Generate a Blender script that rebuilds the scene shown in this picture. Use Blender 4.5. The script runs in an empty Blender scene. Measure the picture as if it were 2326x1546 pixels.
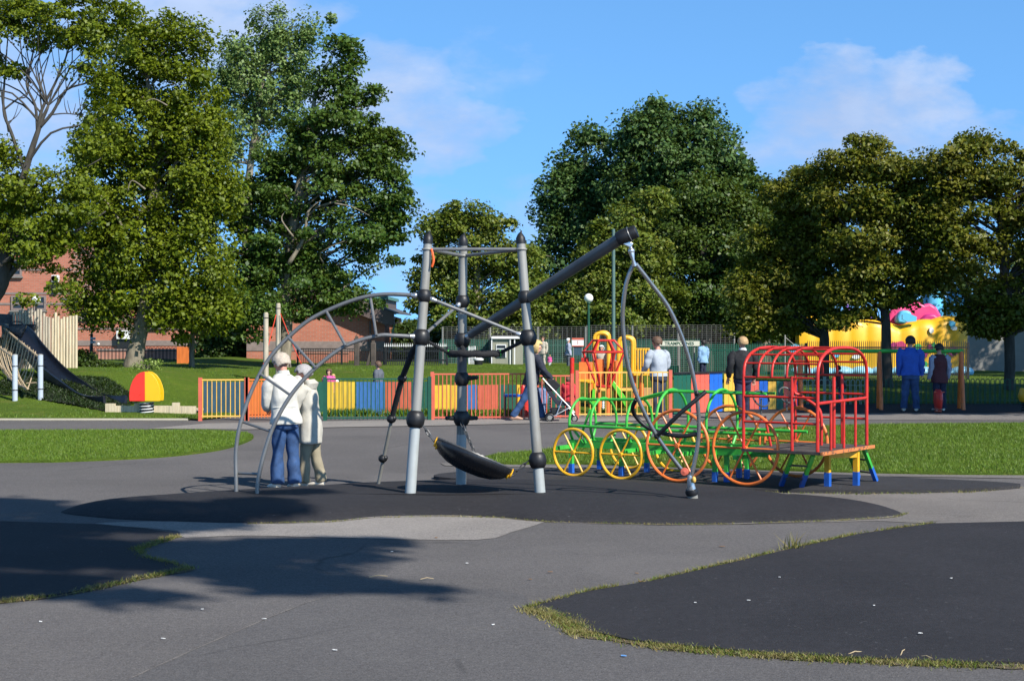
import bpy, bmesh, math, random
import numpy as np
from mathutils import Vector, Matrix
R = random.Random(7)
PI = math.pi
SC = bpy.context.scene
COL = SC.collection
F = 3600.0; CX = 1163.0; HY = 745.0; CH = 2.0      # the camera: focal length in photo pixels, horizon row, eye height
def P(px, py, Y):                                    # the point at depth Y seen at photo pixel (px, py)
    return Vector(((px-CX)/F*Y, Y, CH+(HY-py)/F*Y))
def G(px, py, z=0.0):                                # the point at height z seen at photo pixel (px, py)
    Y = F*(CH-z)/(py-HY)
    return Vector(((px-CX)/F*Y, Y, z))
def sstep(a, b, x):
    t = min(1, max(0, (x-a)/(b-a))); return t*t*(3-2*t)
def lerp(a, b, t): return a+(b-a)*t
def H(x, y):                                         # the lie of the land behind the playground
    k = sstep(-10.5, -7.5, x)
    left = 0.80*sstep(34.2, 42.5, y)
    mid = 0.68*sstep(36.9, 48, y)
    rt = 0.22*sstep(41.5, 50, y)
    m = lerp(left, mid, k)
    return lerp(m, rt, sstep(2.5, 6.0, x))
def onland(px, Y): 
    x = (px-CX)/F*Y
    return Vector((x, Y, H(x, Y)))

# ---------------------------------------------------------------- materials
def nn(t, kind, **kw):
    n = t.nodes.new(kind)
    for k, v in kw.items():
        try: setattr(n, k, v)
        except Exception: pass
    return n
def new_mat(name):
    m = bpy.data.materials.new(name); m.use_nodes = True
    t = m.node_tree; b = t.nodes['Principled BSDF']
    return m, t, b
def mix_rgb(t, fac, a, b, mode='MIX'):
    n = t.nodes.new('ShaderNodeMix'); n.data_type = 'RGBA'; n.blend_type = mode
    for s, v in ((0, fac), (6, a), (7, b)):
        if hasattr(v, 'is_output') or isinstance(v, bpy.types.NodeSocket): t.links.new(v, n.inputs[s])
        elif s == 0: n.inputs[0].default_value = v
        else: n.inputs[s].default_value = (v[0], v[1], v[2], 1)
    return n.outputs[2]
def noise(t, scale, detail=4, rough=.6, vec=None, w=None):
    n = t.nodes.new('ShaderNodeTexNoise'); n.inputs['Scale'].default_value = scale
    n.inputs['Detail'].default_value = detail; n.inputs['Roughness'].default_value = rough
    if vec is not None: t.links.new(vec, n.inputs['Vector'])
    return n.outputs['Fac']
def rng(t, v, a, b, c=0, d=1):
    n = t.nodes.new('ShaderNodeMapRange'); n.clamp = True
    t.links.new(v, n.inputs[0])
    for i, q in enumerate((a, b, c, d)): n.inputs[i+1].default_value = q
    return n.outputs[0]
def ocoord(t, stretch=None):
    c = t.nodes.new('ShaderNodeTexCoord').outputs['Object']
    if stretch:
        m = t.nodes.new('ShaderNodeMapping'); m.inputs['Scale'].default_value = stretch
        t.links.new(c, m.inputs['Vector']); return m.outputs[0]
    return c
def bump(t, b, h, strength=.3, dist=.01):
    n = t.nodes.new('ShaderNodeBump'); n.inputs['Strength'].default_value = strength; n.inputs['Distance'].default_value = dist
    t.links.new(h, n.inputs['Height']); t.links.new(n.outputs[0], b.inputs['Normal'])
def mat(name, col, rough=.5, metal=0., var=.18, scale=5, bmp=0, bscale=60, chips=None, dirt=None, stretch=None):
    m, t, b = new_mat(name)
    v = ocoord(t, stretch)
    n1 = rng(t, noise(t, scale, 5, .65, v), .3, .7)
    c = mix_rgb(t, n1, [x*(1-var) for x in col], [min(1, x*(1+var)) for x in col])
    if dirt:
        n3 = rng(t, noise(t, scale*.6, 6, .7, v), .5, .72, 0, dirt[1])
        c = mix_rgb(t, n3, c, dirt[0])
    if chips:
        n2 = rng(t, noise(t, chips[2] if len(chips) > 2 else 22, 5, .7, v), chips[1], chips[1]+.04)
        c = mix_rgb(t, n2, c, chips[0])
    t.links.new(c, b.inputs['Base Color'])
    r = rng(t, noise(t, scale*3, 3, .6, v), .3, .7, max(0, rough-.1), min(1, rough+.12))
    t.links.new(r, b.inputs['Roughness'])
    b.inputs['Metallic'].default_value = metal
    if bmp: bump(t, b, noise(t, bscale, 4, .6, v), bmp, .01)
    return m
LG = 1.32
def leaf_mat(name, cols, trans=.3, patch=.35, seedscale=.35, patchcol=None):
    m, t, b = new_mat(name)
    g = t.nodes.new('ShaderNodeNewGeometry')
    cr = t.nodes.new('ShaderNodeValToRGB'); e = cr.color_ramp.elements
    k = len(cols)
    while len(e) < k: e.new(.5)
    for i, c in enumerate(cols):
        e[i].position = i/(k-1); e[i].color = (min(1, c[0]*LG*.91), min(1, c[1]*LG*1.02), c[2]*LG*.8, 1)
    t.links.new(g.outputs['Random Per Island'], cr.inputs[0])
    v = ocoord(t)
    n1 = rng(t, noise(t, seedscale, 3, .6, v), .42, .68, 0, patch)
    c = mix_rgb(t, n1, cr.outputs[0], [q*LG*g_ for q, g_ in zip(patchcol or cols[-1], (.92, 1.02, .9))])
    t.links.new(c, b.inputs['Base Color'])
    b.inputs['Roughness'].default_value = .5
    b.inputs['Specular IOR Level'].default_value = .35
    tr = t.nodes.new('ShaderNodeBsdfTranslucent')
    c2 = mix_rgb(t, .5, c, (.16, .2, .01)); t.links.new(c2, tr.inputs[0])
    mx = t.nodes.new('ShaderNodeMixShader'); mx.inputs[0].default_value = trans
    t.links.new(b.outputs[0], mx.inputs[1]); t.links.new(tr.outputs[0], mx.inputs[2])
    t.links.new(mx.outputs[0], t.nodes['Material Output'].inputs[0])
    return m
M = {}
M['galv'] = mat('galvanised_steel', (.27, .265, .24), .5, .1, .12, 3, dirt=((.13, .105, .065), .65), stretch=(1, 1, .35))
M['tube'] = mat('dull_steel_tube', (.20, .20, .195), .38, .45, .1, 3)
M['boomm'] = mat('weathered_boom_steel', (.115, .115, .112), .4, .3, .2, 3, dirt=((.08, .075, .065), .5), stretch=(1, 1, 1))
M['bright'] = mat('bright_steel', (.66, .66, .65), .3, .85, .06, 3)
M['chrome'] = mat('polished_tube', (.30, .295, .28), .24, .75, .06, 3)
M['postfoot'] = mat('pale_post_coating', (.36, .385, .38), .5, .05, .08, 3, dirt=((.25, .24, .2), .4))
M['darktube'] = mat('dark_steel', (.10, .10, .10), .4, .45, .2, 4)
M['rubber'] = mat('black_rubber_fitting', (.010, .010, .011), .5, 0, .3, 9)
M['rope'] = mat('black_rope', (.012, .012, .013), .85, 0, .4, 60, .6, 160)
M['yel'] = mat('yellow_paint', (.78, .40, .014), .42, 0, .16, 6, chips=((.12, .07, .03), .665), dirt=((.60, .36, .07), .5))
M['org'] = mat('orange_paint', (.76, .17, .03), .42, 0, .18, 6, chips=((.11, .04, .025), .655), dirt=((.60, .22, .10), .5))
M['grn'] = mat('green_paint', (.05, .44, .05), .4, 0, .25, 6, chips=((.02, .05, .02), .645), dirt=((.12, .36, .10), .5))
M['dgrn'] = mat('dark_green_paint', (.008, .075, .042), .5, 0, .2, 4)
M['red'] = mat('red_paint', (.56, .026, .016), .42, 0, .25, 6, chips=((.09, .015, .01), .65), dirt=((.36, .02, .014), .6))
M['coral'] = mat('faded_red_paint', (.62, .125, .072), .5, 0, .14, 3, chips=((.28, .09, .06), .75))
M['blu'] = mat('blue_paint', (.018, .11, .46), .45, 0, .25, 6, chips=((.06, .06, .07), .65))
M['blk'] = mat('black_paint', (.012, .013, .014), .5)
M['wht'] = mat('white_paint', (.74, .74, .72), .5, 0, .08, 4)
M['ylwbar'] = mat('pale_yellow_paint', (.76, .44, .09), .45, 0, .12, 5, chips=((.25, .13, .05), .75))
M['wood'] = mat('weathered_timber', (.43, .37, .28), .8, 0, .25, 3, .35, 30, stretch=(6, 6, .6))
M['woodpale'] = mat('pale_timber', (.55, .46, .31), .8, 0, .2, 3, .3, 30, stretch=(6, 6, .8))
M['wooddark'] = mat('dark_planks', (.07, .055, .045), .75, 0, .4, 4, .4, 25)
M['bark'] = mat('bark_grey', (.20, .17, .12), .9, 0, .45, 3, .9, 12, stretch=(3, 3, .6))
M['barkdark'] = mat('bark_dark', (.055, .048, .038), .9, 0, .4, 3, .9, 12, stretch=(3, 3, .6))
M['plastic_black'] = mat('black_plastic', (.016, .017, .02), .28, 0, .2, 5)
M['plastic_blue'] = mat('slide_plastic', (.008, .010, .017), .35, 0, .2, 5)
M['glass'] = mat('window_glass', (.02, .025, .03), .08, 0, .2, 2)
M['globe'] = mat('opal_globe', (.82, .82, .80), .35, 0, .04, 4)
M['ropetan'] = mat('tan_rope', (.42, .31, .19), .85, 0, .2, 30)
M['red2'] = mat('glossy_red_panel', (.74, .04, .022), .35, 0, .04, 3); M['yelb'] = mat('glossy_yellow_panel', (.80, .46, .01), .35, 0, .04, 3); M['galvp'] = mat('pale_grey_paint', (.44, .49, .54), .4, 0, .08, 5)
M['strap'] = mat('orange_strap', (.75, .12, .02), .6, 0, .1, 10)

# ---------------------------------------------------------------- mesh builder
def frame_from(d):
    d = Vector(d).normalized()
    up = Vector((0, 0, 1)) if abs(d.z) < .95 else Vector((0, 1, 0))
    a = d.cross(up).normalized(); b = a.cross(d).normalized()
    return a, b, d
def root_loc(o):
    p = Vector((0, 0, 0))
    while o is not None:
        p = p+o.location; o = o.parent
    return p
class MB:
    def __init__(s): s.v = []; s.f = []; s.m = []
    def add(s, vs, fs, mi=0):
        o = len(s.v); s.v += [tuple(q) for q in vs]
        s.f += [tuple(i+o for i in q) for q in fs]; s.m += [mi]*len(fs); return s
    def box(s, c, sz, rz=0, mi=0, rot=None):
        c = Vector(c); x, y, z = sz[0]/2, sz[1]/2, sz[2]/2
        m = rot or Matrix.Rotation(rz, 3, 'Z')
        vs = [c+m@Vector((a*x, b*y, d*z)) for d in (-1, 1) for a, b in ((-1, -1), (1, -1), (1, 1), (-1, 1))]
        return s.add(vs, [(3, 2, 1, 0), (4, 5, 6, 7), (0, 1, 5, 4), (1, 2, 6, 5), (2, 3, 7, 6), (3, 0, 4, 7)], mi)
    def beam(s, a, b, w, h, mi=0):
        a = Vector(a); b = Vector(b); u, v, d = frame_from(b-a)
        vs = [p+u*(i*w/2)+v*(j*h/2) for p in (a, b) for i, j in ((-1, -1), (1, -1), (1, 1), (-1, 1))]
        return s.add(vs, [(0, 1, 2, 3), (7, 6, 5, 4), (1, 0, 4, 5), (2, 1, 5, 6), (3, 2, 6, 7), (0, 3, 7, 4)], mi)
    def tube(s, pts, r, n=10, closed=False, mi=0, caps=True):
        pts = [Vector(p) for p in pts]; k = len(pts)
        rs = r if isinstance(r, (list, tuple)) else [r]*k
        vs = []; u = None
        for i, p in enumerate(pts):
            if closed: d = pts[(i+1) % k]-pts[i-1]
            else: d = pts[min(k-1, i+1)]-pts[max(0, i-1)]
            if d.length < 1e-9: d = Vector((0, 0, 1))
            d.normalize()
            if u is None: u, w, _ = frame_from(d)
            else:
                u = u-d*u.dot(d)
                if u.length < 1e-6: u, w, _ = frame_from(d)
                u.normalize()
            w = d.cross(u)
            for j in range(n):
                a = 2*PI*j/n; vs.append(p+(u*math.cos(a)+w*math.sin(a))*rs[i])
        fs = []
        for i in range(k if closed else k-1):
            i2 = (i+1) % k
            for j in range(n):
                j2 = (j+1) % n; fs.append((i*n+j, i*n+j2, i2*n+j2, i2*n+j))
        if not closed and caps:
            fs.append(tuple(range(n-1, -1, -1))); fs.append(tuple((k-1)*n+j for j in range(n)))
        return s.add(vs, fs, mi)
    def sphere(s, c, r, n=16, m=10, sc=(1, 1, 1), mi=0, rot=None):
        c = Vector(c); vs = []; fs = []
        for i in range(m+1):
            t = PI*i/m
            for j in range(n):
                a = 2*PI*j/n
                q = Vector((math.sin(t)*math.cos(a)*r*sc[0], math.sin(t)*math.sin(a)*r*sc[1], math.cos(t)*r*sc[2]))
                vs.append(c+(rot@q if rot else q))
        for i in range(m):
            for j in range(n):
                j2 = (j+1) % n; fs.append((i*n+j, (i+1)*n+j, (i+1)*n+j2, i*n+j2))
        return s.add(vs, fs, mi)
    def ring(s, c, axis, Rr, r, N=36, n=8, mi=0, sy=1):
        u, w, _ = frame_from(axis); c = Vector(c)
        return s.tube([c+u*(math.cos(2*PI*i/N)*Rr)+w*(math.sin(2*PI*i/N)*Rr*sy) for i in range(N)], r, n, True, mi)
    def lathe(s, prof, c, axis=(0, 0, 1), n=24, mi=0):
        u, w, d = frame_from(axis); c = Vector(c); vs = []; fs = []; k = len(prof)
        for (r, h) in prof:
            for j in range(n):
                a = 2*PI*j/n; vs.append(c+(u*math.cos(a)+w*math.sin(a))*r+d*h)
        for i in range(k-1):
            for j in range(n):
                j2 = (j+1) % n; fs.append((i*n+j, i*n+j2, (i+1)*n+j2, (i+1)*n+j))
        if prof[0][0] > 1e-6: fs.append(tuple(range(n-1, -1, -1)))
        if prof[-1][0] > 1e-6: fs.append(tuple((k-1)*n+j for j in range(n)))
        return s.add(vs, fs, mi)
    def loft(s, rings, n=20, cap0=True, cap1=True, mi=0, wob=0, seed=0, pw=2.0):
        # rings: (centre, rx, ry[, tilt matrix]); superellipse sections, wob puts cloth folds in
        rr = random.Random(seed); ph = [rr.uniform(0, 6.28) for _ in range(6)]
        vs = []; fs = []; k = len(rings)
        for i, q in enumerate(rings):
            c = Vector(q[0]); rx, ry = q[1], q[2]; m = q[3] if len(q) > 3 else None
            for j in range(n):
                a = 2*PI*j/n; ca, sa = math.cos(a), math.sin(a)
                e = 2.0/pw
                x = math.copysign(abs(ca)**e, ca)*rx; y = math.copysign(abs(sa)**e, sa)*ry
                w = 1+wob*(math.sin(3*a+ph[0]+i*.9)+.7*math.sin(5*a+ph[1]-i*1.3)+.5*math.sin(2*a+ph[2]+i*2.1))
                p = Vector((x*w, y*w, 0))
                vs.append(c+(m@p if m else p))
        for i in range(k-1):
            for j in range(n):
                j2 = (j+1) % n; fs.append((i*n+j, i*n+j2, (i+1)*n+j2, (i+1)*n+j))
        if cap0: fs.append(tuple(range(n-1, -1, -1)))
        if cap1: fs.append(tuple((k-1)*n+j for j in range(n)))
        return s.add(vs, fs, mi)
    def poly(s, pts, thick, mi=0):
        # a flat outline (list of points) given a thickness vector
        a = [Vector(p) for p in pts]; t = Vector(thick); n = len(a)
        fs = [tuple(range(n)), tuple(range(2*n-1, n-1, -1))]+[(i, i+n, (i+1) % n+n, (i+1) % n) for i in range(n)]
        return s.add(a+[p+t for p in a], fs, mi)
    def build(s, name, mats, parent=None, local=False, smooth=True, angle=40, bevel=0):
        me = bpy.data.meshes.new(name)
        off = Vector((0, 0, 0)) if local or parent is None else root_loc(parent)
        me.from_pydata([(a-off.x, b-off.y, c-off.z) for a, b, c in s.v], [], s.f)
        for m in (mats if isinstance(mats, (list, tuple)) else [mats]): me.materials.append(M[m] if isinstance(m, str) else m)
        if any(s.m): me.polygons.foreach_set('material_index', s.m)
        me.update()
        bm = bmesh.new(); bm.from_mesh(me); bmesh.ops.recalc_face_normals(bm, faces=bm.faces); bm.to_mesh(me); bm.free()
        if smooth:
            me.polygons.foreach_set('use_smooth', [True]*len(me.polygons))
            me.set_sharp_from_angle(angle=math.radians(angle))
        o = bpy.data.objects.new(name, me); COL.objects.link(o)
        if parent is not None: o.parent = parent
        if bevel:
            b = o.modifiers.new('bevel', 'BEVEL'); b.width = bevel; b.segments = 2; b.limit_method = 'ANGLE'
        return o
def tag(o, label=None, cat=None, group=None, kind=None):
    if label: o['label'] = label
    if cat: o['category'] = cat
    if group: o['group'] = group
    if kind: o['kind'] = kind
    return o
def thing(name, loc, label, cat, group=None, rz=0):
    o = bpy.data.objects.new(name, None); COL.objects.link(o); o.location = loc; o.rotation_euler = (0, 0, rz)
    o.empty_display_size = .2
    return tag(o, label, cat, group)
def copy_tree(o, parent=None):
    c = o.copy(); COL.objects.link(c)
    if parent is not None: c.parent = parent
    for ch in list(o.children): copy_tree(ch, c)
    return c
def cr(pts, k=6, closed=False):                      # smooth curve through points
    pts = [Vector(p) for p in pts]; n = len(pts); out = []
    for i in range(n if closed else n-1):
        g = lambda j: pts[j % n] if closed else pts[min(n-1, max(0, j))]
        p0, p1, p2, p3 = g(i-1), g(i), g(i+1), g(i+2)
        for q in range(k):
            t = q/k
            out.append(.5*((2*p1)+(p2-p0)*t+(2*p0-5*p1+4*p2-p3)*t*t+(3*p1-p0-3*p2+p3)*t**3))
    if not closed: out.append(pts[-1])
    return out
from mathutils import noise as mnoise
def crumple(o, amp, freq, seed=0, sub=0):           # soft folds pressed into a garment
    me = o.data; nrm = [v.normal.copy() for v in me.vertices]
    for v, n in zip(me.vertices, nrm):
        q = v.co*freq+Vector((seed*3.1, seed*1.7, 0)); q2 = Vector((q.x*2.3, q.y*2.3, q.z*1.1))
        v.co += n*amp*(mnoise.noise(q)+.55*mnoise.noise(q2*1.3))
    if sub:
        m = o.modifiers.new('sub', 'SUBSURF'); m.levels = 1; m.render_levels = 1
def np_mesh(name, verts, quads, mats, parent=None, smooth=False):
    me = bpy.data.meshes.new(name); nv = len(verts); nf = len(quads); k = quads.shape[1]
    off = root_loc(parent) if parent is not None else Vector((0, 0, 0))
    verts = verts-np.array(off[:])
    me.vertices.add(nv); me.vertices.foreach_set('co', verts.astype(np.float32).ravel())
    me.loops.add(nf*k); me.loops.foreach_set('vertex_index', quads.astype(np.int32).ravel())
    me.polygons.add(nf); me.polygons.foreach_set('loop_start', np.arange(nf, dtype=np.int32)*k)
    if smooth: me.polygons.foreach_set('use_smooth', np.ones(nf, dtype=bool))
    me.update(calc_edges=True)
    for m in (mats if isinstance(mats, (list, tuple)) else [mats]): me.materials.append(M[m] if isinstance(m, str) else m)
    o = bpy.data.objects.new(name, me); COL.objects.link(o)
    if parent is not None: o.parent = parent
    return o
# ================================================================ sky, sun, camera
SUN_EL = 41.0
SHD = Vector((-0.68, 0.733))                          # the way shadows fall on the ground
w = bpy.data.worlds.new('World'); SC.world = w; w.use_nodes = True
t = w.node_tree; bg = t.nodes['Background']
sky = t.nodes.new('ShaderNodeTexSky'); sky.sky_type = 'NISHITA'; sky.sun_disc = False
sky.sun_elevation = math.radians(SUN_EL); sky.sun_rotation = math.atan2(-SHD.x, -SHD.y)
sky.air_density = 1.0; sky.dust_density = .25; sky.ozone_density = 2.2; sky.altitude = 0
tc = t.nodes.new('ShaderNodeTexCoord'); sx = t.nodes.new('ShaderNodeSeparateXYZ'); t.links.new(tc.outputs['Generated'], sx.inputs[0])
def math_n(op, a, b=None, c=None):
    n = t.nodes.new('ShaderNodeMath'); n.operation = op
    for i, v in enumerate((a, b, c)):
        if v is None: continue
        if isinstance(v, bpy.types.NodeSocket): t.links.new(v, n.inputs[i])
        else: n.inputs[i].default_value = v
    return n.outputs[0]
zz = math_n('MULTIPLY_ADD', math_n('MAXIMUM', sx.outputs[2], 0.0), 1.0, 0.23)
cb = t.nodes.new('ShaderNodeCombineXYZ'); t.links.new(sx.outputs[0], cb.inputs[0]); t.links.new(sx.outputs[1], cb.inputs[1]); t.links.new(zz, cb.inputs[2])
nv = t.nodes.new('ShaderNodeVectorMath'); nv.operation = 'NORMALIZE'; t.links.new(cb.outputs[0], nv.inputs[0])
t.links.new(nv.outputs[0], sky.inputs['Vector'])
# fair-weather clouds: soft banks where the sky directions have them, broken by noise
ysafe = math_n('MAXIMUM', sx.outputs[1], 0.05)
uu = math_n('DIVIDE', sx.outputs[0], ysafe); vv = math_n('DIVIDE', sx.outputs[2], ysafe)
cv = t.nodes.new('ShaderNodeCombineXYZ'); t.links.new(uu, cv.inputs[0]); t.links.new(math_n('MULTIPLY', vv, 1.9), cv.inputs[1])
n_big = noise(t, 13, 6, .58, cv.outputs[0]); n_small = noise(t, 46, 6, .6, cv.outputs[0])
dn = t.nodes.new('ShaderNodeTexNoise'); dn.inputs['Scale'].default_value = 22; dn.inputs['Detail'].default_value = 5; t.links.new(cv.outputs[0], dn.inputs['Vector'])
ds = t.nodes.new('ShaderNodeSeparateXYZ'); t.links.new(dn.outputs['Color'], ds.inputs[0])
uu = math_n('ADD', uu, math_n('MULTIPLY', math_n('SUBTRACT', ds.outputs[0], .5), .085)); vv = math_n('ADD', vv, math_n('MULTIPLY', math_n('SUBTRACT', ds.outputs[1], .5), .05))
def bank(u0, v0, ru, rv, amt):
    a = math_n('DIVIDE', math_n('SUBTRACT', uu, u0), ru); b = math_n('DIVIDE', math_n('SUBTRACT', vv, v0), rv)
    d = math_n('ADD', math_n('MULTIPLY', a, a), math_n('MULTIPLY', b, b))
    return math_n('MULTIPLY', math_n('MAXIMUM', math_n('SUBTRACT', 1.0, d), 0.0), amt)
tot = None
for b_ in ((-.205, .205, .11, .075, .95), (-.085, .14, .07, .055, .8), (-.045, .125, .05, .03, .8), (-.06, .06, .05, .05, .5),
           (.215, .13, .082, .042, .98), (.25, .145, .04, .033, .9), (.21, .16, .028, .022, .7), (.19, .105, .08, .025, .6), (.25, .115, .11, .025, .6), (-.02, .165, .09, .03, .22), (-.30, .12, .06, .12, .7), (.02, .07, .05, .03, .3)):
    q = bank(*b_); tot = q if tot is None else math_n('MAXIMUM', tot, q)
nz = math_n('ADD', math_n('MULTIPLY', n_big, .8), math_n('MULTIPLY', n_small, .35))
cl = rng(t, math_n('MULTIPLY', math_n('ADD', math_n('MULTIPLY', tot, 1.05), math_n('MULTIPLY', math_n('SUBTRACT', nz, .58), 1.9)), math_n('MINIMUM', math_n('MULTIPLY', tot, 4.0), 1.0)), .05, .95, 0, .72)
shade = rng(t, math_n('ADD', math_n('MULTIPLY', n_big, .6), math_n('MULTIPLY', vv, 1.6)), .45, .75)
ccol = mix_rgb(t, shade, (2.5, 3.0, 4.2), (3.6, 4.1, 5.2))
skyc = mix_rgb(t, 1.0, sky.outputs[0], (.70, 1.08, 1.28), 'MULTIPLY')
deep = rng(t, sx.outputs[2], .22, .75, 1, .42)        # upper sky dimmed on purpose to weaken the ambient light
dc = t.nodes.new('ShaderNodeCombineXYZ'); [t.links.new(deep, dc.inputs[i]) for i in range(3)]
t.links.new(mix_rgb(t, 1.0, mix_rgb(t, cl, skyc, ccol), dc.outputs[0], 'MULTIPLY'), bg.inputs['Color']); bg.inputs['Strength'].default_value = .14
sl = bpy.data.lights.new('sun', 'SUN'); sl.energy = 5.0; sl.angle = math.radians(.53); sl.color = (1, .955, .88)
so = bpy.data.objects.new('sun', sl); COL.objects.link(so)
e = math.radians(SUN_EL)
ray = Vector((SHD.x*math.cos(e), SHD.y*math.cos(e), -math.sin(e)))
so.rotation_euler = ray.to_track_quat('-Z', 'Y').to_euler(); so.location = (20, -20, 30)
cam = bpy.data.cameras.new('camera'); co = bpy.data.objects.new('camera', cam); COL.objects.link(co)
co.location = (0, 0, CH); co.rotation_euler = (PI/2, 0, 0)
cam.sensor_width = 36; cam.lens = F/2326*36; cam.shift_y = -(1546/2-HY)/2326; cam.clip_end = 3000; cam.clip_start = .1
SC.camera = co
SC.view_settings.view_transform = 'Standard'; SC.view_settings.look = 'None'; SC.view_settings.exposure = .52; SC.view_settings.gamma = 1
SC.cycles.max_bounces = 6; SC.cycles.diffuse_bounces = 3; SC.cycles.transmission_bounces = 4; SC.cycles.transparent_max_bounces = 4
SC.cycles.use_denoising = True

# ================================================================ ground
def asphalt(name, col, speck=.5, big=.18, cracks=True):
    m, t, b = new_mat(name); v = ocoord(t)
    n0 = rng(t, noise(t, .35, 4, .6, v), .3, .7)
    n1 = rng(t, noise(t, 3.0, 6, .7, v), .3, .7)
    n2 = rng(t, noise(t, 70, 3, .7, v), .3, .72)
    c = mix_rgb(t, n0, [x*(1-big) for x in col], [x*(1+big) for x in col])
    c = mix_rgb(t, n1, mix_rgb(t, 1, c, (.88, .88, .9), 'MULTIPLY'), c)
    c = mix_rgb(t, n2, mix_rgb(t, 1, c, (1-speck*.55,)*3, 'MULTIPLY'), mix_rgb(t, 1, c, (1+speck*.45,)*3, 'MULTIPLY'))
    n3 = rng(t, noise(t, 22, 4, .7, v), .32, .7); c = mix_rgb(t, n3, mix_rgb(t, 1, c, (1-speck*.28,)*3, 'MULTIPLY'), mix_rgb(t, 1, c, (1+speck*.22,)*3, 'MULTIPLY'))
    # scuffed pale streaks and dark stains
    st = rng(t, noise(t, 1.2, 8, .75, ocoord(t, (1, .35, 1))), .62, .72, 0, .28)
    c = mix_rgb(t, st, c, [x*.6 for x in col])
    sp = rng(t, noise(t, 34, 2, .5, v), .74, .78, 0, .6)
    c = mix_rgb(t, sp, c, [min(1, x*2.3+.04) for x in col])
    if cracks:
        dv = t.nodes.new('ShaderNodeTexNoise'); dv.inputs['Scale'].default_value = 1.3; dv.inputs['Detail'].default_value = 5; t.links.new(v, dv.inputs['Vector'])
        ad = t.nodes.new('ShaderNodeMix'); ad.data_type = 'VECTOR'; ad.inputs[0].default_value = .35; t.links.new(v, ad.inputs[4]); t.links.new(dv.outputs['Color'], ad.inputs[5])
        vo = t.nodes.new('ShaderNodeTexVoronoi'); vo.feature = 'DISTANCE_TO_EDGE'; vo.inputs['Scale'].default_value = .42; t.links.new(ad.outputs[1], vo.inputs['Vector'])
        ck = rng(t, vo.outputs['Distance'], .002, .009, .55, 0); gate = rng(t, noise(t, .5, 3, .5, v), .5, .62)
        mm = t.nodes.new('ShaderNodeMath'); mm.operation = 'MULTIPLY'; t.links.new(ck, mm.inputs[0]); t.links.new(gate, mm.inputs[1])
        c = mix_rgb(t, mm.outputs[0], c, [x*.3 for x in col])
        bl = rng(t, noise(t, .22, 2, .5, v), .52, .56, 0, .2); c = mix_rgb(t, bl, c, [x*1.35 for x in col])
        pz = rng(t, noise(t, 5.5, 7, .75, v), .6, .75, 0, .35); c = mix_rgb(t, pz, c, [x*.55 for x in col])
    t.links.new(c, b.inputs['Base Color']); b.inputs['Roughness'].default_value = .9
    b.inputs['Specular IOR Level'].default_value = .25
    bump(t, b, n2, .5, .006)
    return m
M['asphalt'] = asphalt('asphalt', (.130, .120, .114), .85, .12)
M['asphalt_pale'] = asphalt('pale_asphalt', (.27, .245, .22), .7, .10)
M['asphalt_mid'] = asphalt('mid_asphalt', (.19, .172, .155), .7, .12)
M['concrete'] = asphalt('concrete', (.25, .228, .205), .4, .10)
M['kerbm'] = asphalt('kerb_concrete', (.42, .38, .29), .3, .1)
def matrubber(name, col):
    m, t, b = new_mat(name); v = ocoord(t)
    n0 = rng(t, noise(t, .6, 5, .65, v), .3, .7); n2 = rng(t, noise(t, 90, 3, .7, v), .3, .7)
    c = mix_rgb(t, n0, [x*.78 for x in col], [x*1.2 for x in col])
    c = mix_rgb(t, n2, mix_rgb(t, 1, c, (.6,)*3, 'MULTIPLY'), mix_rgb(t, 1, c, (1.45,)*3, 'MULTIPLY'))
    n4 = rng(t, noise(t, 18, 5, .75, v), .3, .7); c = mix_rgb(t, n4, mix_rgb(t, 1, c, (.75,)*3, 'MULTIPLY'), mix_rgb(t, 1, c, (1.25,)*3, 'MULTIPLY'))
    sp = rng(t, noise(t, 26, 2, .5, v), .71, .75, 0, .6); c = mix_rgb(t, sp, c, (.12, .12, .125))
    scr = rng(t, noise(t, 2.2, 6, .7, ocoord(t, (.25, 2.2, 1))), .66, .72, 0, .45); c = mix_rgb(t, scr, c, (.075, .074, .076))
    t.links.new(c, b.inputs['Base Color']); b.inputs['Roughness'].default_value = .85; b.inputs['Specular IOR Level'].default_value = .3
    bump(t, b, n2, .5, .006)
    return m
M['mat'] = matrubber('rubber_matting', (.023, .0215, .0235))
M['mat2'] = matrubber('worn_rubber_matting', (.034, .032, .033))
def grassmat(name, a, bcol, dry):
    m, t, b = new_mat(name); v = ocoord(t)
    n0 = rng(t, noise(t, .8, 5, .65, v), .3, .7); n1 = rng(t, noise(t, 14, 5, .75, v), .3, .7)
    c = mix_rgb(t, n0, a, bcol); c = mix_rgb(t, n1, mix_rgb(t, 1, c, (.55,)*3, 'MULTIPLY'), c)
    d = rng(t, noise(t, 1.7, 6, .7, v), .56, .7, 0, .7); c = mix_rgb(t, d, c, dry)
    t.links.new(c, b.inputs['Base Color']); b.inputs['Roughness'].default_value = .9; b.inputs['Specular IOR Level'].default_value = .15
    bump(t, b, noise(t, 40, 4, .7, v), .8, .04)
    return m
M['grass'] = grassmat('turf', (.07, .125, .011), (.12, .18, .016), (.16, .145, .035))
M['grassdark'] = grassmat('shaded_turf', (.05, .095, .016), (.075, .12, .02), (.10, .09, .035))
M['blade'] = leaf_mat('grass_blades', [(.05, .09, .008), (.085, .14, .012), (.115, .175, .016), (.165, .185, .03)], .22, .55, 1.3, (.075, .105, .012))
M['bladedry'] = leaf_mat('verge_blades', [(.055, .085, .01), (.09, .12, .015), (.20, .15, .055), (.15, .095, .045)], .15, .7, 2.2, (.22, .155, .075))

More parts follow.
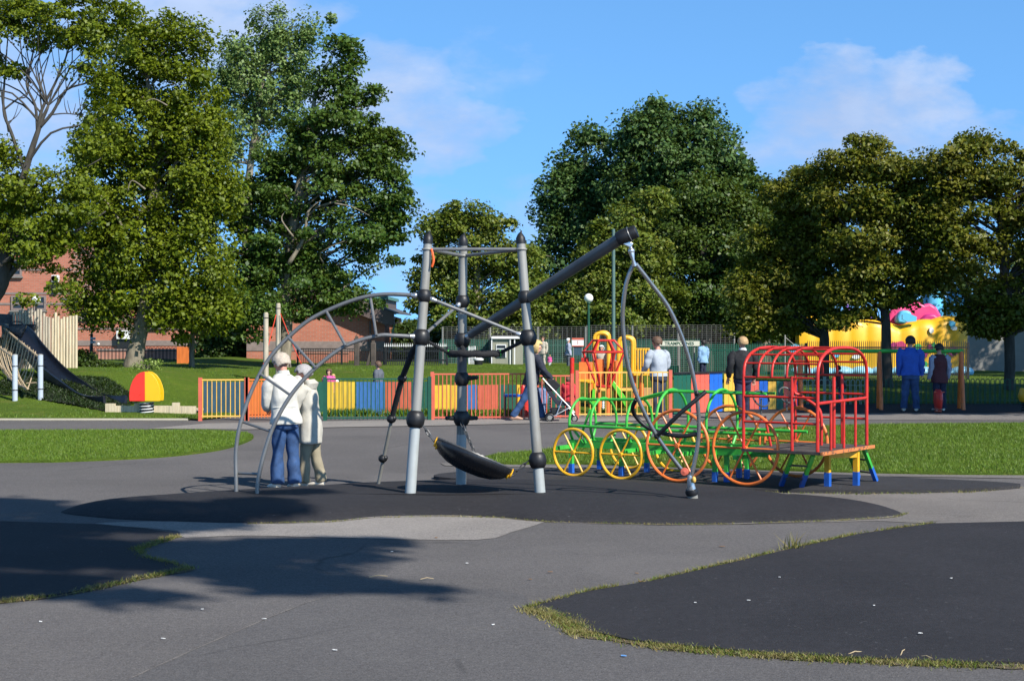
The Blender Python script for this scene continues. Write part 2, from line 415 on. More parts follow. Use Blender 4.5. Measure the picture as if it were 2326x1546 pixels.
M['shade_leaves'] = leaf_mat('shade_leaves', [(.006, .012, .003), (.010, .019, .004), (.016, .028, .006), (.03, .045, .01)], .1, .3, 1.5)  # leaf colours darkened to stand for the slide's shade
def flat(name, pts, z, m, thick=None, kind='structure', smooth=0, label=None):
    a = [Vector((p[0], p[1], z)) for p in pts]
    if smooth: a = cr(a, smooth, True)
    mb = MB()
    if thick: mb.poly(a, (0, 0, -thick))
    else: mb.add(a, [tuple(range(len(a)))])
    o = mb.build(name, m, smooth=False)
    # face up
    return tag(o, label, None, None, kind)
def Gp(*pp): return [G(a, b) for a, b in pp]

# the one sheet to the horizon, flat over the playground and rising behind it
xs = sorted(set([-900, -400, -200, -120, -80, -60]+[i*1.5 for i in range(-30, 31)]+[60, 80, 120, 200, 400, 900]))
ys = sorted(set([-60, -30, -10, 0, 10, 20, 28, 31, 33]+[33+.5*i for i in range(1, 44)]+[56, 60, 70, 90, 140, 250, 500, 1500]))
mb = MB(); vs = [(x, y, H(x, y)) for y in ys for x in xs]; nx = len(xs)
mb.add(vs, [(j*nx+i, j*nx+i+1, (j+1)*nx+i+1, (j+1)*nx+i) for j in range(len(ys)-1) for i in range(nx-1)])
tag(mb.build('ground', 'asphalt', angle=80), None, None, None, 'structure')
# turf on the bank: follows the land a little above it, begins at an uneven edge
def bank_edge(x):
    if x < -6.6: return 34.35+.05*math.sin(x*1.7)
    if x < -6.2: return lerp(34.35, 36.7, (x+6.6)/.4)
    if x < 3.2: return 36.75
    if x < 5.6: return lerp(36.75, 41.6, (x-3.2)/2.4)
    return 41.6
mb = MB(); xs2 = [-70+1.0*i for i in range(0, 55)]+[-15+.25*i for i in range(0, 141)]+[20.5+1.5*i for i in range(0, 40)]
rows = [0, .25, .5, 1, 1.6, 2.4, 3.2, 4, 5, 6, 7, 8, 9.5, 11, 13, 15, 18, 24, 35, 60, 120, 400]
vs = []
for d in rows:
    for x in xs2:
        y = bank_edge(x)+d
        vs.append((x, y, H(x, y)+.03+.05*min(1, d)+.02*math.sin(x*2.3+y*1.1)*min(1, d)))
nx = len(xs2)
mb.add(vs, [(j*nx+i, j*nx+i+1, (j+1)*nx+i+1, (j+1)*nx+i) for j in range(len(rows)-1) for i in range(nx-1)])
tag(mb.build('grass_bank', 'grass', angle=80), None, None, None, 'structure')

# paler and darker patches of asphalt, each a sheet a few millimetres above the last
flat('pale_path_patch', Gp((215, 1189), (350, 1184), (560, 1184), (850, 1172), (1000, 1168), (1215, 1183), (1232, 1187), (1160, 1209), (1083, 1226), (800, 1222), (560, 1216), (420, 1221), (405, 1207), (330, 1199)), .004, 'asphalt_pale', smooth=3)
flat('pale_path', Gp((1560, 1108), (1900, 1117), (2318, 1105), (2700, 1098), (3200, 1140), (3200, 1190), (2326, 1187), (2120, 1189), (1990, 1183), (1700, 1190), (1600, 1188)), .004, 'asphalt_mid')
flat('path_edge_strip', Gp((1650, 1067), (1000, 1052), (1010, 1058), (1300, 1064), (1700, 1078), (2000, 1082), (2326, 1087), (3300, 1100), (3300, 1076), (2326, 1079), (1800, 1072)), .008, 'asphalt_mid')
flat('pale_path_strip', Gp((340, 974), (470, 962), (980, 953), (1290, 948), (1420, 946), (1500, 955), (1290, 960), (1000, 967), (760, 971), (560, 976)), .012, 'concrete')
flat('raised_path', [(3.2, 34.6), (24, 33.9), (24, 37.4), (3.2, 37.2)], .008, 'asphalt_mid')
flat('shaded_rubber_surface', [(5.2, 37.25), (26, 37.05), (26, 41.6), (5.2, 41.6)], .02, 'mat')
# kerb of the grass bank
mb = MB(); kp = [(-26, 34.1)]+[(-24+.5*i, 34.22) for i in range(0, 35)]
mb.tube([(x, y+.0, .02) for x, y in kp], .038, 6)
tag(mb.build('kerb', 'kerbm'), None, None, None, 'structure')

# rubber safety surfaces
def mound(name, pts, axis, h, lip, m, k=4):
    a = cr([Vector((p[0], p[1], 0)) for p in pts], k, True)
    A, B = Vector((axis[0][0], axis[0][1], 0)), Vector((axis[1][0], axis[1][1], 0)); ab = B-A
    ss = [0, .015, .04, .08, .14, .22, .34, .5, .7, .88, 1]
    vs = []; n = len(a)
    for s_ in ss:
        for p in a:
            q = A+ab*min(1, max(0, (p-A).dot(ab)/ab.length_squared))
            v = p.lerp(q, s_); d = (v-p).length
            z = h*(1-math.exp(-d/lip))-(.03 if s_ == 0 else 0)
            vs.append((v.x, v.y, z+.006*math.sin(v.x*2.1)*min(1, d)))
    fs = [(i*n+j, i*n+(j+1) % n, (i+1)*n+(j+1) % n, (i+1)*n+j) for i in range(len(ss)-1) for j in range(n)]
    mb = MB().add(vs, fs)
    return tag(mb.build(name, m, angle=80), None, None, None, 'structure')
mainmat = Gp((135, 1163), (230, 1176), (350, 1183), (560, 1189), (750, 1184), (850, 1174), (1000, 1171), (1130, 1174), (1250, 1184), (1500, 1190), (1650, 1189), (1900, 1181), (2030, 1172), (2052, 1166), (1990, 1154), (1850, 1139))
mainmat += [G(1640, 1116), G(1450, 1104), G(1250, 1098), G(1050, 1097), G(850, 1104), G(720, 1112), G(560, 1120), G(380, 1132), G(220, 1148)]
mound('rubber_mound', mainmat, ((-4.0, 17.9), (3.2, 17.9)), .13, .33, 'mat')
flat('rubber_surface', [(p.x, p.y) for p in Gp((985, 1088), (1040, 1078), (1200, 1071), (1500, 1070), (1800, 1080), (2100, 1093), (2318, 1106), (2200, 1117), (1950, 1121), (1700, 1117), (1500, 1112), (1250, 1104), (1090, 1097))], .045, 'mat2', .06, smooth=4)
flat('rubber_surface', [(p.x, p.y) for p in Gp((1208, 1384), (1260, 1362), (1340, 1345), (1480, 1322), (1650, 1283), (1800, 1248), (1950, 1215), (2120, 1191), (2400, 1185), (2900, 1190), (3300, 1300), (2900, 1530), (2500, 1520), (2326, 1507), (2150, 1505), (2000, 1499), (1800, 1489), (1600, 1474), (1430, 1456), (1330, 1434), (1296, 1412), (1260, 1398))], .016, 'mat', .04)
flat('rubber_surface', [(p.x, p.y) for p in Gp((-400, 1178), (0, 1186), (230, 1193), (330, 1203), (405, 1214), (380, 1228), (310, 1248), (318, 1264), (428, 1291), (330, 1312), (150, 1350), (0, 1368), (-400, 1400))], .016, 'mat', .04)

# grass islands
lawnL = Gp((-900, 975), (0, 980), (300, 979), (480, 980), (560, 985), (575, 996), (540, 1012), (480, 1026), (350, 1040), (150, 1049), (0, 1051), (-900, 1058))
lawnR = Gp((1088, 1046), (1130, 1034), (1250, 1022), (1400, 1005), (1600, 985), (1800, 972), (2000, 966), (2326, 963), (3300, 960), (3300, 1082), (2326, 1080), (2000, 1076), (1750, 1068), (1500, 1060), (1300, 1054), (1130, 1054))
flat('lawn', [(p.x, p.y) for p in lawnL], .03, 'grass', .05, smooth=4)
flat('lawn', [(p.x, p.y) for p in lawnR], .03, 'grass', .05, smooth=4)
rs = np.random.default_rng(5)
def inside(px, py, poly):
    c = np.zeros(len(px), bool); n = len(poly)
    for i in range(n):
        a, b = poly[i], poly[i-1]
        k = ((a[1] > py) != (b[1] > py)) & (px < (b[0]-a[0])*(py-a[1])/(b[1]-a[1]+1e-12)+a[0]); c ^= k
    return c
def blades(name, pts, size, m, seed=1, wide=.22, lean=.45):
    r = np.random.default_rng(seed); n = len(pts)
    hgt = size*r.uniform(.5, 1.3, n); a = r.uniform(0, 2*np.pi, n); w = hgt*wide
    d = np.stack([np.cos(a), np.sin(a), np.zeros(n)], 1)
    l = r.normal(0, lean, (n, 2))*hgt[:, None]
    tip = pts+np.stack([l[:, 0], l[:, 1], hgt], 1)
    V = np.empty((n, 3, 3)); V[:, 0] = pts-d*w[:, None]/2; V[:, 1] = pts+d*w[:, None]/2; V[:, 2] = tip
    o = np_mesh(name, V.reshape(-1, 3), np.arange(n*3).reshape(n, 3), m)
    return tag(o, None, None, None, 'stuff')
def scatter(poly, n, x0, x1, y0, y1, z, seed):
    r = np.random.default_rng(seed)
    p = np.stack([r.uniform(x0, x1, n), r.uniform(y0, y1, n)], 1)
    p = p[inside(p[:, 0], p[:, 1], [(q.x, q.y) for q in poly])]
    return np.concatenate([p, np.full((len(p), 1), z)], 1)
blades('grass', scatter(lawnL, 130000, -11, -3.4, 23, 31.5, .03, 3), .034, 'blade', 3)
blades('grass', scatter(lawnR, 200000, -1, 12, 20.8, 34, .03, 4), .038, 'blade', 4)
r = np.random.default_rng(9); n = 110000
bx = r.uniform(-17, 17, n); by = np.array([bank_edge(x) for x in bx])+r.uniform(0, 1, n)**1.2*16
SLIDE_SHADE = [(-10.7, 36.9), (-9.0, 35.75), (-8.85, 38.0), (-10.3, 40.2), (-12, 40.6), (-13.6, 38.9), (-13.6, 38.0), (-12, 37.7)]; ok_ = ~inside(bx, by, SLIDE_SHADE); bx, by = bx[ok_], by[ok_]  # outline of the ground coloured as shade beneath the slide
bz = np.array([H(x, y)+.06 for x, y in zip(bx, by)])
blades('grass', np.stack([bx, by, bz], 1), .05, 'blade', 6)
def along(pts, n, spread, seed):
    r = np.random.default_rng(seed); L = [0]
    for a, b in zip(pts, pts[1:]): L.append(L[-1]+(b-a).length)
    out = []
    for q in r.uniform(0, L[-1], n):
        i = max(k for k in range(len(pts)-1) if L[k] <= q)
        p = pts[i].lerp(pts[i+1], (q-L[i])/(L[i+1]-L[i]+1e-9))
        if math.sin(q*3.1)+math.sin(q*7.7+1)+r.normal(0, .8) < -.9: continue
        out.append((p.x+r.normal(0, spread), p.y+r.normal(0, spread), .003))
    return np.array(out)
v1 = Gp((1205, 1384), (1235, 1392), (1300, 1418), (1320, 1440), (1440, 1462), (1600, 1480), (1800, 1494), (2000, 1504), (2150, 1510), (2330, 1516), (2500, 1524))
blades('verge_weeds', np.concatenate([along(v1, 11000, .05, 21), along(v1[:4], 1500, .06, 31)]), .023, 'bladedry', 22, .35, .8)
v2 = Gp((1200, 1382), (1340, 1344), (1480, 1321), (1650, 1282), (1800, 1247), (1950, 1214), (2120, 1190))
blades('verge_weeds', along(v2, 3600, .014, 23)+np.array([0, .015, 0]), .032, 'bladedry', 24, .3, .8)
v3 = Gp((400, 1219), (310, 1249), (320, 1264), (430, 1292), (330, 1313), (150, 1351), (0, 1369), (-60, 1374))
blades('verge_weeds', along(v3, 4200, .03, 25), .03, 'bladedry', 26, .3, .8)
v4 = Gp((560, 1190), (750, 1186), (850, 1176), (1000, 1173), (1130, 1176), (1250, 1186), (1500, 1192), (1650, 1191), (1900, 1183), (2030, 1175), (2060, 1166))
blades('verge_weeds', along(v4, 2200, .016, 27), .02, 'bladedry', 28, .35, .8)
v5 = Gp((2320, 1108), (2200, 1119), (1950, 1123), (1700, 1119)); blades('verge_weeds', along(v5, 500, .03, 29), .03, 'bladedry', 30, .35, .8)
# tall dry tuft on the verge
q = G(1800, 1247); r = np.random.default_rng(2)
tag(blades('dry_grass_tuft', np.stack([q.x+r.normal(0, .05, 45), q.y+r.normal(0, .03, 45), np.full(45, .003)], 1), .13, 'bladedry', 5, .09, .6), 'straw coloured tuft of dry grass standing up on the verge', 'grass tuft')
# litter and fallen leaves
M['scrap'] = mat('paper_scrap', (.62, .62, .60), .8); M['leafdead'] = mat('dead_leaf', (.20, .11, .05), .8); M['twig'] = mat('twig', (.40, .31, .18), .8); M['bluescrap'] = mat('blue_wrapper', (.12, .30, .60), .5)
def scrap(name, px, py, s, m, label, cat, group=None, ang=0, el=1.6):
    p = G(px, py, .018 if px > 1490 and 1300 < py < 1480 or group and 'mat' in group else .002); mb = MB(); k = R.randint(5, 7); pts = []
    for i in range(k):
        a = 2*PI*i/k; rr = s*R.uniform(.6, 1.1); pts.append(p+Vector((math.cos(a)*rr*el, math.sin(a)*rr, .006+R.uniform(0, .004))))
    mb.poly(pts, (0, 0, .003))
    return tag(mb.build(name, m, smooth=False), label, cat, group)
for (a, b) in ((92, 1413), (370, 1452), (459, 1385), (600, 1407), (760, 1478), (890, 1254), (1060, 1280), (1120, 1420)):
    scrap('paper_scrap', a, b, R.uniform(.007, .014), 'scrap', 'tiny pale scrap of litter on the grey asphalt', 'litter', 'pale scraps on the asphalt')
for (a, b) in ((1770, 1312), (2160, 1314), (1580, 1370), (1985, 1376), (1700, 1365), (2090, 1440)):
    scrap('paper_scrap', a, b, R.uniform(.006, .012), 'scrap', 'tiny pale scrap of litter on the black rubber mat', 'litter', 'pale scraps on the rubber mat')
for (a, b) in ((1447, 1303), (1640, 1242), (1205, 1317), (990, 1222), (1455, 1322), (1250, 1300)):
    scrap('fallen_leaf', a, b, R.uniform(.012, .022), 'leafdead', 'small brown fallen leaf lying on the grey asphalt', 'leaf', 'brown leaves fallen on the asphalt')
scrap('wrapper', 1416, 1491, .018, 'bluescrap', 'small blue sweet wrapper on the asphalt below the verge', 'wrapper')
for i, (a, b, c, d) in enumerate(((1925, 1490, 1960, 1484), (2045, 1494, 2056, 1478), (838, 1313, 880, 1311), (955, 1318, 985, 1317), (2090, 1494, 2120, 1500))):
    p, q = G(a, b), G(c, d); mb = MB(); mb.tube([p+Vector((0, 0, .012)), p.lerp(q, .5)+Vector((0, .01, .022)), q+Vector((0, 0, .012))], .0035, 6)
    tag(mb.build('twig', 'twig'), ('pale dry twig lying on the grassy mat edge' if i not in (2, 3) else 'thin straw coloured stick on the open asphalt'), 'twig', 'twigs on the mat edge' if i not in (2, 3) else 'sticks on the open asphalt')

# near-black ground sheet, coloured to stand for the shade under the slide
M['slide_shade'] = mat('painted_slide_shade', (.014, .014, .008), .95, 0, .4, 3, .8, 20, dirt=((.016, .03, .007), .6))  # the dirt colour here only mottles the painted shade
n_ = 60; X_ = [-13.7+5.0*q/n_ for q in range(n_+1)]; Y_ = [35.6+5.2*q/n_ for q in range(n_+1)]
fs = [(j*(n_+1)+i, j*(n_+1)+i+1, (j+1)*(n_+1)+i+1, (j+1)*(n_+1)+i) for j in range(n_) for i in range(n_) if inside(np.array([X_[i]+.04]), np.array([Y_[j]+.04]), SLIDE_SHADE)[0]]
tag(MB().add([(x, y, H(x, y)+.10+.015*math.sin(x*5+y*3)) for y in Y_ for x in X_], fs).build('slide_shade_sheet', 'slide_shade', angle=180), None, None, None, 'structure')
def soil(name, pts, w_, m):                           # a worn strip of soil and moss along a mat edge
    L = cr(pts, 5); vs = []; n_ = len(L)
    for i, p in enumerate(L):
        d = (L[min(n_-1, i+1)]-L[max(0, i-1)]).normalized(); q = Vector((-d.y, d.x, 0)); a_ = w_*(.6+.5*math.sin(i*.9)+.35*math.sin(i*2.3+1)); b_ = w_*(.8+.3*math.sin(i*1.7))
        vs += [(p.x+q.x*b_, p.y+q.y*b_, .007), (p.x-q.x*a_, p.y-q.y*a_, .007)]
    return tag(MB().add(vs, [(2*i, 2*i+1, 2*i+3, 2*i+2) for i in range(n_-1)]).build(name, m, smooth=False), None, None, None, 'structure')
M['soil'] = mat('mossy_soil', (.115, .085, .05), .95, 0, .4, 9, .6, 60, dirt=((.06, .085, .012), .8))
soil('soil_verge', v1, .06, 'soil'); soil('soil_verge', v2, .03, 'soil'); soil('soil_verge', v3, .035, 'soil'); soil('soil_verge', v4, .014, 'soil')
wl = [Vector((x, 36.05, 0)) for x in (-4.3, -3, -1.6, .1)]
blades('verge_weeds', along(wl, 2600, .07, 77), .16, 'blade', 78, .25, .5)

ip_ = np.stack([np.random.default_rng(4).uniform(-13.7, -8.7, 26000), np.random.default_rng(5).uniform(35.6, 40.8, 26000)], 1); ip_ = ip_[inside(ip_[:, 0], ip_[:, 1], SLIDE_SHADE)]
blades('slide_shade_leaves', np.array([(x_, y_, H(x_, y_)+.10) for x_, y_ in ip_]), .05, 'shade_leaves', 81, .8, 1.0)  # near-black leaves that belong to the painted shade under the slide
M['asphalt_new'] = asphalt('newer_asphalt', (.115, .108, .105), .75, .1)
flat('newer_asphalt', Gp((294, 1540), (520, 1440), (717, 1362), (850, 1336), (1000, 1331), (1120, 1338), (1196, 1352), (1200, 1384), (1330, 1447), (1500, 1478), (1700, 1497), (2000, 1512), (2326, 1522), (3000, 1560), (3000, 2600), (-200, 2600)), .0025, 'asphalt_new')
for pts_ in (((294, 1540), (520, 1440), (717, 1362), (850, 1336)),):
    L_ = [G(*q) for q in pts_]; vs = []
    L_ = cr(L_, 8)
    for i, p in enumerate(L_): vs += [(p.x, p.y, .0045), (p.x+.014+.006*math.sin(i*2.1), p.y+.012, .0045)]
    tag(MB().add(vs, [(2*i, 2*i+1, 2*i+3, 2*i+2) for i in range(len(L_)-1)]).build('asphalt_seam', 'asphalt_mid', smooth=False), None, None, None, 'structure')
# ================================================================ trees
M['lf_bright'] = leaf_mat('ash_leaves', [(.055, .075, .005), (.10, .125, .007), (.14, .16, .009), (.175, .185, .012)], .36, .35, .45, (.15, .16, .010))
M['lf_dark'] = leaf_mat('maple_leaves', [(.022, .05, .010), (.04, .078, .014), (.055, .095, .016), (.085, .115, .018)], .25, .3, .35, (.09, .10, .012))
M['lf_poplar'] = leaf_mat('poplar_leaves', [(.07, .11, .03), (.11, .155, .045), (.15, .19, .06), (.21, .25, .11)], .28, .25, .5, (.10, .12, .03))
M['lf_mid'] = leaf_mat('young_maple_leaves', [(.05, .078, .012), (.09, .12, .016), (.12, .15, .022), (.17, .16, .03)], .3, .35, .5, (.16, .13, .02))
M['lf_right'] = leaf_mat('autumn_maple_leaves', [(.05, .066, .008), (.09, .105, .011), (.13, .135, .016), (.17, .135, .02)], .32, .35, .5, (.16, .11, .016))
M['lf_popdark'] = leaf_mat('dark_poplar_leaves', [(.025, .055, .018), (.045, .085, .025), (.06, .105, .03), (.10, .14, .05)], .25, .3, .4, (.07, .09, .018))
M['lf_green'] = leaf_mat('deep_green_leaves', [(.022, .045, .009), (.038, .068, .012), (.052, .085, .014), (.09, .11, .018)], .25, .35, .4, (.085, .09, .012))
M['lf_yel'] = leaf_mat('yellowing_leaves', [(.10, .10, .008), (.16, .14, .010), (.22, .17, .012)], .3, .2, .5)
M['lf_bush'] = leaf_mat('bush_leaves', [(.018, .032, .006), (.03, .05, .009), (.05, .07, .012)], .2, .3, .6)
M['lf_lime'] = leaf_mat('lime_leaves', [(.12, .18, .03), (.2, .26, .06), (.3, .33, .12)], .3, .2, .9)
def leaf_cloud(r, cl, csz, cnorm, nper, size, droop=.0, flat=.5):
    # cl: clump centres (n,3); csz sizes; leaves gather in flattened sprays round them
    n = len(cl); N = n*nper
    idx = np.repeat(np.arange(n), nper)
    off = r.normal(0, 1, (N, 3)); off /= (np.linalg.norm(off, axis=1, keepdims=True)+1e-9)
    off *= r.uniform(0, 1, (N, 1))**.45
    off[:, 2] *= flat
    off *= csz[idx][:, None]
    off[:, 2] -= droop*(off[:, 0]**2+off[:, 1]**2)/np.maximum(csz[idx], .1)
    c = cl[idx]+off
    nr = cnorm[idx]*.55+r.normal(0, .55, (N, 3))+np.array([0, 0, .65]); nr /= np.linalg.norm(nr, axis=1, keepdims=True)
    a = r.normal(0, 1, (N, 3)); a -= nr*np.sum(a*nr, 1, keepdims=True); a /= np.linalg.norm(a, axis=1, keepdims=True)
    b = np.cross(nr, a); s = size*r.uniform(.5, 1.5, (N, 1))*r.uniform(.75, 1.25, n)[idx][:, None]
    V = np.empty((N, 4, 3)); fold = nr*s*.16
    V[:, 0] = c-a*s*.5; V[:, 1] = c+b*s*.38-fold*.0+a*s*.05+fold; V[:, 2] = c+a*s*.6; V[:, 3] = c-b*s*.38+a*s*.05+fold
    return V.reshape(-1, 3), np.arange(N*4).reshape(N, 4)
def bent(a, b, r0, r1, rr, sag=.12, k=5):
    a = Vector(a); b = Vector(b); d = (b-a).length
    m1 = a.lerp(b, .35)+Vector((rr.uniform(-1, 1), rr.uniform(-1, 1), rr.uniform(.2, 1)))*d*sag
    m2 = a.lerp(b, .7)+Vector((rr.uniform(-1, 1), rr.uniform(-1, 1), rr.uniform(-.2, .8)))*d*sag
    p = cr([a, m1, m2, b], 3); n = len(p)
    return p, [lerp(r0, r1, i/(n-1)) for i in range(n)]
def tree(name, label, trunk, blobs, nclump, nper, leaf, lm, seed, group='trees round the playground', bark='bark', cs=(.45, .85), limbs=.4, dz=.8, extra=None, lift=1.0, flat=.5, surf=.45, cat='tree'):
    # trunk: [(point, radius)...]; blobs: [(centre, rx, ry(depth), rz)]
    rr = random.Random(seed); r = np.random.default_rng(seed)
    base = trunk[0][0]
    root = thing(name, base, label, cat, group)
    wts = [b[1]*b[3] for b in blobs]; cl = []; nm = []; cz = []
    for i in range(nclump):
        b = rr.choices(blobs, wts)[0]
        d = Vector((rr.gauss(0, 1), rr.gauss(0, 1), rr.gauss(0, 1))).normalized()
        q = rr.uniform(surf, 1)**.6
        s = rr.uniform(*cs)
        if rr.random() < .16 and nper > 30: q = rr.uniform(1.04, 1.16); s *= .55
        k = max(.3, 1-s*.18/min(b[1], b[3]))
        p = b[0]+Vector((d.x*b[1]*q*k, d.y*b[2]*q*k, d.z*b[3]*q*k))
        cl.append(p); nm.append(d); cz.append(s)
    V, Q = leaf_cloud(r, np.array(cl), np.array(cz), np.array(nm), int(nper*2.7) if nper > 30 else nper, leaf*.60, .12, flat)
    np_mesh('crown', V, Q, lm, root)
    mb = MB(); pts = [p for p, _ in trunk]; rad = [q for _, q in trunk]
    sp = cr(pts, 4); sr = []
    for i in range(len(pts)-1): sr += [lerp(rad[i], rad[i+1], j/4) for j in range(4)]
    sr.append(rad[-1])
    sp2 = [p+Vector((rr.uniform(-1, 1), rr.uniform(-1, 1), 0))*q*.12 for p, q in zip(sp, sr)]
    sr[0] *= 1.18; sp2[0] = sp2[0]-Vector((0, 0, .15))
    mb.tube(sp2, sr, 12)
    for p, s in zip(cl, cz):
        if rr.random() > limbs: continue
        best = None; zlow = min(b[0].z-b[3]*.9 for b in blobs)
        for q, qr in zip(sp2, sr):
            dz_ = p.z-q.z; h = math.hypot(p.x-q.x, p.y-q.y)
            c = abs(dz_-h*.6)+.3*h+(5 if dz_ < -.3 else 0)+(9 if q.z < zlow else 0)
            if best is None or c < best[0]: best = (c, q, qr)
        pp, ra = bent(best[1], p, min(best[2]*.55, .016+.010*(p-best[1]).length), .008, rr)
        mb.tube(pp, ra, 5, caps=False)
    if extra:
        for line, r0, r1 in extra:
            p = cr(line, 4); n = len(p); mb.tube(p, [lerp(r0, r1, i/(n-1)) for i in range(n)], 6)
    mb.build('trunk', bark, root, angle=180)
    return root
def pb(Y, *bl, dz=.8):                                # crown masses given by where the photograph shows them, at their real depth and size
    out = []
    for b in bl:
        cx, cy, rx, ry = b[:4]; y = Y+(b[4] if len(b) > 4 else 0)
        out.append((P(cx, cy, y), rx*y/F, max(rx, ry)*y/F*dz, ry*y/F))
    return out
def tr(Y, *pts, dy=0):                               # trunk line: (px, py, radius in m); the foot stands on the land
    out = []
    for i, (x, y, q) in enumerate(pts):
        out.append((onland(x, Y) if i == 0 else P(x, y, Y), q))
    return out
def ln(Y, *pts): return [P(a, b, Y+(c[0] if c else 0)) for a, b, *c in pts]

# big limbed tree whose trunk stands just off the frame, bare branches against the sky
tree('limbed_tree', 'tall tree with long bare black branches showing against the sky above the slide', tr(41, (-75, 850, .42), (-40, 700, .34), (0, 640, .24), (25, 520, .17), (55, 400, .10), (85, 300, .065), (110, 240, .035)),
     pb(41, (20, 55, 120, 70), (130, 40, 120, 70), (225, 60, 95, 80), (300, 10, 30, 30), (30, 150, 40, 25), (190, 145, 60, 35), (15, 345, 40, 35), (35, 430, 90, 80), (140, 455, 95, 85), (60, 520, 110, 60), (60, 560, 120, 45), (190, 390, 50, 60), (205, 330, 50, 45), (225, 255, 35, 50), (215, 190, 45, 40), (45, 205, 26, 20), (95, 610, 40, 20), (150, 640, 25, 30, -2), (60, 690, 20, 22), (-120, 100, 150, 120), (-150, 380, 150, 160)),
     330, 62, .15, 'lf_bright', 11, bark='barkdark', cs=(.3, .62), limbs=.12,
     extra=[(ln(41, (180, 263), (192, 238), (201, 200)), .016, .005), (ln(41, (98, 95), (81, 77), (70, 51)), .016, .005), (ln(41, (75, 117), (63, 101), (55, 77)), .016, .005), (ln(41, (68, 152), (72, 142), (75, 126)), .016, .005), (ln(41, (64, 170), (81, 148), (93, 115)), .016, .005), (ln(41, (77, 233), (83, 221), (87, 203)), .016, .005), (ln(41, (101, 237), (92, 212), (85, 173)), .016, .005), (ln(41, (65, 168), (54, 144), (47, 108)), .016, .005), (ln(41, (44, 223), (63, 210), (76, 190)), .016, .005), (ln(41, (151, 205), (149, 180), (148, 142)), .016, .005), (ln(41, (19, 283), (33, 264), (42, 235)), .016, .005), (ln(41, (153, 258), (148, 244), (145, 221)), .016, .005), (ln(41, (63, 203), (64, 190), (64, 171)), .016, .005), (ln(41, (9, 253), (5, 236), (2, 211)), .016, .005), (ln(41, (165, 261), (169, 250), (172, 235)), .016, .005), (ln(41, (153, 121), (171, 108), (184, 88)), .016, .005), (ln(41, (65, 166), (61, 147), (58, 120)), .016, .005), (ln(41, (138, 226), (150, 210), (158, 186)), .016, .005), (ln(41, (18, 278), (37, 265), (50, 245)), .016, .005), (ln(41, (187, 264), (182, 240), (178, 202)), .016, .005), (ln(41, (162, 260), (157, 247), (153, 228)), .016, .005), (ln(41, (152, 123), (161, 97), (166, 58)), .016, .005), (ln(41, (75, 117), (95, 99), (108, 71)), .016, .005), (ln(41, (127, 243), (132, 220), (135, 185)), .016, .005), (ln(41, (220, 170), (204, 146), (193, 109)), .016, .005), (ln(41, (133, 170), (123, 144), (117, 106)), .016, .005), (ln(41, (175, 262), (187, 251), (196, 233)), .016, .005), (ln(41, (158, 202), (173, 187), (182, 165)), .016, .005), (ln(41, (235, 155), (254, 138), (267, 112)), .016, .005), (ln(41, (231, 159), (231, 145), (231, 123)), .016, .005), (ln(41, (123, 249), (137, 231), (146, 203)), .016, .005), (ln(41, (80, 64), (95, 51), (105, 32)), .016, .005), (ln(41, (178, 195), (181, 177), (183, 150)), .016, .005), (ln(41, (142, 148), (150, 126), (155, 93)), .016, .005), (ln(41, (18, 90), (10, 72), (6, 45)), .016, .005), (ln(41, (79, 132), (97, 112), (109, 81)), .016, .005), (ln(41, (169, 261), (181, 246), (188, 223)), .016, .005), (ln(41, (9, 224), (10, 203), (11, 172)), .016, .005), (ln(41, (9, 225), (4, 200), (1, 163)), .016, .005), (ln(41, (201, 187), (189, 163), (182, 127)), .016, .005), (ln(41, (85, 300), (95, 250), (125, 190), (150, 130), (165, 80)), 0.053, 0.012), (ln(41, (85, 300), (80, 240), (60, 190), (75, 120), (80, 60)), 0.043, 0.012),
            (ln(41, (60, 400), (25, 300), (8, 250), (12, 160), (20, 60)), 0.056, 0.012), (ln(41, (90, 290), (120, 255), (150, 205), (205, 185), (240, 150)), 0.050, 0.012),
            (ln(41, (110, 262), (150, 258), (190, 265), (225, 285)), 0.022, 0.006), (ln(41, (70, 190), (50, 130), (45, 60)), 0.025, 0.009), (ln(41, (8, 250), (40, 225), (62, 215), (70, 150), (100, 90)), 0.028, 0.007), (ln(41, (20, 300), (5, 220), (-10, 160)), 0.031, 0.009),
            (ln(41, (95, 250), (92, 200), (110, 130), (120, 90)), 0.025, 0.007), (ln(41, (62, 215), (35, 160), (60, 90)), 0.022, 0.006), (ln(41, (125, 190), (135, 150), (130, 90)), 0.019, 0.006), (ln(41, (150, 205), (175, 160), (205, 130)), 0.019, 0.006), (ln(41, (12, 160), (0, 110), (5, 60)), 0.019, 0.006),
            (ln(41, (10, 640), (60, 585), (130, 550), (200, 508), (240, 480)), 0.081, 0.018), (ln(41, (130, 550), (170, 552), (195, 575)), 0.019, 0.006), (ln(40.6, (5, 600), (70, 540), (100, 480)), 0.056, 0.012), (ln(41, (100, 90), (140, 60), (165, 30)), 0.012, 0.006)])
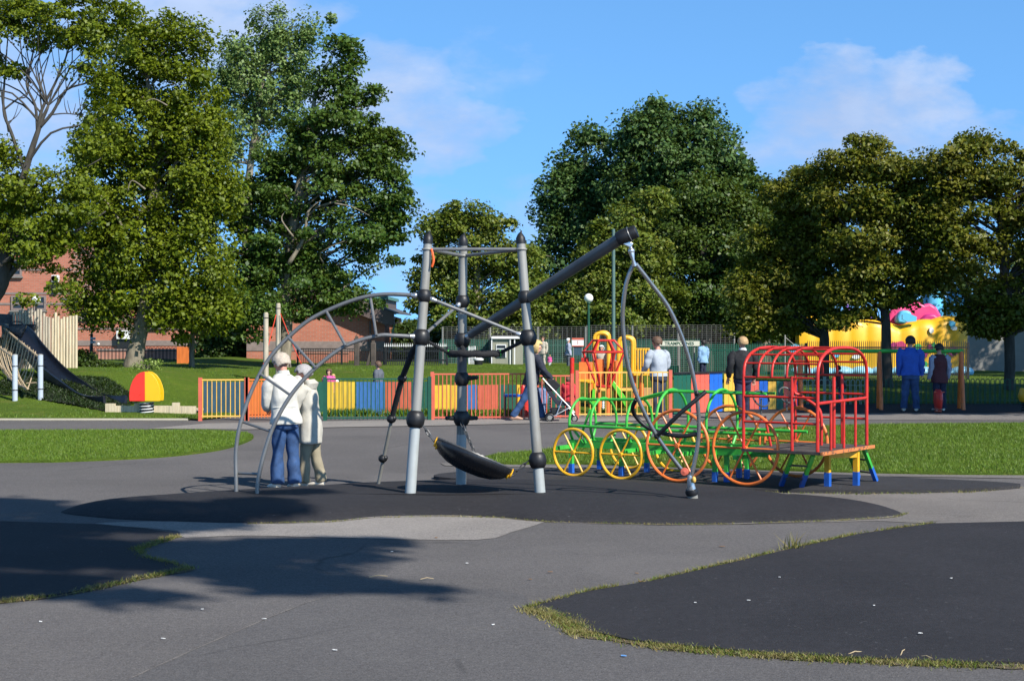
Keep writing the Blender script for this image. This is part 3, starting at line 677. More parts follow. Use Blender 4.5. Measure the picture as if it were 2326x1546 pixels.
# the bright ash in front
tree('ash_tree', 'broad sunlit yellow green tree with thick leaning trunk behind the striped spring rocker', tr(46, (300, 842, .30), (312, 775, .24), (330, 690, .21), (345, 560, .22), (350, 420, .17), (345, 300, .11), (335, 180, .05)),
     pb(46, (330, 85, 75, 60), (410, 110, 70, 75), (285, 150, 80, 80), (390, 210, 105, 90), (300, 290, 130, 100), (440, 300, 70, 110), (400, 390, 125, 95), (260, 400, 120, 100), (220, 500, 100, 70), (420, 500, 105, 90), (300, 560, 150, 100), (210, 610, 60, 60), (420, 610, 90, 80), (330, 690, 135, 65), (430, 690, 80, 50), (225, 715, 45, 20), (390, 745, 80, 25), (240, 670, 50, 40), (480, 560, 48, 110), (492, 430, 42, 90), (190, 690, 45, 38), (480, 300, 40, 80), (490, 690, 50, 60)),
     470, 74, .165, 'lf_bright', 12, cs=(.35, .8), limbs=.35, flat=.8, extra=[(ln(45.2, (300, 560), (270, 500), (235, 450), (200, 420)), .05, .012), (ln(44.8, (330, 430), (300, 410), (290, 435)), .03, .01), (ln(44.8, (380, 240), (350, 225), (330, 232)), .025, .01)])
tree('poplar_tree', 'slender pale poplar with windblown wispy top between two denser trees', tr(75, (560, 800, .3), (560, 600, .25), (565, 420, .18), (585, 250, .12), (610, 120, .06), (630, 50, .03)),
     pb(75, (615, 60, 55, 38), (560, 110, 60, 55), (700, 60, 45, 28), (660, 110, 60, 50), (550, 180, 52, 70), (610, 190, 80, 60), (530, 240, 30, 60), (570, 290, 55, 60), (525, 330, 28, 60), (640, 240, 50, 50), (735, 42, 20, 12), (690, 190, 40, 40), (500, 200, 20, 50)),
     200, 50, .21, 'lf_poplar', 13, cs=(.45, .9), limbs=.7, flat=.9)
tree('maple_tree', 'tall dark green maple with pale straight trunk standing alone against the sky', tr(50, (645, 845, .23), (650, 760, .20), (652, 640, .185), (665, 520, .19), (685, 400, .14), (705, 280, .09), (725, 170, .04)),
     pb(50, (775, 125, 40, 36), (765, 195, 65, 55), (820, 210, 50, 45), (765, 280, 110, 60), (840, 280, 50, 50), (660, 345, 75, 45), (760, 360, 130, 65), (880, 350, 50, 55), (600, 390, 70, 55), (700, 440, 140, 60), (860, 430, 68, 70), (600, 470, 70, 55), (780, 520, 130, 55), (870, 525, 60, 50), (630, 560, 90, 50), (860, 580, 45, 35), (740, 600, 120, 50), (580, 640, 55, 55), (770, 660, 85, 45), (690, 690, 60, 40), (560, 560, 45, 60), (560, 610, 60, 70), (680, 620, 130, 60), (540, 450, 45, 70), (800, 690, 85, 28), (620, 700, 70, 40), (900, 470, 40, 60), (560, 700, 60, 50)),
     420, 68, .18, 'lf_dark', 14, cs=(.35, .85), limbs=.4, flat=.48, extra=[(ln(49, (655, 600), (690, 540), (700, 480), (730, 455)), .08, .02), (ln(49, (668, 540), (640, 500), (648, 480)), .04, .01), (ln(48.6, (760, 462), (800, 470), (840, 490)), .03, .008)])
tree('sapling', 'small bushy tree on a thin pale trunk against the dark brick wall', tr(47.5, (436, 842, .09), (436, 790, .08), (438, 735, .07), (445, 690, .05)),
     pb(47.5, (450, 690, 60, 45), (520, 700, 75, 50), (560, 735, 50, 40), (470, 735, 55, 30), (595, 700, 40, 45), (415, 725, 30, 30)), 90, 62, .15, 'lf_dark', 15, cs=(.35, .65))
tree('young_maple', 'rounded yellow green tree behind the steel climbing tower', tr(58, (1075, 810, .22), (1078, 700, .17), (1085, 600, .1), (1080, 520, .05)),
     pb(58, (1060, 485, 55, 30), (1010, 520, 55, 40), (1110, 520, 60, 40), (1060, 570, 110, 55), (1170, 590, 55, 50), (960, 610, 38, 45), (1010, 640, 70, 50), (1110, 650, 90, 50), (1190, 660, 50, 60), (965, 690, 38, 40), (1050, 710, 90, 45), (1150, 725, 80, 40), (1215, 730, 40, 50)),
     250, 60, .19, 'lf_mid', 16, cs=(.45, .85), limbs=.4)
tree('poplar_tree', 'broad dark poplar with ragged pointed crown beside a taller poplar', tr(66, (1330, 800, .4), (1325, 640, .3), (1325, 480, .2), (1330, 340, .07)),
     pb(66, (1325, 325, 22, 26), (1332, 305, 12, 22), (1276, 385, 16, 30), (1300, 375, 45, 40), (1378, 318, 14, 22), (1236, 480, 14, 26), (1370, 350, 45, 40), (1280, 440, 55, 55), (1350, 430, 75, 60), (1265, 520, 45, 50), (1330, 530, 85, 70), (1235, 590, 35, 50), (1310, 630, 90, 60), (1400, 600, 70, 70), (1240, 680, 50, 60), (1330, 710, 90, 50)),
     260, 62, .23, 'lf_popdark', 17, cs=(.55, 1.0), limbs=.3, flat=.75)
tree('poplar_tree', 'tallest dark poplar of the far group rising above the steel boom', tr(64, (1510, 800, .45), (1505, 640, .34), (1500, 480, .24), (1500, 330, .1), (1500, 260, .04)),
     pb(64, (1490, 260, 30, 24), (1488, 243, 12, 20), (1560, 262, 12, 20), (1606, 250, 14, 24), (1645, 310, 14, 28), (1424, 282, 14, 24), (1682, 390, 16, 26), (1440, 300, 50, 42), (1525, 285, 60, 45), (1600, 270, 32, 28), (1590, 310, 60, 45), (1490, 350, 90, 55), (1640, 360, 42, 50), (1560, 390, 95, 60), (1440, 420, 75, 60), (1660, 420, 45, 40), (1510, 480, 120, 60), (1620, 480, 80, 60), (1450, 560, 80, 60), (1580, 570, 110, 60)),
     330, 66, .23, 'lf_popdark', 18, cs=(.55, 1.0), limbs=.3, flat=.75)
tree('lime_tree', 'yellow tinged leafy tree low in the far group near the globe lamp', tr(58, (1420, 800, .25), (1425, 700, .18), (1440, 560, .1), (1450, 480, .04)),
     pb(58, (1480, 460, 45, 35), (1420, 500, 60, 40), (1380, 560, 65, 50), (1460, 570, 70, 60), (1340, 640, 70, 60), (1430, 660, 90, 60), (1300, 700, 60, 50), (1400, 720, 100, 45), (1500, 690, 50, 60)),
     220, 60, .19, 'lf_mid', 19, cs=(.45, .85))
tree('plane_tree', 'dense dark green tree directly behind the hanging spinner arch', tr(60, (1600, 800, .35), (1600, 680, .28), (1600, 560, .2), (1610, 440, .08)),
     pb(60, (1600, 440, 70, 50), (1660, 480, 70, 55), (1545, 500, 70, 55), (1620, 560, 110, 60), (1540, 620, 75, 60), (1680, 590, 60, 70), (1620, 680, 110, 55), (1540, 715, 60, 45), (1690, 700, 60, 55)),
     300, 64, .20, 'lf_green', 20, bark='barkdark', cs=(.5, .95), flat=.6)
tree('plane_tree', 'mid green rounded tree filling the dip in the treeline', tr(62, (1735, 800, .3), (1735, 650, .22), (1735, 520, .15), (1735, 430, .05)),
     pb(62, (1735, 425, 35, 30), (1700, 480, 45, 45), (1770, 470, 50, 50), (1735, 550, 75, 60), (1700, 640, 60, 60), (1780, 620, 60, 60), (1740, 710, 80, 50)),
     170, 60, .21, 'lf_green', 21, cs=(.5, .9))
tree('maple_tree', 'wide autumn tinted maple with its stem in front of the yellow bouncy castle', tr(47, (2016, 858, .17), (2014, 780, .15), (2010, 690, .13), (2000, 560, .1), (1985, 430, .06), (1975, 340, .03)),
     pb(47, (1970, 325, 40, 26), (1910, 375, 65, 42), (2000, 380, 75, 40), (2070, 400, 55, 45), (1930, 450, 100, 50), (2040, 470, 85, 55), (1960, 540, 115, 55), (2070, 550, 50, 50), (1990, 620, 95, 45), (1930, 660, 80, 35), (2030, 670, 50, 28), (1960, 705, 40, 16), (2100, 600, 55, 50), (2105, 480, 50, 60), (1905, 728, 50, 12), (2100, 640, 35, 25)),
     350, 62, .17, 'lf_right', 22, bark='barkdark', cs=(.4, .8), limbs=.4, flat=.45)
tree('maple_tree', 'leafy maple whose low branches hang down beside the bouncy castle', tr(48.5, (1873, 850, .17), (1872, 770, .15), (1865, 680, .13), (1855, 560, .1), (1845, 460, .05)),
     pb(48.5, (1850, 400, 55, 40), (1810, 450, 45, 45), (1870, 480, 75, 50), (1795, 540, 65, 55), (1870, 570, 85, 50), (1760, 620, 60, 50), (1850, 640, 95, 45), (1740, 690, 50, 38), (1780, 440, 45, 40), (1730, 560, 50, 50), (1700, 660, 50, 60), (1720, 740, 60, 35), (1810, 700, 70, 30), (1890, 720, 45, 22), (1790, 735, 50, 18)),
     310, 62, .17, 'lf_right', 23, bark='barkdark', cs=(.4, .8), limbs=.4, flat=.45)
tree('maple_tree', 'tall maple at the frame edge standing before the shaded pale wall', tr(46, (2293, 865, .16), (2292, 760, .15), (2285, 640, .14), (2275, 500, .12), (2260, 370, .05)),
     pb(46, (2220, 320, 50, 26), (2290, 315, 50, 26), (2180, 365, 55, 45), (2270, 385, 85, 55), (2150, 430, 40, 50), (2220, 460, 80, 50), (2310, 470, 60, 60), (2170, 530, 50, 40), (2260, 560, 55, 40), (2330, 590, 50, 70), (2190, 600, 40, 30), (2250, 660, 60, 40), (2195, 690, 45, 32), (2320, 700, 50, 50), (2260, 720, 70, 40), (2420, 450, 90, 150), (2450, 640, 80, 90), (2145, 560, 45, 60), (2135, 640, 42, 50), (2255, 745, 55, 25), (2120, 370, 40, 40), (2130, 500, 40, 50)),
     360, 62, .17, 'lf_right', 24, bark='barkdark', cs=(.4, .8), limbs=.4, flat=.45)
# undergrowth closing the view behind the mesh fence
for i, (cx, cy, rx, ry, Y, lb) in enumerate(((930, 770, 60, 45, 64, 'dark shrub behind the white tipped black fence'), (1010, 800, 40, 25, 60, 'dark low shrub under the yellow green tree'), (1130, 765, 70, 45, 68, 'dark shrub behind the beige kiosk'), (1250, 765, 75, 48, 68, 'dark shrub behind the square notice'), (1370, 755, 80, 55, 68, 'dark shrub behind the green lamp column'),
        (1490, 740, 80, 62, 69, 'dark shrub behind the trampolines sign'), (1610, 740, 85, 70, 68, 'dark shrub behind the green palisade fence'), (1720, 745, 80, 70, 66, 'dark shrub below the dip in the treeline'), (1815, 740, 60, 50, 72, 'dark shrub beside the bouncy castle'), (2260, 640, 120, 110, 76, 'tall dark shrub behind the pale shaded wall'), (520, 780, 70, 50, 62, 'dark shrub beyond the brick wall'))):
    b = pb(Y, (cx, cy, rx, ry)); f = onland(cx, Y)
    tree('shrub', lb, [(f, .1), (Vector((f.x, f.y, f.z+.6)), .07), (b[0][0], .03)], b+[(Vector((b[0][0].x, b[0][0].y, f.z+.5)), b[0][1], b[0][2], .7)], 60, 60, .24, 'lf_bush', 40+i, group='shrubs behind the fences', cs=(.6, 1.1), limbs=.2, cat='shrub')
b = pb(44, (330, 830, 34, 14), (352, 828, 22, 16), (308, 838, 22, 12)); f = onland(330, 44)
tree('shrub', 'lime green little shrub just above the striped spring rocker', [(f, .03), (Vector((f.x, f.y, f.z+.2)), .02), (b[0][0], .01)], b, 36, 26, .075, 'lf_lime', 61, group='shrubs near the slide', cs=(.12, .24), limbs=.6, cat='shrub')
b = pb(46, (192, 815, 22, 26), (205, 832, 40, 16), (245, 836, 34, 12)); f = onland(200, 46)
tree('shrub', 'dark green shrub at the end of the timber palisade', [(f, .04), (Vector((f.x, f.y, f.z+.3)), .03), (b[0][0], .01)], b, 40, 50, .11, 'lf_bush', 62, group='shrubs near the slide', cs=(.2, .4), cat='shrub')
# trees out of the picture to the side and behind the camera, whose shade falls into it
def shade_tree(label, foot, crown, n, seed, tops, per=70, leaf=.2, cs=(.5, .95)):
    f = Vector((foot[0], foot[1], H(*foot)))
    tree('shade_tree', label, [(f, .35)]+[(Vector(p), q) for p, q in tops], [(Vector(c), a, b_, d) for c, a, b_, d in crown], n, per, leaf, 'lf_green', seed, group='trees standing outside the view', cs=cs, limbs=.5)
ke = 1/math.tan(e)
def shadefor(*spots):                                 # crown masses whose shade falls on the given spots of ground
    return [((x-SHD.x*z*ke, y-SHD.y*z*ke, z), r_, r_*.9, r_*.75) for x, y, z, r_ in spots]
def shade_row(label, spots, n, seed):
    cs_ = shadefor(*spots); fx = sum(q[0][0] for q in cs_)/len(cs_)+1.2; fy = sum(q[0][1] for q in cs_)/len(cs_)
    shade_tree(label, (fx, fy), cs_, n, seed, [((fx, fy, 3), .28), ((fx-.3, fy, 8.5), .1)])
shade_row('big tree beside the playground shading the small swings', [(9.2, 39.6, 8.8, 2.4), (8.2, 38.6, 9.8, 1.9), (11.4, 39.0, 7.2, 2.4), (9.5, 42.5, 9.5, 2.6)], 330, 70)
shade_row('second big tree beside the playground shading the grass by the wall', [(13.6, 39.3, 6.0, 2.6), (14.5, 42.5, 7.5, 3.0), (12.2, 42.5, 8.6, 2.8)], 320, 71)
shade_row('third big tree farther along the playground edge', [(15.5, 45.5, 7.5, 3.0), (12, 46, 9.5, 3.0), (18, 41, 5.5, 3)], 300, 72)
shade_row('fourth big tree standing beyond the playground edge near the pale wall', [(16.2, 62.3, 6.5, 2.4), (18.8, 62.3, 7.5, 2.8), (21.5, 62.3, 8, 3), (17, 59, 8.5, 2.6)], 210, 74)
# leafy boughs high over the foreground: shadow points carried up along the sun's ray
k = 1/math.tan(e)
def sunup(px, py, z):
    g = G(px, py); return Vector((g.x-SHD.x*z*k, g.y-SHD.y*z*k, z))
sb = []
for (px, py, rx, ry, z) in ((60, 1195, 1.0, .9, 9.5), (-150, 1250, 1.6, 1.4, 10), (150, 1260, 1.1, .9, 9.3), (330, 1262, .9, .75, 9.0), (-60, 1330, .9, .6, 9.6), (480, 1250, .7, .6, 9.2), (600, 1258, .62, .5, 9), (700, 1240, .5, .32, 9.4), (520, 1300, .45, .35, 9), (660, 1310, .38, .28, 9.3), (380, 1190, .6, .5, 9.4), (250, 1170, .7, .7, 9.7), (560, 1165, .5, .5, 9.5), (-20, 1150, .8, .9, 9.9), (-300, 1210, 1.6, 1.8, 10.3)):
    sb.append((sunup(px, py, z*1.45), rx*1.12, ry*1.12, .45))
for (px, py) in ((740, 1232), (800, 1228), (860, 1229), (770, 1258), (820, 1262), (740, 1285), (790, 1320), (850, 1335), (920, 1335), (640, 1335), (720, 1330), (290, 1355), (340, 1358), (250, 1348), (600, 1140), (660, 1140)):
    sb.append((sunup(px, py, R.uniform(12.8, 14)), .30, .16, .12))
hub = Vector((-2.2, 1.6, 9.0))
ex = [([hub, hub.lerp(b_[0], .5)+Vector((0, 0, .9)), b_[0]], .06, .008) for b_ in sb[:15]]
tree('shade_tree', 'tall tree near the camera casting the feathery shadow on the foreground', [(Vector((-3.2, 1.0, 0)), .32), (Vector((-3.1, 1.1, 4)), .27), (hub, .2), (hub+Vector((.3, 0, 3.4)), .1)], sb, 820, 30, .28, 'lf_green', 73, group='trees standing outside the view', cs=(.2, .5), limbs=.0, extra=ex, surf=.05)
# ================================================================ the steel climbing tower
SET = 'climbing equipment on the rubber mound'
def onpost(a, b, py, px=None):                        # the point of a post's axis that shows at photo row py
    lo, hi = 0., 1.
    f = lambda t: HY-(a.lerp(b, t).z-CH)/a.lerp(b, t).y*F
    for _ in range(40):
        m = (lo+hi)/2
        if f(m) > py: lo = m
        else: hi = m
    return a.lerp(b, (lo+hi)/2)
LA, LB = P(932, 1121, 18.05), P(972, 548, 18.3)       # the three posts, foot and head
RA, RB = P(1227, 1121, 18.05), P(1183, 548, 18.3)
BA, BB = P(1047, 1109, 19.1), P(1052, 552, 18.95)
tower = thing('climbing_tower', Vector((-.4, 18.4, .12)), 'tall steel climbing tower of three leaning posts with black ball joints', 'climbing frame')
def post(a, b):
    a2 = a+(a-b).normalized()*.12
    return MB().tube([a2, a.lerp(b, .3), a.lerp(b, .7), b], [.0605, .058, .0535, .050], 20).build('post', 'galv', tower)
for a, b in ((LA, LB), (RA, RB), (BA, BB)):
    post(a, b)
    d = (b-a).normalized(); s = .052
    c = MB().lathe([(s+.004, -.03), (s+.005, .0), (s+.002, .04), (.042, .062), (.030, .085), (.012, .102), (0, .106)], b, d+Vector((0, 0, 0)), 18)
    c.tube(cr([b+d*.05, b+d*.09+Vector((.006, 0, 0)), b+d*.125+Vector((.018, 0, 0))], 3), [.03, .026, .02, .015, .012, .01, .007], 8)
    c.build('post_cap', 'rubber', tower)
def joint(a, b, py, r, flat=1., stub=None):
    c = onpost(a, b, py); ax = (b-a).normalized(); rot = ax.to_track_quat('Z', 'Y').to_matrix()
    h = r*.92*flat
    pr = [(.052, -h*1.02), (r*.74, -h*.88), (r*.93, -h*.5), (r, 0), (r*.93, h*.5), (r*.74, h*.88), (.05, h*1.02)]
    mb = MB().lathe(pr, c, ax, 24)
    for q in (stub or []):
        q = Vector(q); mb.tube([c+q*.05, c+q*.13, c+q*.175], [.034, .028, .022], 10); mb.sphere(c+q*.175, .026, 10, 8)
    mb.build('ball_joint', 'rubber', tower)
    return c
L1 = joint(LA, LB, 672, .083, .95); L2 = joint(LA, LB, 766, .100); L3 = joint(LA, LB, 952, .108)
R1 = joint(RA, RB, 675, .083, .95); R2 = joint(RA, RB, 767, .100); R3 = joint(RA, RB, 1045, .102)
B1 = joint(BA, BB, 684, .085, .95); B2 = joint(BA, BB, 772, .097); B3 = joint(BA, BB, 860, .09, 1, [(1, -.3, .1)]); B4 = joint(BA, BB, 949, .10, 1, [(1, 0, 0), (-1, -.1, 0)])
for a, b, q in ((LA, LB, L3), (RA, RB, R3), (BA, BB, onpost(BA, BB, 986))):
    MB().tube([a+(a-b).normalized()*.1, a.lerp(q, .5), q], [.0625, .061, .0595], 20).build('foot_sleeve', 'postfoot', tower)
# dark rubber sleeves on the middle post
for p, q in ((775, 858), (960, 985)):
    MB().tube([onpost(BA, BB, q), onpost(BA, BB, p)], .0585, 18).build('post_sleeve', 'darktube', tower)
tl, trp, tb = onpost(LA, LB, 566), onpost(RA, RB, 566), onpost(BA, BB, 581)
for i, (p, q) in enumerate(((tl, trp), (trp, tb), (tb, tl))):
    MB().tube([p, q], .021, 10).build('top_bar', 'tube', tower)
for p in (tl, trp, tb):
    MB().ring(p, (0, 0, 1), .054, .014, 20, 6).build('collar', 'galv', tower)
def knuckle(c, to, r=.03):
    d = (to-c).normalized(); mb = MB(); mb.tube([c+d*.075, c+d*.105, c+d*.15], [r*.8, r, r*.75], 10); mb.sphere(c+d*.105, r*1.05, 10, 8); mb.build('knuckle', 'bright', tower); return c+d*.13
def strut(c0, c1, r=.022):
    a = knuckle(c0, c1); b = knuckle(c1, c0); MB().tube([a, b], r, 10).build('cross_tube', 'tube', tower)
strut(L1, R2, .022); strut(B1, L2, .02)
# the boom
be = P(1420, 535, 17.2)
d = (be-B2).normalized()
MB().tube([B2+d*.16, B2.lerp(be, .5), be], [.052, .061, .067], 20).build('boom', 'boomm', tower)
knuckle(B2, be, .042); knuckle(R1, be, .035)
c = MB(); d2 = (P(1446, 524, 17.15)-P(1404, 542, 17.2)).normalized(); c0 = P(1402, 544, 17.2)
c.lathe([(.069, 0), (.082, .03), (.085, .09), (.08, .14), (.077, .15), (.072, .155), (.072, .22), (.067, .23), (0, .23)], c0, d2, 22); c.build('boom_cap', 'rubber', tower)
MB().ring(c0+d2*.148, d2, .080, .005, 24, 6).build('boom_ring', 'tube', tower)
# arched ladder
orail = [(537, 1131, 18.25), (536, 1075, 18.27), (536, 1025, 18.29), (543, 975, 18.3), (558.6, 921, 18.33), (581, 866.7, 18.35), (613, 812, 18.37), (653.7, 767, 18.38), (703.5, 726, 18.38), (767, 694.7, 18.36), (825.7, 675, 18.33), (880, 668, 18.3), (946, 671, 18.25)]
irail = [(584.5, 1137, 17.95), (586, 1093, 17.96), (599, 1034, 17.98), (622, 966, 18.0), (663, 894, 18.02), (717, 835, 18.05), (785, 785, 18.08), (857, 762.5, 18.1), (893.6, 761.7, 18.12), (938, 764, 18.15)]
op = [P(*q) for q in orail]; ip = [P(*q) for q in irail]
for pts in (op, ip):
    q = [pts[0]-Vector((0, 0, .1))]+pts
    MB().tube(cr(q, 5), .0235, 10).build('arch_rail', 'tube', tower)
for (a, b) in (((841.6, 676.5), (855, 762)), ((742, 708), (785, 785)), ((656, 767), (717, 835)), ((592.6, 850), (660.5, 897.5)), ((549.6, 957), (617, 980)), ((536, 1074), (587, 1076))):
    MB().tube([P(a[0], a[1], 18.33), P(b[0], b[1], 18.02)], .0165, 8).build('rung', 'tube', tower)
knuckle(L1, op[-1], .032); knuckle(L2, ip[-1], .032)
# knotted climbing rope with its ground pole
rp = [L2+Vector((-.03, .03, -.05)), P(936, 800, 18.35), P(913, 860, 18.55), P(900, 910, 18.7), P(890, 950, 18.8)]
MB().tube(rp, [.034, .036, .034, .034, .03], 10).build('climbing_rope', 'rope', tower)
MB().tube([P(890, 950, 18.8), P(857, 1110, 19.15), P(855.5, 1117, 19.16)], .021, 10).build('rope_pole', 'galv', tower)
for (a, b, y, r_) in ((913, 860, 18.55, .055), (889, 951, 18.8, .058), (869.5, 1041, 19.0, .055)):
    mb = MB(); q = P(a, b, y); mb.sphere(q, r_, 14, 10, (1, 1, .9)); mb.sphere(q+Vector((.03, -.02, .01)), r_*.6, 10, 8); mb.build('rope_knot', 'rubber', tower)
# ring-shaped hand hold hung between the posts
hr = thing('hanging_ring', P(1078, 803, 18.55), 'black rope wound ring hanging level inside the climbing tower', 'hanging ring')
cc = P(1078, 803, 18.55); mb = MB()
prof = [cc+Vector((math.cos(2*PI*i/60)*.29, math.sin(2*PI*i/60)*.29, .004*math.sin(i))) for i in range(60)]
mb.tube(prof, [.036+.005*(i % 2) for i in range(60)], 10, True); mb.build('ring', 'rope', hr)
MB().tube([R2+Vector((-.08, 0, -.05)), P(1138, 800, 18.45)], .022, 8).build('hanger_rope', 'rope', hr)
MB().tube([L2+Vector((.08, .02, -.05)), P(1017, 800, 18.5)], .02, 8).build('hanger_rope', 'rope', hr)
MB().tube([B2+Vector((0, -.05, -.08)), P(1055, 802, 18.83)], .03, 8).build('hanger_rope', 'rope', hr)
for q in (P(1136, 803, 18.47), P(1018, 803, 18.5)): MB().ring(q, (1, .2, 0), .034, .012, 14, 6).build('binding', 'grn', hr)
tag(MB().tube(cr([tl+Vector((.05, -.05, .0)), P(985, 590, 18.2), P(981, 606, 18.2)], 4), [.014]*9, 6).build('strap', 'strap'), 'short orange strap dangling from the top bar of the climbing tower', 'strap')
# saucer seat on chains
sa = thing('saucer_swing', P(1074, 1042, 18.15), 'black tilted saucer seat hung on chains low between the tower posts', 'swing')
E1, E2 = P(985, 1001, 18.1), P(1166, 1077, 18.1); c = (E1+E2)/2+Vector((0, .1, 0)); dx = (E2-E1).normalized(); up = Vector((-dx.z, .0, dx.x)); up = (up+Vector((0, .10, 0))).normalized(); Rr = (E2-E1).length/2
pr = [(0, -.195), (Rr*.3, -.19), (Rr*.55, -.165), (Rr*.78, -.115), (Rr*.93, -.055), (Rr, .0), (Rr*.985, .028), (Rr*.93, .03), (Rr*.85, .0), (Rr*.5, -.07), (0, -.10)]
MB().lathe(pr, c, up, 44).build('seat', 'plastic_black', sa, angle=60)
u, w_, _ = frame_from(up)
MB().tube([c+(u*math.cos(2*PI*i/104)+w_*math.sin(2*PI*i/104))*Rr*.955+up*.034 for i in range(104)], [.019 if i % 2 else .011 for i in range(104)], 6, True).build('rim_lacing', 'darktube', sa)
for q, s_ in ((E1, 1), (E2, -1)):
    mb = MB(); mb.ring(q+dx*.03*s_, dx, .045, .016, 16, 6); mb.ring(q+dx*.055*s_-up*.02, dx, .05, .012, 16, 6); mb.build('binding', 'yel', sa)
def chain(a, b, name='chain', par=None, m='darktube', L=.06):
    n = max(2, int((b-a).length/L)); mb = MB(); d = (b-a).normalized(); u, w_, _ = frame_from(d)
    for i in range(n):
        p = a.lerp(b, (i+.5)/n); ax = u if i % 2 else w_; l = (b-a).length/n*.72
        pts = [p+d*l*math.cos(2*PI*j/12)+ax.cross(d)*.017*math.sin(2*PI*j/12) for j in range(12)]
        mb.tube(pts, .0075, 6, True)
    return mb.build(name, m, par)
chain(L3+Vector((.08, 0, -.06)), E1, 'chain', sa); chain(R3+Vector((-.1, 0, 0)), E2, 'chain', sa); chain(B4+Vector((0, -.09, -.05)), c+Vector((0, Rr*.95, .02)), 'chain', sa)
# hanging spinner
sp = thing('hanging_spinner', P(1572, 1138, 17.55), 'tall pointed spinner of bent steel tubes hung from the boom of the tower', 'spinner')
yT, yB = 17.2, 17.55
def yi(py): return lerp(yT, yB, (py-540)/600)
lt = [(1437.6, 603), (1427, 628), (1420, 656), (1414.5, 709), (1416.5, 761.6), (1424, 819), (1440, 880), (1464, 937.6), (1490, 986), (1517, 1025.6), (1549, 1067)]
rt = [(1444, 599), (1481.6, 647), (1517, 695.6), (1547.6, 761.6), (1569.6, 832), (1580.6, 889), (1587, 946), (1586, 999), (1578, 1047.6), (1570, 1082)]
for pts, dy in ((lt, -.02), (rt, .06)):
    MB().tube(cr([P(a, b, yi(b)+dy*math.sin(PI*(b-600)/480)) for a, b in pts], 5), .0235, 12).build('spinner_tube', 'chrome', sp)
MB().tube([P(1492, 990, yi(990)-.02), P(1545, 938, yi(960)-.22), P(1603, 889, yi(889)-.1)], .024, 10).build('hand_hoop', 'rubber', sp)
MB().tube(cr([P(1446, 905, yi(905)-.02), P(1437, 925, yi(925)+.2), P(1444, 945, yi(945)+.32), P(1470, 970, yi(970)+.3), P(1508, 984, yi(984)+.2), P(1548, 990, yi(990)+.1), P(1584, 985, yi(986)+.05)], 5), .024, 10).build('hand_hoop', 'rubber', sp)
MB().sphere(P(1492, 990, yi(990)-.02), .032, 10, 8).build('clamp', 'rubber', sp); MB().sphere(P(1583, 893, yi(890)), .03, 10, 8).build('clamp', 'rubber', sp)
tp = [P(1414, 547, 17.2), P(1428, 553, 17.2), P(1434, 570, 17.2), P(1440, 600, 17.2)]
mb = MB(); mb.beam(P(1410, 546, 17.17), P(1436, 558, 17.17), .05, .055); mb.build('hinge_plate', 'bright', sp, bevel=.006)
mb = MB(); mb.tube([P(1431, 556, 17.18), P(1434, 566, 17.18), P(1434, 572, 17.18), P(1438, 590, 17.18), P(1441, 603, 17.2)], [.014, .02, .035, .016, .03], 12); mb.sphere(P(1434, 570, 17.18), .038, 12, 8); mb.build('swivel', 'bright', sp)
f0, f1 = P(1575, 1140, 17.55), P(1566, 1080, 17.5); ax = (f1-f0).normalized()
MB().lathe([(.058, -.12), (.058, .085), (.05, .09)], f0, ax, 20).build('base_post', 'galv', sp)
MB().lathe([(.052, .085), (.068, .09), (.074, .12), (.066, .15), (.05, .155)], f0, ax, 20).build('bearing', 'rubber', sp)
MB().lathe([(.05, .155), (.048, .17), (.03, .27), (.022, .31), (0, .315)], f0, ax, 18).build('cone', 'bright', sp)
mb = MB(); q = P(1555, 1071, 17.42); mb.lathe([(0, -.02), (.04, -.02), (.047, 0), (.04, .02), (.015, .024), (0, .03)], q, (-.3, -1, .1), 18); mb.build('footrest_disc', 'coral', sp)
mb = MB(); mb.sphere(P(1576, 1089, 17.45), .032, 12, 8, (.8, 1, 1.2)); mb.build('footrest_knob', 'ylwbar', sp)

# ================================================================ the train to climb on
TX, TY, TH = .815, 21.0, math.radians(36)
U = Vector((math.cos(TH), -math.sin(TH), 0)); N = Vector((math.sin(TH), math.cos(TH), 0)); T0 = Vector((TX, TY, 0))
def T(t, o, z): return T0+U*t+N*o+Vector((0, 0, z))
def tof(px, o):                                       # how far along the train a photo column lies, at offset o
    k = (px-CX)/F; a = TX+N.x*o; b = TY+N.y*o
    return (k*b-a)/(U.x-k*U.y)
def zof(py, p): return CH+(HY-py)/F*p.y
train = thing('train_climber', T(1.3, .7, .05), 'colourful climbing train of green hoops, orange wheels and a red cab', 'climbing frame')
W = 1.40
def wheel(px, cy, r, o, m, rt=.0205):
    t = tof(px, o); c = T(t, o, 0); c.z = zof(cy, c)
    mb = MB().ring(c, N, r, rt, 48, 8); sub = []
    o_ = mb.build('wheel', m, train)
    sp_ = MB()
    for k in range(3):
        a = k*PI/3; d = U*math.cos(a)+Vector((0, 0, 1))*math.sin(a); sp_.tube([c-d*r, c+d*r], .0128, 7)
    sp_.build('spokes', m, o_)
    MB().lathe([(.0, -.03), (.03, -.028), (.034, 0), (.03, .028), (0, .03)], c, N, 14).build('hub', m, o_)
    return t, c.z
tw = [wheel(1302, 1027, .308, 0, 'yel'), wheel(1410, 1032, .314, 0, 'yel'), wheel(1538.5, 1011.5, .446, 0, 'org'), wheel(1693, 1017.5, .445, 0, 'org')]
for (t_, z_), r_, m_ in zip(tw, (.308, .314, .446, .445), ('yel', 'yel', 'org', 'org')):
    q = T(t_, W, z_); wheel(CX+q.x/q.y*F, HY-(z_+.0-CH)/q.y*F, r_, W, m_)
mid = W/2
hz = {}
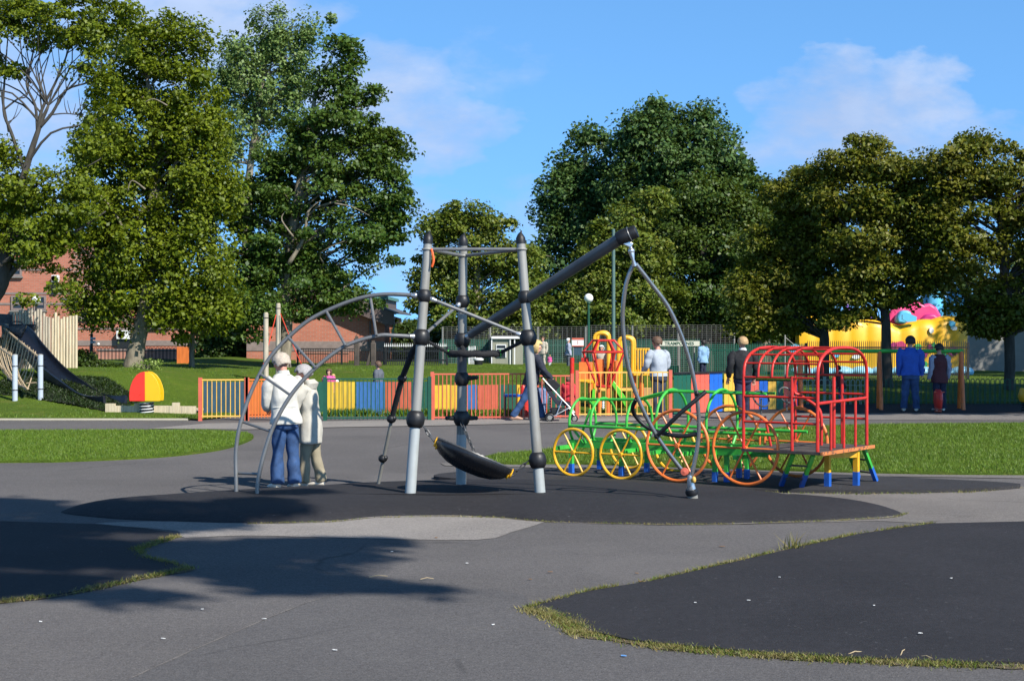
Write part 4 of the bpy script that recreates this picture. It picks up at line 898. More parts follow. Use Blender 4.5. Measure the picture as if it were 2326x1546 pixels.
for px, r_, top in ((1293, .33, 904), (1341, .33, 904), (1423, .33, 904), (1490, .42, 884), (1604, .42, 884)):
    t_ = tof(px, mid-r_); c = T(t_, mid, 0); zt = zof(top, c); c.z = zt-r_
    MB().ring(c, U, r_, .0185, 44, 8).build('boiler_hoop', 'grn', train)
    hz[px] = (t_, c.z, r_)
tA, zA, rA = hz[1293]; tC, zC, rC = hz[1423]; tD, zD, rD = hz[1490]; tE, zE, rE = hz[1604]; tcab = tof(1690, -.02)
for s in (-1, 1):
    MB().tube([T(tA, mid+s*rA, zA-.03), T(tC, mid+s*rA, zA-.03), T(tD, mid+s*rD, zA-.03), T(tE+1.0, mid+s*rD, zA-.03)], .02, 8).build('side_rail', 'grn', train)
    a = .35
    MB().tube([T(tA, mid+s*rA*.3, zA+rA*.95), T(tC, mid+s*rC*.3, zC+rC*.95), T(tD, mid+s*rD*.3, zD+rD*.95), T(tcab, mid+s*rD*.3, zD+rD*.95)], .0165, 8).build('top_rail', 'grn', train)
    MB().beam(T(tA-.05, mid+s*.28, .44), T(tcab+.1, mid+s*.28, .44), .05, .10).build('chassis_beam', 'grn', train)
for t_ in (tA+.02, tw[1][0], (tw[1][0]+tw[2][0])/2, tw[2][0], tw[3][0]-.15):
    MB().beam(T(t_, 0, .40), T(t_, W, .40), .05, .05).build('axle', 'grn', train)
mb = MB(); mb.tube([T(tA, mid-.3, zA-.03), T(tA+.22, mid-.3, .45), ], .018, 8); mb.tube([T(tA+.32, mid-.3, zA+.2), T(tA+.2, mid-.3, .62), T(tA+.25, mid-.3, .45)], .018, 8); mb.build('front_strut', 'grn', train)
for t_, o_ in ((tA+.05, .35), (tA+.05, 1.05), (tw[1][0]-.24, .4), (tw[1][0]-.24, 1.05), (tw[2][0]+.32, .4), (tw[2][0]+.32, 1.05), (tw[3][0]-.5, .45), (tw[3][0]-.5, 1.0)):
    lg = MB().box(T(t_, o_, .30), (.052, .052, .30), -TH).build('leg', 'grn', train); MB().box(T(t_, o_, .10), (.058, .058, .14), -TH).build('foot', 'blu', lg)
# cab
M['wornedge'] = mat('worn_orange_edge', (.55, .18, .05), .6, 0, .2, 6, chips=((.07, .05, .04), .56))
O0, O1 = -.04, 1.40
t0, t1 = tof(1689, O0), tof(1857, O0); tm = tof(1799, O0)
zp = .525; zs = 1.42; zr = 1.76
def arch(t_, z0, r_, zt=None):
    zt = zt or zr; w2 = (O1-O0)/2; m_ = (O0+O1)/2; pts = [T(t_, O0, z0)]
    if z0 < zs-.05: pts.append(T(t_, O0, zs-.1))
    for i in range(0, 25):
        a = PI-PI*i/24; e_ = .78
        pts.append(T(t_, m_+w2*math.copysign(abs(math.cos(a))**e_, math.cos(a)), zs-.02+(zt-zs+.02)*math.sin(a)**e_))
    if z0 < zs-.05: pts.append(T(t_, O1, zs-.1))
    pts.append(T(t_, O1, z0)); return MB().tube(pts, r_, 9)
arch(t0, zp, .0195).build('cab_arch', 'red', train); arch(t1, zp, .0215).build('cab_arch', 'red', train)
for px in (1722, 1753, 1787):
    arch(tof(px, O0), zs-.02, .015).build('roof_hoop', 'red', train)
for i in range(0, 9):
    a = PI-PI*i/8; w2 = (O1-O0)/2; m_ = (O0+O1)/2; e_ = .78
    o_ = m_+w2*math.copysign(abs(math.cos(a))**e_, math.cos(a)); z = zs-.02+(zr-zs+.02)*max(0, math.sin(a))**e_
    MB().tube([T(t0, o_, z), T(t1, o_, z)], .012, 8).build('roof_rail', 'red', train)
for o_ in (O0, O1):
    MB().tube([T(tm, o_, zp), T(tm, o_, zs)], .0195, 9).build('cab_post', 'red', train)
    for z, ta, tb_ in ((1.165, t0, t1), (.855, t0, t1)):
        MB().tube([T(ta, o_, z), T(tb_, o_, z)], .0145, 8).build('side_bar', 'red', train)
MB().tube([T(t1, O0, 1.10), T(t1, O1, 1.12)], .018, 8).build('rear_bar', 'red', train)
for f_ in (.26, .52, .76):
    MB().tube([T(t1, lerp(O0, O1, f_), zp), T(t1, lerp(O0, O1, f_), 1.10)], .017, 8).build('rear_upright', 'red', train)
MB().tube([T(t1-.12, lerp(O0, O1, .5), zp), T(t1-.12, lerp(O0, O1, .5), zs-.02)], .023, 8).build('cab_post', 'red', train)
MB().tube(cr([T(t0+.25, .9, 1.38), T(t0+.22, .9, 1.2), T(t0+.3, .95, 1.14), T(t0+.5, 1.0, 1.0), T(t0+.55, 1.0, .85), T(t0+.55, 1.0, zp)], 4), .02, 8).build('cab_lever', 'red', train)
MB().tube([T(t0+.04, .45, .9), T(t0+.1, .5, zp)], .016, 8).build('cab_lever', 'red', train)
mb = MB(); th = .032
for i in range(5):
    o_ = lerp(O0-.03, O1+.03, (i+.5)/5); mb.beam(T(t0-.02, o_, zp-.02), T(t1+.06, o_, zp-.02), (O1-O0+.06)/5-.008, th)
mb.build('platform', 'wooddark', train)
MB().beam(T(t1+.075, O0-.05, zp-.02), T(t1+.075, O1+.05, zp-.02), .03, .04).build('platform_edge', 'wornedge', train)
for px, o_ in ((1729, .75), (1787, 1.25)):
    t_ = tof(px, o_); c = T(t_, o_, 0); c.z = zof(905 if px < 1750 else 897, c)
    tl_ = (N*-.35+U*.7+Vector((0, 0, .5)))
    sw = MB().ring(c, tl_, .115, .012, 28, 7).build('steering_wheel', 'darktube', train); MB().tube([c, c-Vector((0, 0, .2))], .012, 6).build('column', 'darktube', sw)
# trestle leg and the two short ladders
t_ = t1+.02
for px, py in ((1880, 1101), (1945, 1099)):
    q = G(px, py, .06); tt = (q-T0).dot(U); oo = (q-T0).dot(N)
    lg = MB().box(T(tt, oo, .33), (.062, .062, .28), -TH).build('trestle_leg', 'yel', train); MB().box(T(tt, oo, .13), (.068, .068, .17), -TH).build('foot', 'blu', lg)
qa, qb = G(1880, 1101, .06), G(1945, 1099, .06)
MB().beam(Vector((qa.x, qa.y, .43)), Vector((qb.x, qb.y, .43)), .075, .07).build('trestle_bar', 'yel', train)
def ladder(tops, feet):
    for (a, ay, ao), (b, by) in zip(tops, feet):
        tt = tof(a, ao); p = T(tt, ao, zp-.04); q = G(b, by, .045)
        m1 = p.lerp(q, .58)
        lg = MB().beam(p, m1, .045, .045).build('ladder_rail', 'grn', train); MB().beam(m1, q, .05, .05).build('foot', 'blu', lg)
    (a, ay, ao), (b, by) = tops[0], feet[0]; p0 = T(tof(a, ao), ao, zp-.04); q0 = G(b, by, .045)
    (a, ay, ao), (b, by) = tops[1], feet[1]; p1 = T(tof(a, ao), ao, zp-.04); q1 = G(b, by, .045)
    for f_ in (.35, .75): MB().beam(p0.lerp(q0, f_), p1.lerp(q1, f_), .05, .02).build('tread', 'wooddark', train)
ladder(((1802, 0, O0+.05), (1847, 0, O0+.05)), ((1774, 1103), (1820, 1106)))
ladder(((1962, 0, O1-.1), (1924, 0, O1-.1)), ((1990, 1092), (1950, 1084)))
# ================================================================ coloured playground fences
def bars(mb, a, b, z0, z1, n, r, mi=0, pales=None):
    for i in range(n):
        p = a.lerp(b, (i+.5)/n); mb.tube([p+Vector((0, 0, z0)), p+Vector((0, 0, z1))], r, 6, mi=mi)
def railing(label, px0, px1, Y0, Y1, zt, zb, n, bm, rm, postm, group, posts=(1, 1), r=.010, name='railing'):
    a = Vector(((px0-CX)/F*Y0, Y0, 0)); b = Vector(((px1-CX)/F*Y1, Y1, 0))
    t_ = thing(name, a, label, 'railing', group)
    mb = MB(); bars(mb, a, b, zb, zt, n, r); mb.build('bars', bm, t_)
    for z in (zt, zb+.04): MB().beam(a+Vector((0, 0, z)), b+Vector((0, 0, z)), .03, .03).build('rail', rm, t_)
    for k, p in zip(posts, (a, b)):
        if k: MB().box(p+Vector((0, 0, (zt+.05)/2)), (.075, .075, zt+.05)).build('post', postm, t_)
    return t_
GR = 'railings round the toddler playground'
railing('yellow barred gate with faded red post before a dark blue board', 455, 560, 34.2, 34.3, .885, .06, 10, 'ylwbar', 'ylwbar', 'coral', GR)
railing('orange barred railing panel beside the woman in jeans', 562, 640, 34.3, 34.35, .885, .06, 11, 'org', 'org', 'coral', GR)
railing('dark green railing in front of the yellow and blue boards', 738, 976, 34.3, 34.4, .90, .02, 26, 'dgrn', 'dgrn', 'dgrn', GR, (1, 1), .009)
railing('long faded red railing behind the saucer seat and tower', 982, 1215, 34.5, 34.7, 1.0, .02, 25, 'coral', 'coral', 'coral', GR, (1, 0), .010)
railing('short red railing piece behind the pushchair', 1215, 1300, 34.9, 35.0, .95, .02, 8, 'coral', 'coral', 'coral', GR, (0, 1), .010)
railing('pale yellow barred gate in front of the climbing tower of orange panels', 1311, 1523, 35.0, 35.3, 1.02, .06, 18, 'ylwbar', 'ylwbar', 'coral', GR)
def boardfence(label, segs, Y0, Y1, px0, px1, zt, zb, mt='wood'):
    a = Vector(((px0-CX)/F*Y0, Y0, 0)); b = Vector(((px1-CX)/F*Y1, Y1, 0))
    # where a photo column meets the fence line
    def at(px):
        k = (px-CX)/F; d = b-a; s = (k*a.y-a.x)/(d.x-k*d.y); return a+d*s
    t_ = thing('board_fence', a, label, 'fence', 'painted board fences')
    for (x0, x1, m) in segs:
        p, q = at(x0), at(x1); L = (q-p).length; n = max(2, int(L/.14)); mb = MB()
        for i in range(n):
            u, v = p.lerp(q, (i+.03)/n), p.lerp(q, (i+.97)/n); z1 = zt-(.0 if m != 'blu2' else 0)+R.uniform(-.006, .006)
            mb.poly([u+Vector((0, 0, zb)), v+Vector((0, 0, zb)), v+Vector((0, 0, z1)), u+Vector((0, 0, z1))], (0, .022+.004*(i % 2), 0))
        mb.build('board_panel', m, t_, bevel=0)
    return t_, a, b, at
M['b_yel'] = mat('yellow_board', (.70, .44, .03), .6, 0, .22, 2.5, dirt=((.30, .22, .03), .5), stretch=(5, 5, .8))
M['b_blu'] = mat('blue_board', (.035, .135, .34), .6, 0, .2, 2.5, chips=((.35, .45, .6), .70, 6), stretch=(5, 5, 1.5))
M['b_red'] = mat('red_board', (.52, .105, .05), .6, 0, .2, 2.5, dirt=((.30, .07, .04), .5), stretch=(5, 5, .8))
M['b_grn'] = mat('green_board', (.01, .09, .055), .6, 0, .2, 2.5, chips=((.10, .26, .2), .72, 6), stretch=(5, 5, 1.5))
M['b_teal'] = mat('teal_board', (.03, .075, .11), .65, 0, .3, 2.5, stretch=(5, 5, .8))
M['b_org'] = mat('orange_board', (.62, .16, .03), .6, 0, .2, 2.5, stretch=(5, 5, .8))
boardfence('row of weathered boards painted yellow, blue, red and green behind green railings', [(462, 556, 'b_teal'), (557, 640, 'b_org'), (641, 735, 'b_grn'), (742, 808, 'b_yel'), (809, 874, 'b_blu'), (875, 935, 'b_red'), (936, 978, 'b_grn')], 36.2, 36.2, 460, 980, .775, .03)
boardfence('row of weathered boards behind the faded red railing', [(986, 1040, 'b_yel'), (1041, 1060, 'b_grn'), (1060, 1084, 'b_blu'), (1085, 1132, 'b_red'), (1133, 1172, 'b_grn'), (1173, 1190, 'b_yel'), (1191, 1225, 'b_red'), (1226, 1300, 'b_grn')], 36.2, 36.4, 982, 1305, .70, .14)
M['p_red'] = mat('smooth_red_board', (.66, .115, .075), .5, 0, .06, 2); M['p_blu'] = mat('smooth_blue_board', (.012, .115, .52), .5, 0, .06, 2); M['p_yel'] = mat('smooth_yellow_board', (.72, .42, .055), .5, 0, .06, 2); M['p_grn'] = mat('smooth_green_board', (.008, .095, .06), .5, 0, .08, 2)
_, a, b, at = boardfence('tall smooth board fence of green, red, blue and yellow panels beside the man in black', [(1530, 1569, 'p_grn'), (1570, 1611, 'p_red'), (1612, 1641, 'p_blu'), (1645, 1674, 'p_yel')], 36.4, 38.0, 1529, 1676, .95, .03)
MB().beam(at(1530)+Vector((0, -.03, .965)), at(1676)+Vector((0, -.03, .965)), .03, .04).build('cap_rail', 'blk', _)
boardfence('low smooth board fence of repeating coloured panels seen through the red cab', [(1703, 1724, 'p_red'), (1725, 1744, 'p_blu'), (1745, 1763, 'p_yel'), (1764, 1779, 'p_grn'), (1780, 1800, 'p_red'), (1801, 1812, 'p_blu')], 38.8, 38.8, 1702, 1814, .70, .02)
# blue cross bar strip seen behind the gate
# ---------------------------------------------------------------- climbing tower of panels
pt = thing('play_tower', P(1390, 934, 38.2), 'yellow and orange panelled play tower with two hooped entrances', 'play tower')
Yp = 38.4
def hoop(px0, px1, ptop, Y, pbot=935, m='yel', r=.045):
    a = P(px0, ptop+16, Y); b = P(px1, ptop+16, Y); w2 = (b.x-a.x)/2; cx = (a.x+b.x)/2; zt = P(0, ptop, Y).z; zb = max(.0, P(0, pbot, Y).z)
    pts = [Vector((a.x, Y, zb)), Vector((a.x, Y, a.z))]+[Vector((cx-w2*math.cos(PI*i/12), Y, a.z+(zt-a.z)*math.sin(PI*i/12)**.6)) for i in range(1, 12)]+[Vector((b.x, Y, b.z)), Vector((b.x, Y, zb))]
    return MB().tube(pts, r, 8)
hoop(1350, 1382, 756, 38.2).build('entrance_hoop', 'yel', pt); hoop(1357, 1384, 754, 39.2).build('entrance_hoop', 'yel', pt)
hoop(1405, 1437, 766, 38.2).build('entrance_hoop', 'yel', pt); hoop(1410, 1441, 765, 39.0).build('entrance_hoop', 'yel', pt)
def panel(x0, x1, y0, y1, Y, m, th=.03, nm='panel', slats=0):
    a, b = P(x0, y1, Y), P(x1, y0, Y); mb = MB()
    if slats:
        for i in range(slats):
            xx = lerp(a.x, b.x, (i+.5)/slats); mb.box((xx, Y, (a.z+b.z)/2), ((b.x-a.x)/slats*.55, th, b.z-a.z))
        mb.box(((a.x+b.x)/2, Y+.02, b.z-.02), (b.x-a.x, .03, .05)); mb.box(((a.x+b.x)/2, Y+.02, a.z+.04), (b.x-a.x, .03, .06))
    else: mb.box(((a.x+b.x)/2, Y, (a.z+b.z)/2), (b.x-a.x, th, b.z-a.z))
    return mb.build(nm, m, pt, bevel=.008)
panel(1440, 1476, 791, 846, 38.2, 'yel', nm='slatted_panel', slats=6); panel(1315, 1346, 822, 864, 38.0, 'org'); panel(1356, 1372, 815, 880, 38.3, 'org'); panel(1372, 1384, 800, 856, 38.6, 'b_org'); panel(1386, 1402, 818, 880, 38.4, 'org'); panel(1320, 1338, 812, 824, 38.4, 'red')
panel(1313, 1347, 861, 868, 37.9, 'yel', .9, 'deck'); panel(1348, 1440, 880, 886, 38.3, 'ylwbar', 1.0, 'deck'); panel(1436, 1478, 846, 852, 38.2, 'yel', .8, 'deck')
M['tanp'] = mat('tan_panel', (.50, .30, .12), .6, 0, .15, 3); panel(1440, 1500, 880, 930, 38.5, 'tanp'); panel(1400, 1420, 885, 925, 38.8, 'b_red')
for px, y0, m in ((1299, 812, 'red'), (1341, 826, 'org'), (1362, 870, 'org'), (1382, 870, 'org'), (1457, 850, 'org'), (1400, 820, 'org'), (1440, 850, 'org')):
    a, b = P(px, 936, 38.0), P(px, y0, 38.0); a.z = 0
    MB().tube([a, b], .055, 10).build('post', m, pt)
M['lime'] = mat('lime_plastic', (.12, .58, .04), .35, 0, .1, 4)
sl = MB(); sl.poly([P(1386, 868, 37.7), P(1394, 864, 37.7), P(1421, 901, 37.7), P(1421, 925, 37.7), P(1412, 910, 37.7)], (0, .5, 0)); sl.build('slide_chute', 'lime', pt, bevel=.01)
MB().poly([P(1346, 884, 37.8), P(1352, 884, 37.8), P(1352, 920, 37.8), P(1344, 920, 37.8)], (0, .3, 0)).build('panel', 'lime', pt)
for i in range(6):
    q = P(1370, 905+i*5, 37.6); MB().sphere(q, .035, 8, 6).build('bead', 'wht', pt)
# red lantern-shaped frame before it
lf = thing('lantern_climber', P(1371, 945, 36.2), 'red lantern-shaped climbing frame of tubes before the play tower', 'climbing frame')
Yl = 36.4; cx = P(1371, 800, Yl).x
def oc(py, r_, n=6):
    z = P(0, py, Yl).z; return [Vector((cx+math.cos(2*PI*i/n)*r_, Yl+math.sin(2*PI*i/n)*r_, z)) for i in range(n)]
r1, r2, r3 = oc(773, .245), oc(799, .475), oc(877, .15)
for q in (r1, r2, r3): MB().tube(q, .026, 8, True).build('ring_bar', 'red', lf)
for i in range(6):
    MB().tube([r1[i], r2[i], r3[i]], .026, 8).build('bent_tube', 'red', lf)
for x in (-.10, .10): MB().tube([Vector((cx+x, Yl, 0)), Vector((cx+x, Yl, r3[0].z))], .045, 10).build('post', 'org', lf)
# bead panel, small table and coloured pod behind the walking woman
bp = thing('bead_toy', P(1252, 950, 36.0), 'play panel of black and white bead columns behind the pushchair', 'play panel')
for px in (1229, 1240, 1250):
    a = P(px, 946, 36.0); a.z = 0; b = Vector((a.x, a.y, .55)); MB().tube([a, b], .014, 6).build('rod', 'blk', bp)
    for i in range(8): MB().sphere(Vector((a.x, a.y, .06+i*.062)), .032, 8, 5, (1, 1, .55)).build('bead', 'wht', bp)
tb_ = thing('play_table', P(1168, 950, 35.3), 'small blue topped table with black legs inside the faded red railing', 'table')
a = P(1168, 899, 35.3); MB().box((a.x, 35.3, .50), (.48, .4, .05)).build('table_top', 'blu', tb_, bevel=.01)
for s in (-1, 1):
    for q in (-1, 1): MB().box((a.x+s*.2, 35.3+q*.15, .24), (.035, .035, .47)).build('leg', 'blk', tb_)
pod = thing('play_pod', P(1186, 940, 35.8), 'rounded red and yellow play pod behind the walking woman', 'play pod')
a = P(1190, 945, 35.8); MB().loft([((a.x+.03, 35.8, 0), .12, .10), ((a.x+.03, 35.8, .35), .12, .1), ((a.x, 35.8, .62), .09, .08), ((a.x-.02, 35.8, .72), .03, .03)], 16).build('shell', 'red', pod)
MB().loft([((a.x-.13, 35.8, 0), .05, .09), ((a.x-.13, 35.8, .4), .05, .09), ((a.x-.09, 35.8, .66), .03, .05)], 12).build('side_shell', 'yel', pod)
def coil(mb, c, r_, h, n, rw, mi=0):
    pts = [c+Vector((math.cos(t_)*r_, math.sin(t_)*r_, h*t_/(2*PI*n))) for t_ in [2*PI*i/12 for i in range(n*12+1)]]
    mb.tube(pts, rw, 6, mi=mi)
# spring rocker near the slide: two leaves, half red and half yellow
rk = thing('spring_rocker', P(333, 946, 35.6), 'half red half yellow dome-shaped spring rocker on a coil beside the slide', 'spring rocker')
c = P(333, 945, 35.6); c.z = H(c.x, c.y); s = 35.6/F
def leafshape(sg, dy):
    pr = [(0, 843), (10, 845), (19, 851), (27, 862), (32, 874), (35, 886), (35.5, 897), (35, 909), (33, 910), (0, 910)]
    return [Vector((c.x+sg*x*s, 35.6+dy, P(0, y, 35.6).z)) for x, y in pr]
for dy in (-.18, .15):
    MB().poly(leafshape(-1, dy), (0, .03, 0)).build('side_panel', 'red2' if 'red2' in M else 'red', rk, bevel=.006); MB().poly(leafshape(1, dy), (0, .03, 0)).build('side_panel', 'yelb' if 'yelb' in M else 'yel', rk, bevel=.006)
MB().box((c.x, 35.62, P(0, 906, 35.6).z), (.5, .3, .05)).build('seat', 'blk', rk); MB().tube([P(316, 856, 35.6), P(350, 856, 35.6)], .018, 8).build('handle', 'blk', rk)
mb = MB(); coil(mb, Vector((c.x, 35.62, c.z+.02)), .15, P(0, 914, 35.6).z-c.z-.03, 4, .018); mb.build('spring', 'blk', rk); mb = MB(); coil(mb, Vector((c.x, 35.62, c.z+.06)), .152, P(0, 914, 35.6).z-c.z-.05, 4, .012); mb.build('spring', 'wht', rk)
# spring seat in the shade
rk2 = thing('spring_rocker', P(2131, 945, 37.3), 'narrow red spring seat seen end on before two people in the shade', 'spring rocker')
c = P(2131, 945, 37.3); c.z = .02
MB().loft([((c.x, 37.3, .12), .07, .22), ((c.x, 37.3, .3), .085, .3), ((c.x, 37.3, .48), .085, .25), ((c.x, 37.3, .56), .05, .12)], 14).build('body', 'red', rk2); mb = MB(); coil(mb, c, .075, .14, 3, .014); mb.build('spring', 'coral', rk2)
MB().tube([Vector((c.x-.12, 37.2, .5)), Vector((c.x+.12, 37.2, .5))], .014, 6).build('handle', 'coral', rk2)
rk3 = thing('spring_rocker', P(2330, 935, 38), 'dull yellow spring toy half cut off by the frame edge', 'spring rocker')
c = P(2328, 930, 38); c.z = .02; mb = MB(); mb.loft([((c.x, 38, .24), .10, .25), ((c.x, 38, .36), .15, .3), ((c.x-.02, 38, .48), .10, .2), ((c.x-.06, 38, .56), .05, .08)], 14); mb.build('body', 'yel', rk3); mb = MB(); coil(mb, c, .075, .24, 4, .014); mb.build('spring', 'blk', rk3)
# swing frame
sw = thing('toddler_swing_set', P(1998, 932, 38.8), 'orange legged toddler swing frame with green top bar in the shade', 'swing')
zt = P(0, 797, 38.8).z
for px in (1818, 1998, 2183):
    a = P(px, 930, 38.8); a.z = 0; a2 = a+Vector((-.04, -.35, 0)); a3 = a+Vector((.05, .35, 0)); t_ = Vector((a.x, a.y, zt))
    MB().tube([a2, t_], .05, 10).build('leg', 'org', sw); MB().tube([a3, t_], .05, 10).build('leg', 'org', sw)
MB().tube([P(1812, 797, 38.8), P(2187, 797, 38.8)], .05, 12).build('top_bar', 'grn', sw)
# hoop topped railing on the grass behind it
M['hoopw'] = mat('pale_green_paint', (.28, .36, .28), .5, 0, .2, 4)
def hooprail(label, x0, x1, Y, h, n, m, z0=0, name='hoop_railing', group='hoop topped railings', pr=.012):
    t_ = thing(name, Vector((x0, Y, H(x0, Y))), label, 'railing', group); mb = MB(); g = (x1-x0)/n
    for i in range(n):
        x = x0+g*(i+.5); hz_ = H(x, Y); w2 = g*.36
        mb.tube([Vector((x-w2, Y, hz_))]+[Vector((x-w2*math.cos(PI*k/6), Y, hz_+h-w2+w2*math.sin(PI*k/6))) for k in range(7)]+[Vector((x+w2, Y, hz_))], pr, 5)
    mb.build('hoops', m, t_)
    for zz_ in (.12, h*.78): MB().beam(Vector((x0, Y, H(x0, Y)+zz_)), Vector((x1, Y, H(x1, Y)+zz_)), .03, .012).build('rail', m, t_)
    for x in (x0, x1): MB().tube([Vector((x, Y, H(x, Y))), Vector((x, Y, H(x, Y)+h+.08))], .03, 8).build('post', m, t_)
    return t_
xx = lambda px, Y: (px-CX)/F*Y
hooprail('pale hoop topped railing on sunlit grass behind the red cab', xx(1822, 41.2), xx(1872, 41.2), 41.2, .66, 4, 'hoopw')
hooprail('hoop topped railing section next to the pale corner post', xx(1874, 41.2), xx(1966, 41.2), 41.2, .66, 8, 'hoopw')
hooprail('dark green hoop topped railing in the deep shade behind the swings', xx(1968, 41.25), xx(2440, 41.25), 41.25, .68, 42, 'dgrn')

# ================================================================ the slide hill
pal = thing('palisade', onland(90, 44), 'tall palisade of uneven weathered timber poles behind the slide', 'palisade')
x0, x1 = xx(22, 44), xx(176, 44); n = 23
prof = [(22, 712), (40, 706), (55, 700), (75, 702), (92, 700), (100, 712), (112, 718), (118, 722), (126, 706), (140, 722), (150, 720), (160, 712), (176, 716)]
for i in range(n):
    x = lerp(x0, x1, (i+.5)/n); px = x/44*F+CX; zt = 2
    for (a, ya), (b_, yb) in zip(prof, prof[1:]):
        if a <= px <= b_: zt = P(0, lerp(ya, yb, (px-a)/(b_-a)), 44).z
    h0 = H(x, 44); r_ = (x1-x0)/n/2
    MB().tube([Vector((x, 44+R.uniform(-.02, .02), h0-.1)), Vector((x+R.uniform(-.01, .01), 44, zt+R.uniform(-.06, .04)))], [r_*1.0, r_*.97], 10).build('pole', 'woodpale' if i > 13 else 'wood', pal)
slide = thing('slide', P(110, 870, 40), 'black plastic slide running down from a timber deck to the edged pit', 'slide')
pth = [P(28, 752, 42.4), P(48, 765, 42.0), P(75, 800, 41.2), P(120, 850, 40.0), P(165, 885, 38.8), P(205, 912, 37.9), P(240, 919, 37.2), P(262, 918, 36.9)]
sp_ = cr(pth, 5); side = Vector((.55, .25, 0)).normalized(); side = Vector((.62, .45, 0)).normalized()
mb = MB(); vs = []
for i, p in enumerate(sp_):
    t_ = i/(len(sp_)-1); w2 = .25; hgt = .20
    for (o_, z) in ((-w2-.05, hgt), (-w2, hgt+.01), (-w2*.92, .06), (-w2*.6, .0), (w2*.6, 0), (w2*.92, .06), (w2, hgt+.01), (w2+.05, hgt), (w2+.03, -.06), (-w2-.03, -.06)):
        vs.append(p+side*o_+Vector((0, 0, z)))
k = 10; n = len(sp_)
mb.add(vs, [(i*k+j, i*k+(j+1) % k, (i+1)*k+(j+1) % k, (i+1)*k+j) for i in range(n-1) for j in range(k)]+[tuple(range(k)), tuple((n-1)*k+j for j in range(k-1, -1, -1))])
mb.build('chute', 'plastic_blue', slide, angle=50)
hd = [(20, 736), (78, 736), (81, 741), (80, 748), (70, 762), (68, 775), (72, 782), (52, 775), (30, 760)]
MB().poly([P(a, b, 42.5) for a, b in hd], (0, .12, 0)).build('hood', 'plastic_black', slide, bevel=.02)
MB().poly([P(a, b, 41.6) for a, b in ((18, 738), (60, 738), (48, 768), (24, 764))], (0, .1, 0)).build('hood', 'plastic_black', slide, bevel=.02)
MB().tube([P(30, 734, 42.3)]+[P(38+14*math.cos(PI-PI*i/8)*.9, 734-4*math.sin(PI*i/8), 42.3) for i in range(9)]+[P(52, 736, 42.3)], .02, 6).build('grab_rail', 'darktube', slide)
MB().tube([P(163, 895, 38.8), onland(163, 38.8)], .035, 8).build('support_leg', 'galv', slide)
# the deck with its posts
dk = thing('slide_deck', onland(5, 42.8), 'dark timber slide deck with pale corner post', 'play deck')
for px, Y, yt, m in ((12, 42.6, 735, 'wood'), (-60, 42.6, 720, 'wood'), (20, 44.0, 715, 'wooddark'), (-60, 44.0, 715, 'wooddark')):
    f = onland(px, Y); MB().tube([f-Vector((0, 0, .1)), P(px, yt, Y)], .085, 10).build('post', m, dk)
mb = MB(); a, b = P(-60, 768, 42.6), P(20, 768, 42.6)
for i in range(9): mb.box((lerp(a.x, b.x, .5), 42.6+.17*i, a.z), (b.x-a.x, .16, .05))
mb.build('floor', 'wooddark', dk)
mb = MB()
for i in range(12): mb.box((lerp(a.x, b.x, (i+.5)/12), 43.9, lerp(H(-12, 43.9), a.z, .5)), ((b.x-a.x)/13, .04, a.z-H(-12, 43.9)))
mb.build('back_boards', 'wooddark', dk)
MB().poly([P(-4, 712, 42.9), P(28, 714, 42.9), P(28, 740, 42.9), P(-4, 740, 42.9)], (0, .06, 0)).build('dark_panel', 'plastic_black', dk)
# rope net bridge to two steel posts
gp = []
for px, pf, pt_, Y, lb in ((34, 908, 806, 37.0, 'pale grey steel post carrying the rope net, nearer the frame edge'), (92, 910, 806, 37.2, 'pale grey steel post carrying the rope net, nearer the slide foot')):
    f = onland(px, Y); top = P(px, pt_, Y); o = thing('steel_post', f, lb, 'post', 'steel posts of the rope bridge')
    MB().tube([f-Vector((0, 0, .1)), top], .062, 14).build('shaft', 'galvp' if 'galvp' in M else 'galv', o); MB().sphere(top, .062, 14, 8, (1, 1, .4)).build('cap', 'galv', o)
    for zz_ in (.30, .78): MB().ring(f.lerp(top, zz_), (0, 0, 1), .066, .012, 16, 6).build('clamp_band', 'darktube', o)
    gp.append((f, top))
nt = thing('rope_bridge', P(40, 870, 39), 'sagging tan rope net bridge leading up to the slide deck', 'rope bridge')
def rope(pts, r_=.02, nm='rope'): MB().tube(cr(pts, 4), r_, 6).build(nm, 'ropetan', nt)
pA, pB = gp[0][1], gp[1][1]; dA, dB = P(-40, 760, 42.4), P(6, 742, 42.4)
rope([pB-Vector((0, 0, .08)), pB.lerp(dB, .5)-Vector((0, 0, .05)), dB], .026, 'hand_rope'); rope([pA-Vector((0, 0, .08)), pA.lerp(dA, .5)-Vector((0, 0, .05)), dA], .026, 'hand_rope')
lo = []
for i in range(5):
    t_ = i/4; q = pB.lerp(dB, t_); q2 = pA.lerp(dA, t_); lo.append((q+q2)/2-Vector((0, 0, .78+.35*math.sin(PI*t_)*.5-.15*t_)))
rope(lo, .03, 'foot_rope')
for i in range(7):
    t_ = (i+.5)/7; j = t_*4; q = lo[int(j)].lerp(lo[min(4, int(j)+1)], j-int(j))
    for (u, v) in ((pB, dB), (pA, dA)):
        h0 = u.lerp(v, t_-.045); h1 = u.lerp(v, t_+.045)
        rope([h0, h0.lerp(q, .5)+Vector((0, 0, -.12)), q+(h0-h1)*.6, q+(h1-h0)*.6, h1.lerp(q, .5)+Vector((0, 0, -.12)), h1], .014, 'net_rope')
rope([P(60, 905-35, 37.3), P(92, 868, 37.2)], .016, 'tie_rope')
